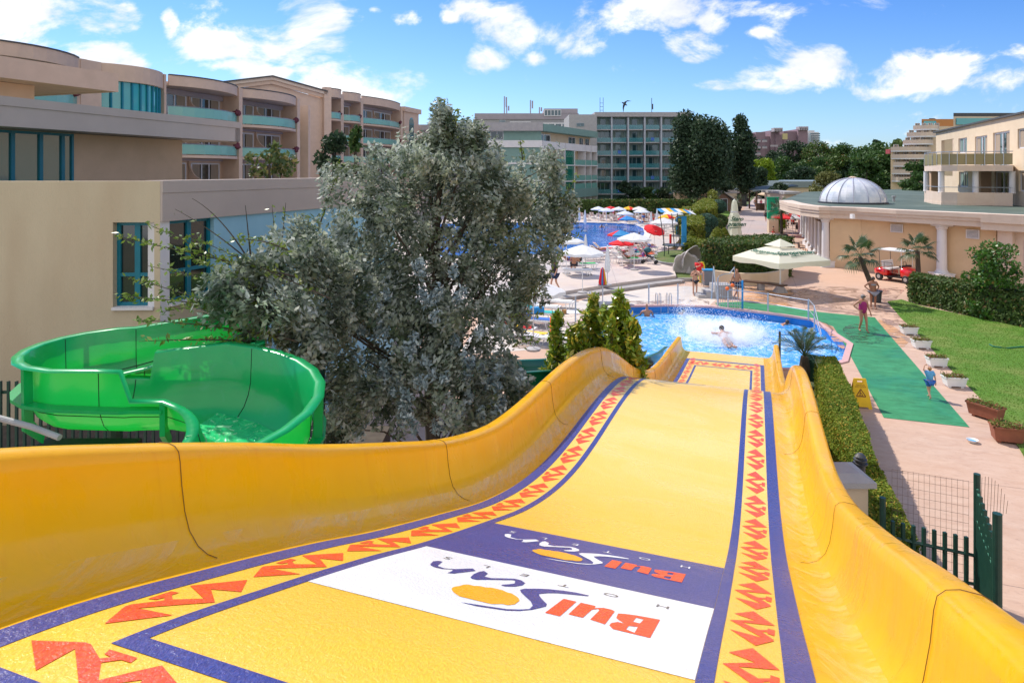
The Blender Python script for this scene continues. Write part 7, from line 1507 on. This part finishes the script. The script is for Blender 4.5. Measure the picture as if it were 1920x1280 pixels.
# golf cart
g = G(1682,527); ct = thing('golf_cart', 'red golf cart with white roof parked by the peach wall', 'golf cart', g, math.radians(28)); ct.scale = (1.05,1.03,1.1); rp = mat('glossy_red_paint', (.72,.012,.012), None, rough=.2, coat=.8)
def loft(secs):      # rounded body through (y, half width, z0, z1) sections
    mb = MB(); vs = []; n = 10
    for y, hw, z0, z1 in secs:
        for k in range(n): a = 2*PI*(k+.5)/n; cx_, cz_ = math.cos(a), math.sin(a); vs.append((hw*math.copysign(abs(cx_)**.5,cx_), y, (z0+z1)/2+(z1-z0)/2*math.copysign(abs(cz_)**.5,cz_)))
    L = len(secs); return mb.add(vs, [(i*n+k,(i+1)*n+k,(i+1)*n+(k+1)%n,i*n+(k+1)%n) for i in range(L-1) for k in range(n)]+[tuple(range(n)),tuple(range((L-1)*n,L*n))[::-1]])
obj('front_body', loft([(-1.28,.38,.32,.60),(-1.2,.52,.26,.72),(-.95,.60,.25,.84),(-.62,.60,.28,.92),(-.52,.55,.3,.90)]), rp, ct, smooth=True)
obj('rear_body', loft([(.30,.58,.28,.66),(.45,.62,.28,.74),(.9,.62,.28,.74),(1.15,.5,.32,.70)]), rp, ct, smooth=True)
obj('floor', MB().bx(-.55,.55,-.6,.5,.26,.32), M['black'], ct); obj('bumper', MB().box((0,-1.28,.30),(.95,.12,.13)), M['charcoal'], ct, bev=.03)
obj('seat', MB().box((0,.35,.72),(1.05,.5,.12)), M['white'], ct, bev=.03); obj('backrest', MB().box((0,.62,.98),(1.05,.1,.36), rx=-.15), M['white'], ct, bev=.03); obj('dashboard', MB().box((0,-.52,.92),(1.0,.18,.1)), M['black'], ct, bev=.02)
obj('roof', MB().box((0,.05,1.80),(1.22,1.75,.06)).box((0,.05,1.84),(1.0,1.5,.03)), M['white'], ct, bev=.03)
for sx in (-1,1):
    obj('roof_post', MB().tube([(sx*.54,-.62,.88),(sx*.55,-.6,1.78)], .018, 6), M['white'], ct); obj('roof_post', MB().tube([(sx*.54,.75,.7),(sx*.55,.8,1.78)], .018, 6), M['charcoal'], ct)
    for y in (-.88,.80):
        w_ = MB(); prof = [(.02,.0),(.2,.0),(.23,.03),(.23,.14),(.2,.17),(.02,.17)]; m0 = MB().lathe((0,0,0), prof, 18); w_.add([(sx*(.44)+sx*v[2], y+v[0], .23+v[1]) for v in m0.v], m0.f); wh = obj('wheel', w_, M['black'], ct)
        m0 = MB().lathe((0,0,0), [(.02,.172),(.11,.172),(.12,.16)], 12); r_ = MB(); r_.add([(sx*.44+sx*v[2], y+v[0], .23+v[1]) for v in m0.v], m0.f); obj('hub_cap', r_, M['metal'], wh)
    obj('headlight', MB().ell((sx*.36,-1.20,.58),(.1,.05,.05),10,6), M['white'], ct)
obj('side_rack', MB().tube([(-.62,-.1,.5),(-.66,-.1,1.1),(-.66,.9,1.1),(-.62,.9,.5)], .018, 5).tube([(-.66,.4,.5),(-.66,.4,1.1)], .015, 5), M['charcoal'], ct)
obj('steering_wheel', MB().tube([(.28+.16*math.cos(2*PI*i/14), -.32+.05*math.sin(2*PI*i/14), 1.0+.15*math.sin(2*PI*i/14)) for i in range(15)], .014, 5).tube([(.28,-.34,1.0),(.28,-.55,.9)], .014, 5), M['black'], ct)
# curved bench and its planter wall
bc = [G(x,y).to_2d() for x,y in ((1392,541),(1410,543),(1430,545),(1450,548),(1466,551))]
bn_ = thing('curved_bench', 'long curved dark slatted bench under the big hedge', 'bench', (bc[0].x,bc[0].y,0))
mb = MB(); mb.ribbon(bc, .40, .48, .5); obj('seat', mb, M['wood'], bn_, world=True)
for i in (0,2,4): p = bc[i]; obj('support', MB().box((p.x+.0,p.y+.28,.2),(.35,.3,.398)), M['grey'], bn_, world=True)
pwl = thing('planter_wall', 'low curved cream wall holding the big hedge behind the bench', 'wall', (bc[0].x,bc[0].y+1,0)); wl = [G(x,y).to_2d() for x,y in ((1330,527),(1375,534),(1410,535),(1440,534),(1468,529),(1478,522),(1484,510))]
obj('wall', MB().ribbon(wl, 0, .72, .3), M['cream'], pwl, world=True)
# stone shell
g = G(1292,516); sh_ = thing('stone_shell', 'large grey stone scallop shell fountain on the grass island', 'sculpture', (g.x,g.y,.1), .35)
def shellpart(s_, rz_, off, lean):
    mb = MB(); nu, nv = 60, 10; vs = []; Mz = Matrix.Rotation(rz_,3,'Z') @ Matrix.Rotation(lean,3,'X')
    for i in range(nu+1):
        a = (i/nu-.5)*PI*1.0; rid = abs(math.cos(a*4.5))**.8; rr = 1.0*(1-.20*abs(a/1.57)**3)*(1+.10*rid)
        for j in range(nv+1):
            t = j/nv; r = rr*t; vs.append(Mz @ Vector((r*math.sin(a), .55*(1-t)**1.0*t*2.0-.40*t*t+-.12*rid*t, 1.25*r*math.cos(a)+.05))*s_+Vector(off))
    mb.add(vs, [(i*(nv+1)+j, i*(nv+1)+j+1, (i+1)*(nv+1)+j+1, (i+1)*(nv+1)+j) for i in range(nu) for j in range(nv)]); return mb
ws_ = mat('weathered_stone', (.60,.55,.53), (.46,.42,.41), 3, .85, .5, 14)
for s_, rz_, off, lean in ((1.15,.2,(.25,.55,.35),.1),(1.0,-.45,(-.25,0,.0),-.25)):
    so_ = obj('shell_half', shellpart(s_,rz_,off,lean), ws_, sh_, smooth=True); md = so_.modifiers.new('t','SOLIDIFY'); md.thickness = .06
obj('spout', MB().lathe((-.1,-.15,.0), [(.25,0),(.2,.2),(.1,.35),(.05,.5)], 12), bpy.data.materials['weathered_stone'], sh_, smooth=True)
# trampoline tower with striped awning
g = G(1267,480,.4); tt = thing('bungee_trampoline', 'green framed trampoline tower with striped blue awning on the rear grass island', 'trampoline', (g.x,g.y,.4)); dm_ = M['darkmetal']
obj('jump_mat', MB().lathe((0,0,.82), [(.95,0),(1.0,.03),(.9,.05)], 20), M['charcoal'], tt); obj('rim', MB().tube([(1.0*math.cos(2*PI*i/20),1.0*math.sin(2*PI*i/20),.85) for i in range(21)], .04, 5), dm_, tt)
for a in (.4,1.9,3.5,5.1): obj('leg', MB().tube([(math.cos(a),math.sin(a),.85),(1.05*math.cos(a),1.05*math.sin(a),0)], .035, 5), dm_, tt)
for x, y, x2 in ((-.95,-.3,-1.3),(-.3,-.8,-.5),(.2,-.5,.0),(.85,.2,.7)): obj('mast', MB().tube([(x,y,.85),(x2,y,3.35)], .035, 5), M['charcoal'], tt)
obj('blue_post', MB().tube([(.62,-.1,.85),(.62,-.1,3.1)], .2, 12), M['cyan_paint'], tt); obj('red_pad', MB().tube([(-.55,-.6,1.05),(-.55,-.6,1.75)], .09, 8), M['red_paint'], tt)
obj('rail', MB().tube([(-1,-.2,.85),(-1,-.2,1.6),(-.2,-.95,1.6),(-.2,-.95,.85)], .02, 4).tube([(-.2,-.95,1.6),(.5,-.85,1.6),(.5,-.85,.85)], .02, 4), dm_, tt)
aw_ = MB()
for k in range(8):
    x0_, x1_ = -1.35+.34*k, -1.35+.34*(k+1); f_ = lambda x: 3.55-.18*((x+.1)**2)*.35-.05*x; aw_.cur = k%3; aw_.add([(x0_,-.9,f_(x0_)-.08),(x1_,-.9,f_(x1_)-.08),(x1_,.7,f_(x1_)+.12),(x0_,.7,f_(x0_)+.12)], [(0,1,2,3)])
obj('awning', aw_, [M['canopyb'],M['canopyw'],M['canopyy']], tt)
g = G(1279,446); fr_ = thing('blue_frame', 'bright blue tubular arch standing in the hedges behind the trampoline', 'frame', g); obj('arch', MB().tube([(-.55,0,0),(-.55,0,2.0),(-.45,0,2.15),(.45,0,2.15),(.55,0,2.0),(.55,0,0)], .09, 8), M['cyan_paint'], fr_)
# stroller
g = G(1217,494,TZ); stv = thing('stroller', 'dark pushchair with purple and teal bag beside the loungers', 'stroller', g, 1.2)
obj('frame', MB().tube([(-.22,-.45,.15),(-.22,.35,.95),(.22,.35,.95),(.22,-.45,.15)], .016, 5).tube([(-.22,.4,.12),(-.2,-.1,.6)], .016, 5).tube([(.22,.4,.12),(.2,-.1,.6)], .016, 5), M['charcoal'], stv); obj('seat', MB().box((0,-.05,.5),(.38,.5,.08), rx=.25).box((0,.18,.72),(.38,.08,.45), rx=-.3), M['dark_cloth'], stv, bev=.02); obj('hood', MB().ell((0,.12,.98),(.24,.28,.2),12,6), solid('teal_hood', (.02,.12,.16)), stv, smooth=True); obj('bag', MB().ell((0,.42,.62),(.2,.12,.18),10,6), M['purple_cloth'], stv, smooth=True)
for x, y in ((-.24,-.5),(.24,-.5),(-.24,.42),(.24,.42)): obj('wheel', MB().tube([(x-.02,y,.12),(x+.02,y,.12)], .12, 12), M['black'], stv)
# lockers, yellow board
g = G(1328,534); bx_ = thing('waste_bin', 'grey waste bin with blue top next to the yellow board', 'bin', g); obj('body', MB().box((0,0,.45),(.62,.5,.9)), mat('bin_grey', (.16,.18,.22), None, rough=.5), bx_, bev=.03); obj('lid', MB().box((0,0,.93),(.66,.54,.08)), M['cyan_paint'], bx_, bev=.02)
g = G(1316,530); yb = thing('rescue_board', 'upright yellow rescue board leaning beside the lifeguard', 'rescue board', g, .1); mb = MB(); sec = [(0,.16),(.1,.2),(.6,.22),(1.1,.2),(1.3,.12)]; vs = [(sx*w_,.04*sy+.05*z,z) for z,w_ in sec for sx,sy in ((-1,-1),(1,-1),(1,1),(-1,1))]; obj('board', mb.add(vs, [(4*i+k,4*i+(k+1)%4,4*i+4+(k+1)%4,4*i+4+k) for i in range(4) for k in range(4)]+[(3,2,1,0),(16,17,18,19)]), M['yellow_paint'], yb)
# steps to slides / small stair block at pool side
g = G(1335,556); stb = thing('concrete_stair', 'small concrete stair block between the bin and the railing', 'stair', g)
obj('steps', MB().bx(-.9,-.45,-.5,.5,0,.18).bx(-.45,0,-.5,.5,0,.36).bx(0,.95,-.5,.5,0,.72), M['grey'], stb)
# railings round the plunge pool
def post(lab, px, py, h, r=.035):
    g = G(px,py); t = thing('railing_post', lab, 'post', g, group='metal posts around the plunge pool'); obj('post', MB().tube([(0,0,0),(0,0,h)], r, 8), M['metal'], t); obj('cap', MB().ell((0,0,h),(r*1.1,r*1.1,r),8,5), M['metal'], t); return g
post('metal post at the left end of the far pool edge', 1079, 612, 1.35); post('metal post at the far left pool corner behind the laurels', 1106, 592, 1.15)
post('metal post left of the pool ladders', 1216.5, 572, 1.1); post('metal post right of the pool ladders', 1271, 572.5, 1.1); 
gr_ = [G(x,y) for x,y in ((1365,577),(1440,586),(1516,600))]
rl = thing('pool_railing', 'silver wire railing along the far right edge of the plunge pool', 'railing', (gr_[0].x,gr_[0].y,0)); o = rl.location
for p in gr_: obj('post', MB().tube([p-o,p-o+Vector((0,0,.98))], .04, 8), M['metal'], rl)
mb = MB()
for a, b in ((0,1),(1,2)):
    for z in (.45,.93): mb.tube([gr_[a]-o+Vector((0,0,z)),gr_[b]-o+Vector((0,0,z))], .016, 5)
obj('rail', mb, M['metal'], rl); mb = MB(); q = G(1540,640)-o
for z in (.5,.98): mb.tube([gr_[2]-o+Vector((0,0,z)),G(1527,614)-o+Vector((0,0,z)),q+Vector((0,0,z*.3))], .02, 5)
mb.tube([G(1527,614)-o,G(1527,614)-o+Vector((0,0,.98))], .03, 6); obj('stair_rail', mb, M['metal'], rl)
# wire gate panel with orange floats
gt = thing('wire_gate', 'ornamental wire gate with orange balls in front of the bald man', 'gate', G(1350,577)); o = gt.location; A_, B_ = G(1346,575)-o, G(1392,579)-o; mb = MB()
for k in range(11): p = A_+(B_-A_)*k/10; mb.tube([p,p+Vector((0,0,1.3+.08*(k%2)))], .012, 4)
for z in (.15,.55,.95,1.2): mb.tube([A_+Vector((0,0,z)),B_+Vector((0,0,z))], .012, 4)
obj('wire_panel', mb, M['metal'], gt); obj('gate_post', MB().tube([A_,A_+Vector((0,0,1.5))], .05, 8), M['metal'], gt); obj('gate_post', MB().tube([B_,B_+Vector((0,0,1.45))], .05, 8), M['cyan_paint'], gt)
for (px, py), lb in zip(((1363.5,541),(1373.5,535)),('lower left orange plastic ball on the wire gate','upper right orange plastic ball on the wire gate')): p = P(px,py,gt.location.y-.1); tag(obj('float_ball', MB().ell(tuple(p),(.1,.1,.1),12,8), M['orange_cloth'], smooth=True), lb, 'ball', 'orange balls on the wire gate')
rp_ = thing('looped_handrail', 'curved silver handrail rising toward the dark hedge', 'handrail', G(1345,560)); o = rp_.location
obj('rail', MB().tube([P(1344,530,34.5)-o,P(1348,518,34.7)-o,P(1358,514,34.9)-o,P(1368,513,35)-o,P(1375,504,35)-o,P(1377,500,35)-o,P(1377,520,35)-o], .025, 5).tube([P(1344,560,34)-o,P(1338,500,34.3)-o,P(1334,560,34.5)-o], .035, 6), M['metal'], rp_)
# two ladders
for px in (1235,1255):
    g = G(px,572.5); t = thing('pool_ladder', f'{"left" if px == 1235 else "right"} one of the two chrome pool ladders', 'ladder', (g.x,g.y,0), group='chrome pool ladders'); 
    for s_ in (-.09,.09): obj('side_rail', MB().tube([(s_,-.1,-.9),(s_,-.1,.5),(s_,0,.62),(s_,.25,.6),(s_,.32,.45),(s_,.32,0)], .022, 6), M['metal'], t)
# lifebuoy post
g = G(1041,655); lb_ = thing('lifebuoy_post', 'dark green post with an orange lifebuoy beside the small laurel', 'post', g); obj('post', MB().tube([(0,0,0),(0,0,1.35)], .1, 10), M['darkmetal'], lb_)
rgb = thing('lifebuoy', 'orange lifebuoy hanging on the dark green post', 'lifebuoy', (g.x-.13,g.y-.02,.95)); obj('ring', MB().tube([(0,.30*math.cos(2*PI*i/20)*.75,.32*math.sin(2*PI*i/20)) for i in range(21)], .07, 8), M['orange_cloth'], rgb, smooth=True)
# bits on deck
g = G(1058,588); bxx = thing('cardboard_box', 'small brown box on a white mat near the plunge pool', 'box', g); obj('box', MB().box((0,0,.1),(.22,.2,.2)), solid('cardboard', (.42,.22,.07)), bxx, bev=.01)
g = G(1067,585); tag(obj('white_mat', MB().prism([(g.x-.6,g.y+.3),(g.x+.3,g.y+.5),(g.x+.8,g.y-.4),(g.x-.3,g.y-.4)], .01, .02), M['white']), 'white mat lying on the deck under the brown box', 'mat')
g = G(1003,603); bb_ = thing('beach_bag', 'bright blue beach bag on the lounger by the tree', 'bag', (g.x+.1,g.y-.3,.45), .3); obj('bag', MB().box((0,0,.14),(.62,.3,.32)), M['cyan_paint'], bb_, bev=.05); obj('handle', MB().tube([(-.15,0,.3),(-.1,0,.5),(.1,0,.5),(.15,0,.3)], .015, 5), M['white'], bb_)
for i, (px, py) in enumerate(((1103,517),(1108,515))): g = G(px,py,TZ); tag(obj('sandal', MB().ell((g.x,g.y,TZ+.03),(.06,.13,.035),8,5), M['black']), f'{"left" if i == 0 else "right"} one of a pair of black sandals on the terrace', 'sandal', 'pair of black sandals')
# rescue pole at the slide exit and black bin
g = G(1462,693); dp = thing('rope_pole', 'thin dark pole with ropes beside the slide exit', 'pole', (g.x,g.y,0)); obj('pole', MB().tube([(0,0,0),(0,0,1.35)], .04, 8), M['charcoal'], dp); o = dp.location; obj('rope', MB().tube([Vector((0,0,1.25)),G(1548,655)-o+Vector((0,0,.4))], .012, 4).tube([Vector((0,0,.9)),G(1540,668)-o+Vector((0,0,.2))], .012, 4), M['charcoal'], dp)
g = G(1521,712); ob_ = thing('open_bin', 'dark green open-topped bin between hedge and slide', 'bin', (g.x,g.y,0)); obj('body', MB().lathe((0,0,0), [(.22,0),(.3,.75),(.31,.78),(.27,.78),(.2,.1)], 16), M['darkmetal'], ob_)
# bollard lamp, pillar wall
p = P(1613,884,12.6); bo = thing('bollard_lamp', 'charcoal bollard lamp with louvred head in the hedge end', 'lamp', (p.x,p.y,0)); zt_ = 7-(850-HY)/F*12.6; obj('post', MB().lathe((0,0,0), [(.11,0),(.09,.05),(.085,zt_-.2)], 14), M['charcoal'], bo); obj('lamp_head', MB().lathe((0,0,zt_-.2), [(.085,0),(.13,.01),(.13,.03),(.09,.04),(.09,.07),(.12,.08),(.12,.1),(.08,.11),(.08,.14),(.1,.15),(.05,.2),(.02,.21)], 14), M['charcoal'], bo)
pl_ = thing('pillar_wall', 'short cream wall with bevelled grey stone coping beside the slide', 'wall', (5.4,11.7,0)); zt_ = 7-(893-HY)/F*11.7; x1_ = at2(1622,11.7)
obj('wall', MB().bx(3.6,x1_,11.6,12.25,0,zt_-.12), M['cream'], pl_, world=True); x2_ = x1_+.1
obj('coping', MB().bx(3.5,x2_,11.5,12.35,zt_-.12,zt_-.03).add([(3.5,11.5,zt_-.028),(x2_,11.5,zt_-.028),(x2_,12.35,zt_-.028),(3.5,12.35,zt_-.028),(3.6,11.7,zt_+.06),(x2_-.2,11.7,zt_+.06),(x2_-.2,12.15,zt_+.06),(3.6,12.15,zt_+.06)], [(0,1,5,4),(1,2,6,5),(2,3,7,6),(3,0,4,7),(4,5,6,7)]), M['grey'], pl_, world=True)
# green picket fence
fz_ = M['darkmetal']; A_ = P(1655,960,11.3); B_ = P(1832,888,10.9); C_ = P(1870,962,9.7)
fe = thing('picket_fence', 'dark green metal picket fence with open gate leaf and two tall posts at lower right', 'fence', (B_.x,B_.y,0)); o = fe.location
def pk_(a, b, n, zt0, zt1, skip=0):
    for k in range(n):
        t = (k+skip)/n; p = a+(b-a)*t; z = zt0+(zt1-zt0)*t; obj('picket', MB().box((p.x-o.x,p.y-o.y,z/2),(.05,.05,z)), fz_, fe)
a0 = Vector((A_.x,A_.y,0)); b0 = Vector((B_.x,B_.y,0)); c0_ = Vector((C_.x,C_.y,0)); zz0 = 7-(978-HY)/F*11.2; zz1 = 7-(1010-HY)/F*10.9
n_ = 9; pk_(a0, b0, n_, zz0, zz1); obj('rail', MB().tube([a0-o+Vector((0,0,zz0-.28)),b0-o+Vector((0,0,zz1-.28))], .03, 4).tube([a0-o+Vector((0,0,.25)),b0-o+Vector((0,0,.25))], .03, 4), fz_, fe)
obj('tall_post', MB().tube([b0-o,b0-o+Vector((0,0,B_.z))], .05, 12), fz_, fe); obj('tall_post', MB().tube([c0_-o,c0_-o+Vector((0,0,C_.z))], .062, 12), fz_, fe); obj('tall_post', MB().tube([a0-o,a0-o+Vector((0,0,7-(932-HY)/F*11.3))], .05, 8), fz_, fe)
pk_(b0, c0_, 9, 1.85, 1.5, .6); obj('rail', MB().tube([b0-o+Vector((0,0,1.35)),c0_-o+Vector((0,0,1.1))], .025, 4).tube([b0-o+Vector((0,0,1.85)),c0_-o+Vector((0,0,1.0))], .02, 4), solid('bright_green_metal', (.01,.14,.09)), fe)
wm = MB(); w0, w1 = a0+Vector((.3,.25,0)), b0+Vector((0,.2,0))
for k in range(15): p = w0+(w1-w0)*k/14; wm.tube([p-o+Vector((0,0,.3)),p-o+Vector((0,0,1.85))], .0028, 3)
for k in range(12): z = .3+.14*k; wm.tube([w0-o+Vector((0,0,z)),w1-o+Vector((0,0,z))], .0028, 3)
for k in range(9): p = b0+Vector((.05+.09*k,.05*k,0)); wm.tube([p-o+Vector((0,0,1.2)),p-o+Vector((.03,.0,2.0-.03*k*k*.3))], .004, 3)
obj('wire_mesh', wm, solid('rusty_wire', (.16,.10,.07)), fe)
# dark fence behind the green slide, grey pipe
df = thing('picket_fence', 'dark picket fence in shadow behind the green slide at the left edge', 'fence', (-11,11.6,1.65)); o = df.location
for k in range(46): x = -9.6+.14*k; obj('picket', MB().box((x-o.x,0.0,.75),(.04,.04,1.9)), fz_, df)
obj('rail', MB().box((-6.4-o.x,.03,1.5),(6.6,.03,.05)).box((-6.4-o.x,.03,0),(6.6,.03,.05)), fz_, df)
mbt = MB().bx(-14,-2.5,11.45,13.7,0,1.78); tag(obj('raised_planting_bed', mbt, M['soil']), 'raised bed of dark soil at the foot of the beige wall behind the fence', 'planting bed')
gpip = thing('steel_pipe', 'sloping grey steel pipe crossing before the fence at the left edge', 'pipe', P(0,785,8)); o = gpip.location; obj('pipe', MB().tube([P(-60,768,8)-o,P(60,800,7.8)-o,P(112,820,7.7)-o], .035, 10), M['grey'], gpip)
# kiosk
g = G(1356,397); ki = thing('garden_kiosk', 'small gabled wooden kiosk with white framed glass door beside the promenade', 'kiosk', g, .25); mb = MB(); gable(mb, -2.2, 2.2, 0, 3, 0, 1.6, -.2, 3.4); obj('wall', mb, solid('kiosk_wood', (.20,.12,.08)), ki)
for (xa, za, xb, zb2) in ((-2.7,1.25,-.2,3.45),(-.2,3.45,2.9,1.5)): obj('roof', MB().add([(xa,-.5,za),(xb,-.5,zb2),(xb,3.3,zb2),(xa,3.3,za),(xa,-.5,za+.14),(xb,-.5,zb2+.14),(xb,3.3,zb2+.14),(xa,3.3,za+.14)], [(3,2,1,0),(4,5,6,7),(0,1,5,4),(1,2,6,5),(2,3,7,6),(3,0,4,7)]), M['grey'], ki)
windowset(ki, -.9, -.07, .05, 1.7, 2.2, M['wframe'], M['dglass'], mull=(.45,)); obj('brace', MB().tube([(-2.5,-.3,0),(-1.2,-.3,2.5)], .07, 5), M['wframe'], ki)
# green totem, bar pergola, bird
g = G(1449,436); to_ = thing('green_totem', 'green information totem on a cream pedestal at the promenade edge', 'sign', g); obj('pedestal', MB().box((0,0,.75),(1.1,.6,1.5)), M['cream'], to_, bev=.03); obj('panel', MB().box((0,0,2.75),(1.25,.35,2.35)), M['totem_green'], to_, bev=.03); obj('cap', MB().box((0,0,3.98),(1.35,.45,.12)), M['totem_green'], to_)
obj('text_line', MB().box((-.2,-.18,3.0),(.1,.02,1.1)).box((.05,-.18,3.0),(.07,.02,1.1)).box((.28,-.18,3.0),(.07,.02,1.1)), solid('dark_green_print', (0,.12,.06)), to_)
px_ = at2(1440,118); pe_ = thing('bar_pergola', 'dark timber pergola roof of the promenade bar', 'pergola', (px_,118,0)); obj('roof', MB().add([(-2.5,0,3.3),(4.5,-2,4.3),(5.5,6,4.6),(-1,8,3.6),(-2.5,0,3.5),(4.5,-2,4.5),(5.5,6,4.8),(-1,8,3.8)], [(3,2,1,0),(4,5,6,7),(0,1,5,4),(1,2,6,5),(2,3,7,6),(3,0,4,7)]), solid('pergola_roof', (.07,.09,.09)), pe_)
for x, y in ((-2,0),(4.2,-1.5),(1,-.8),(5,5.5),(-.8,7)): obj('post', MB().box((x,y,1.75),(.22,.22,3.5)), M['wood'], pe_)
obj('counter', MB().box((1.5,2,.6),(5,1.2,1.2)), M['wood'], pe_); tree('round_shrub', 'dark climbing plant over the bar pergola', at2(1462,116), 116, 4.6, 2.2, M['leafA'], .3, 1500, .22)
bwl = thing('bar_building', 'peach building end with gabled roof behind the bar', 'building', (at2(1484,104),104,0)); obj('wall', MB().bx(at2(1470,104),at2(1492,104),104,112,0,3.4), M['trim'], bwl, world=True); obj('roof', MB().bx(at2(1468,104),at2(1500,104),103.5,113,3.403,3.8), M['grey'], bwl, world=True)
bd = thing('seagull', 'dark seagull in flight above the grid hotel roof', 'bird', P(1171,195,60), .4)
obj('body', MB().lathe((0,0,0), [(.01,-.32),(.06,-.2),(.09,0),(.07,.15),(.05,.24),(.01,.32)], 10, sx=1, sy=1), M['charcoal'], bd, smooth=True).rotation_euler = (0,-1.1,0)
def wing(sg): return MB().add([(0,0,.0),(.1,0,-.05),(.25*1,0,.22) if sg > 0 else (-.05,0,-.35),(.75,0,.28) if sg > 0 else (-.12,0,-.82),(.3,0,.33) if sg > 0 else (-.2,0,-.4),(-.05,0,.16) if sg > 0 else (-.18,0,-.1),(0,.03,.02)], [(0,1,2,3,4,5),(6,5,4,3,2,1)])
obj('wing', wing(1), M['charcoal'], bd); obj('wing', wing(-1), M['charcoal'], bd); obj('tail', MB().add([(-.25,0,.1),(-.42,-.05,.12),(-.42,.05,.12)], [(0,1,2)]), M['charcoal'], bd)
# splash in the plunge pool: drops and foam thrown up round the swimmer
c_ = G(1356,632,wz); n = 9000; a = RS.uniform(0,2*PI,n); r = np.abs(RS.normal(1.25,.5,n)); zz = np.abs(RS.normal(0,1,n))*.42*np.exp(-((r-1.2)/.8)**2)+.0
q = np.stack([c_.x+r*np.cos(a)*1.25, c_.y+.3+r*np.sin(a)*1.5, wz+.02+zz],1); k = 2500; q2 = np.stack([c_.x-1.0+RS.normal(0,.35,k), c_.y+2.4+RS.normal(0,.5,k), wz+np.abs(RS.normal(0,.6,k))],1)
q = np.concatenate([q,q2]); v = leaf_arrays(q, .017, None, .8); m_, t, b = pr('white_water_spray'); b.inputs['Base Color'].default_value = (.9,.93,.96,1); b.inputs['Roughness'].default_value = .5; tr = t.n('ShaderNodeBsdfTranslucent', {'Color': (.95,.97,1,1)}); mx = t.n('ShaderNodeMixShader', {0:.5,1:b.outputs[0],2:tr.outputs[0]}); t.nt.links.new(mx.outputs[0], t.nt.nodes['Material Output'].inputs[0])
tag(obj('water_splash', leaf_mesh('water_splash', v, m_), []), 'white splash of water thrown up around the swimmer in the plunge pool', 'splash', kind='stuff')
fm_, t, b = pr('foam_patch'); pos = t.n('ShaderNodeTexCoord').outputs['Generated']; b.inputs['Base Color'].default_value = (.88,.92,.95,1); b.inputs['Roughness'].default_value = .7
d_ = t.n('ShaderNodeVectorMath', {0: pos, 1: (.5,.5,.5)}, operation='DISTANCE').outputs['Value']; al = t.m('MULTIPLY', t.ramp(d_, .5, .24), t.ramp(t.noise(pos, 7, 8, .75, 1.5), .42, .58)); t.nt.links.new(al, b.inputs['Alpha'])
sc.cycles.volume_bounces = 6; mst = bpy.data.materials.new('spray_mist'); mst.use_nodes = True; t = NT(mst.node_tree); t.nt.nodes.remove(t.nt.nodes['Principled BSDF']); pos = t.n('ShaderNodeTexCoord').outputs['Object']; cx_, cy_ = c_.x+.05, c_.y+.45
sp_ = t.n('ShaderNodeSeparateXYZ', {0: pos}); dx_ = t.m('MULTIPLY', t.m('SUBTRACT', sp_.outputs[0], cx_), 1/1.75); dy_ = t.m('MULTIPLY', t.m('SUBTRACT', sp_.outputs[1], cy_), 1/2.0); rr_ = t.m('ADD', t.m('SQRT', t.m('ADD', t.m('MULTIPLY', dx_, dx_), t.m('MULTIPLY', dy_, dy_))), t.m('MULTIPLY_ADD', t.noise(pos, 1.1, 5, .65, .8), 1.5, -.75))
ring = t.m('MULTIPLY', t.ramp(rr_, .22, .42), t.ramp(rr_, 1.0, .62)); zz_ = t.m('SUBTRACT', sp_.outputs[2], wz); nz_ = t.noise(pos, 2.1, 7, .72, 1.4); top_ = t.m('SUBTRACT', t.m('MULTIPLY', nz_, 2.3), t.m('ADD', t.m('MULTIPLY', zz_, .95), .72))
dn_ = t.m('MULTIPLY', t.m('MULTIPLY', t.ramp(top_, 0, .35), ring), 9)
pv_ = t.n('ShaderNodeVolumePrincipled', {'Color': (.97,.98,1,1), 'Density': dn_, 'Anisotropy': .0}); t.nt.links.new(pv_.outputs[0], t.nt.nodes['Material Output'].inputs['Volume'])
tag(obj('spray_mist', MB().lathe((cx_,cy_,wz+.02), [(2.25,0),(2.25,.3),(1.9,.8),(1.2,1.15),(.1,1.25)], 28, sy=1.1), mst), 'cloud of fine white spray thrown up around the splashing swimmer', 'spray', kind='stuff')
tag(obj('foam', MB().lathe((c_.x,c_.y+.4,wz+.02), [(2.7,0),(1.5,.02),(.05,.0)], 40), fm_), 'ring of white foam on the plunge pool water', 'foam', kind='stuff')
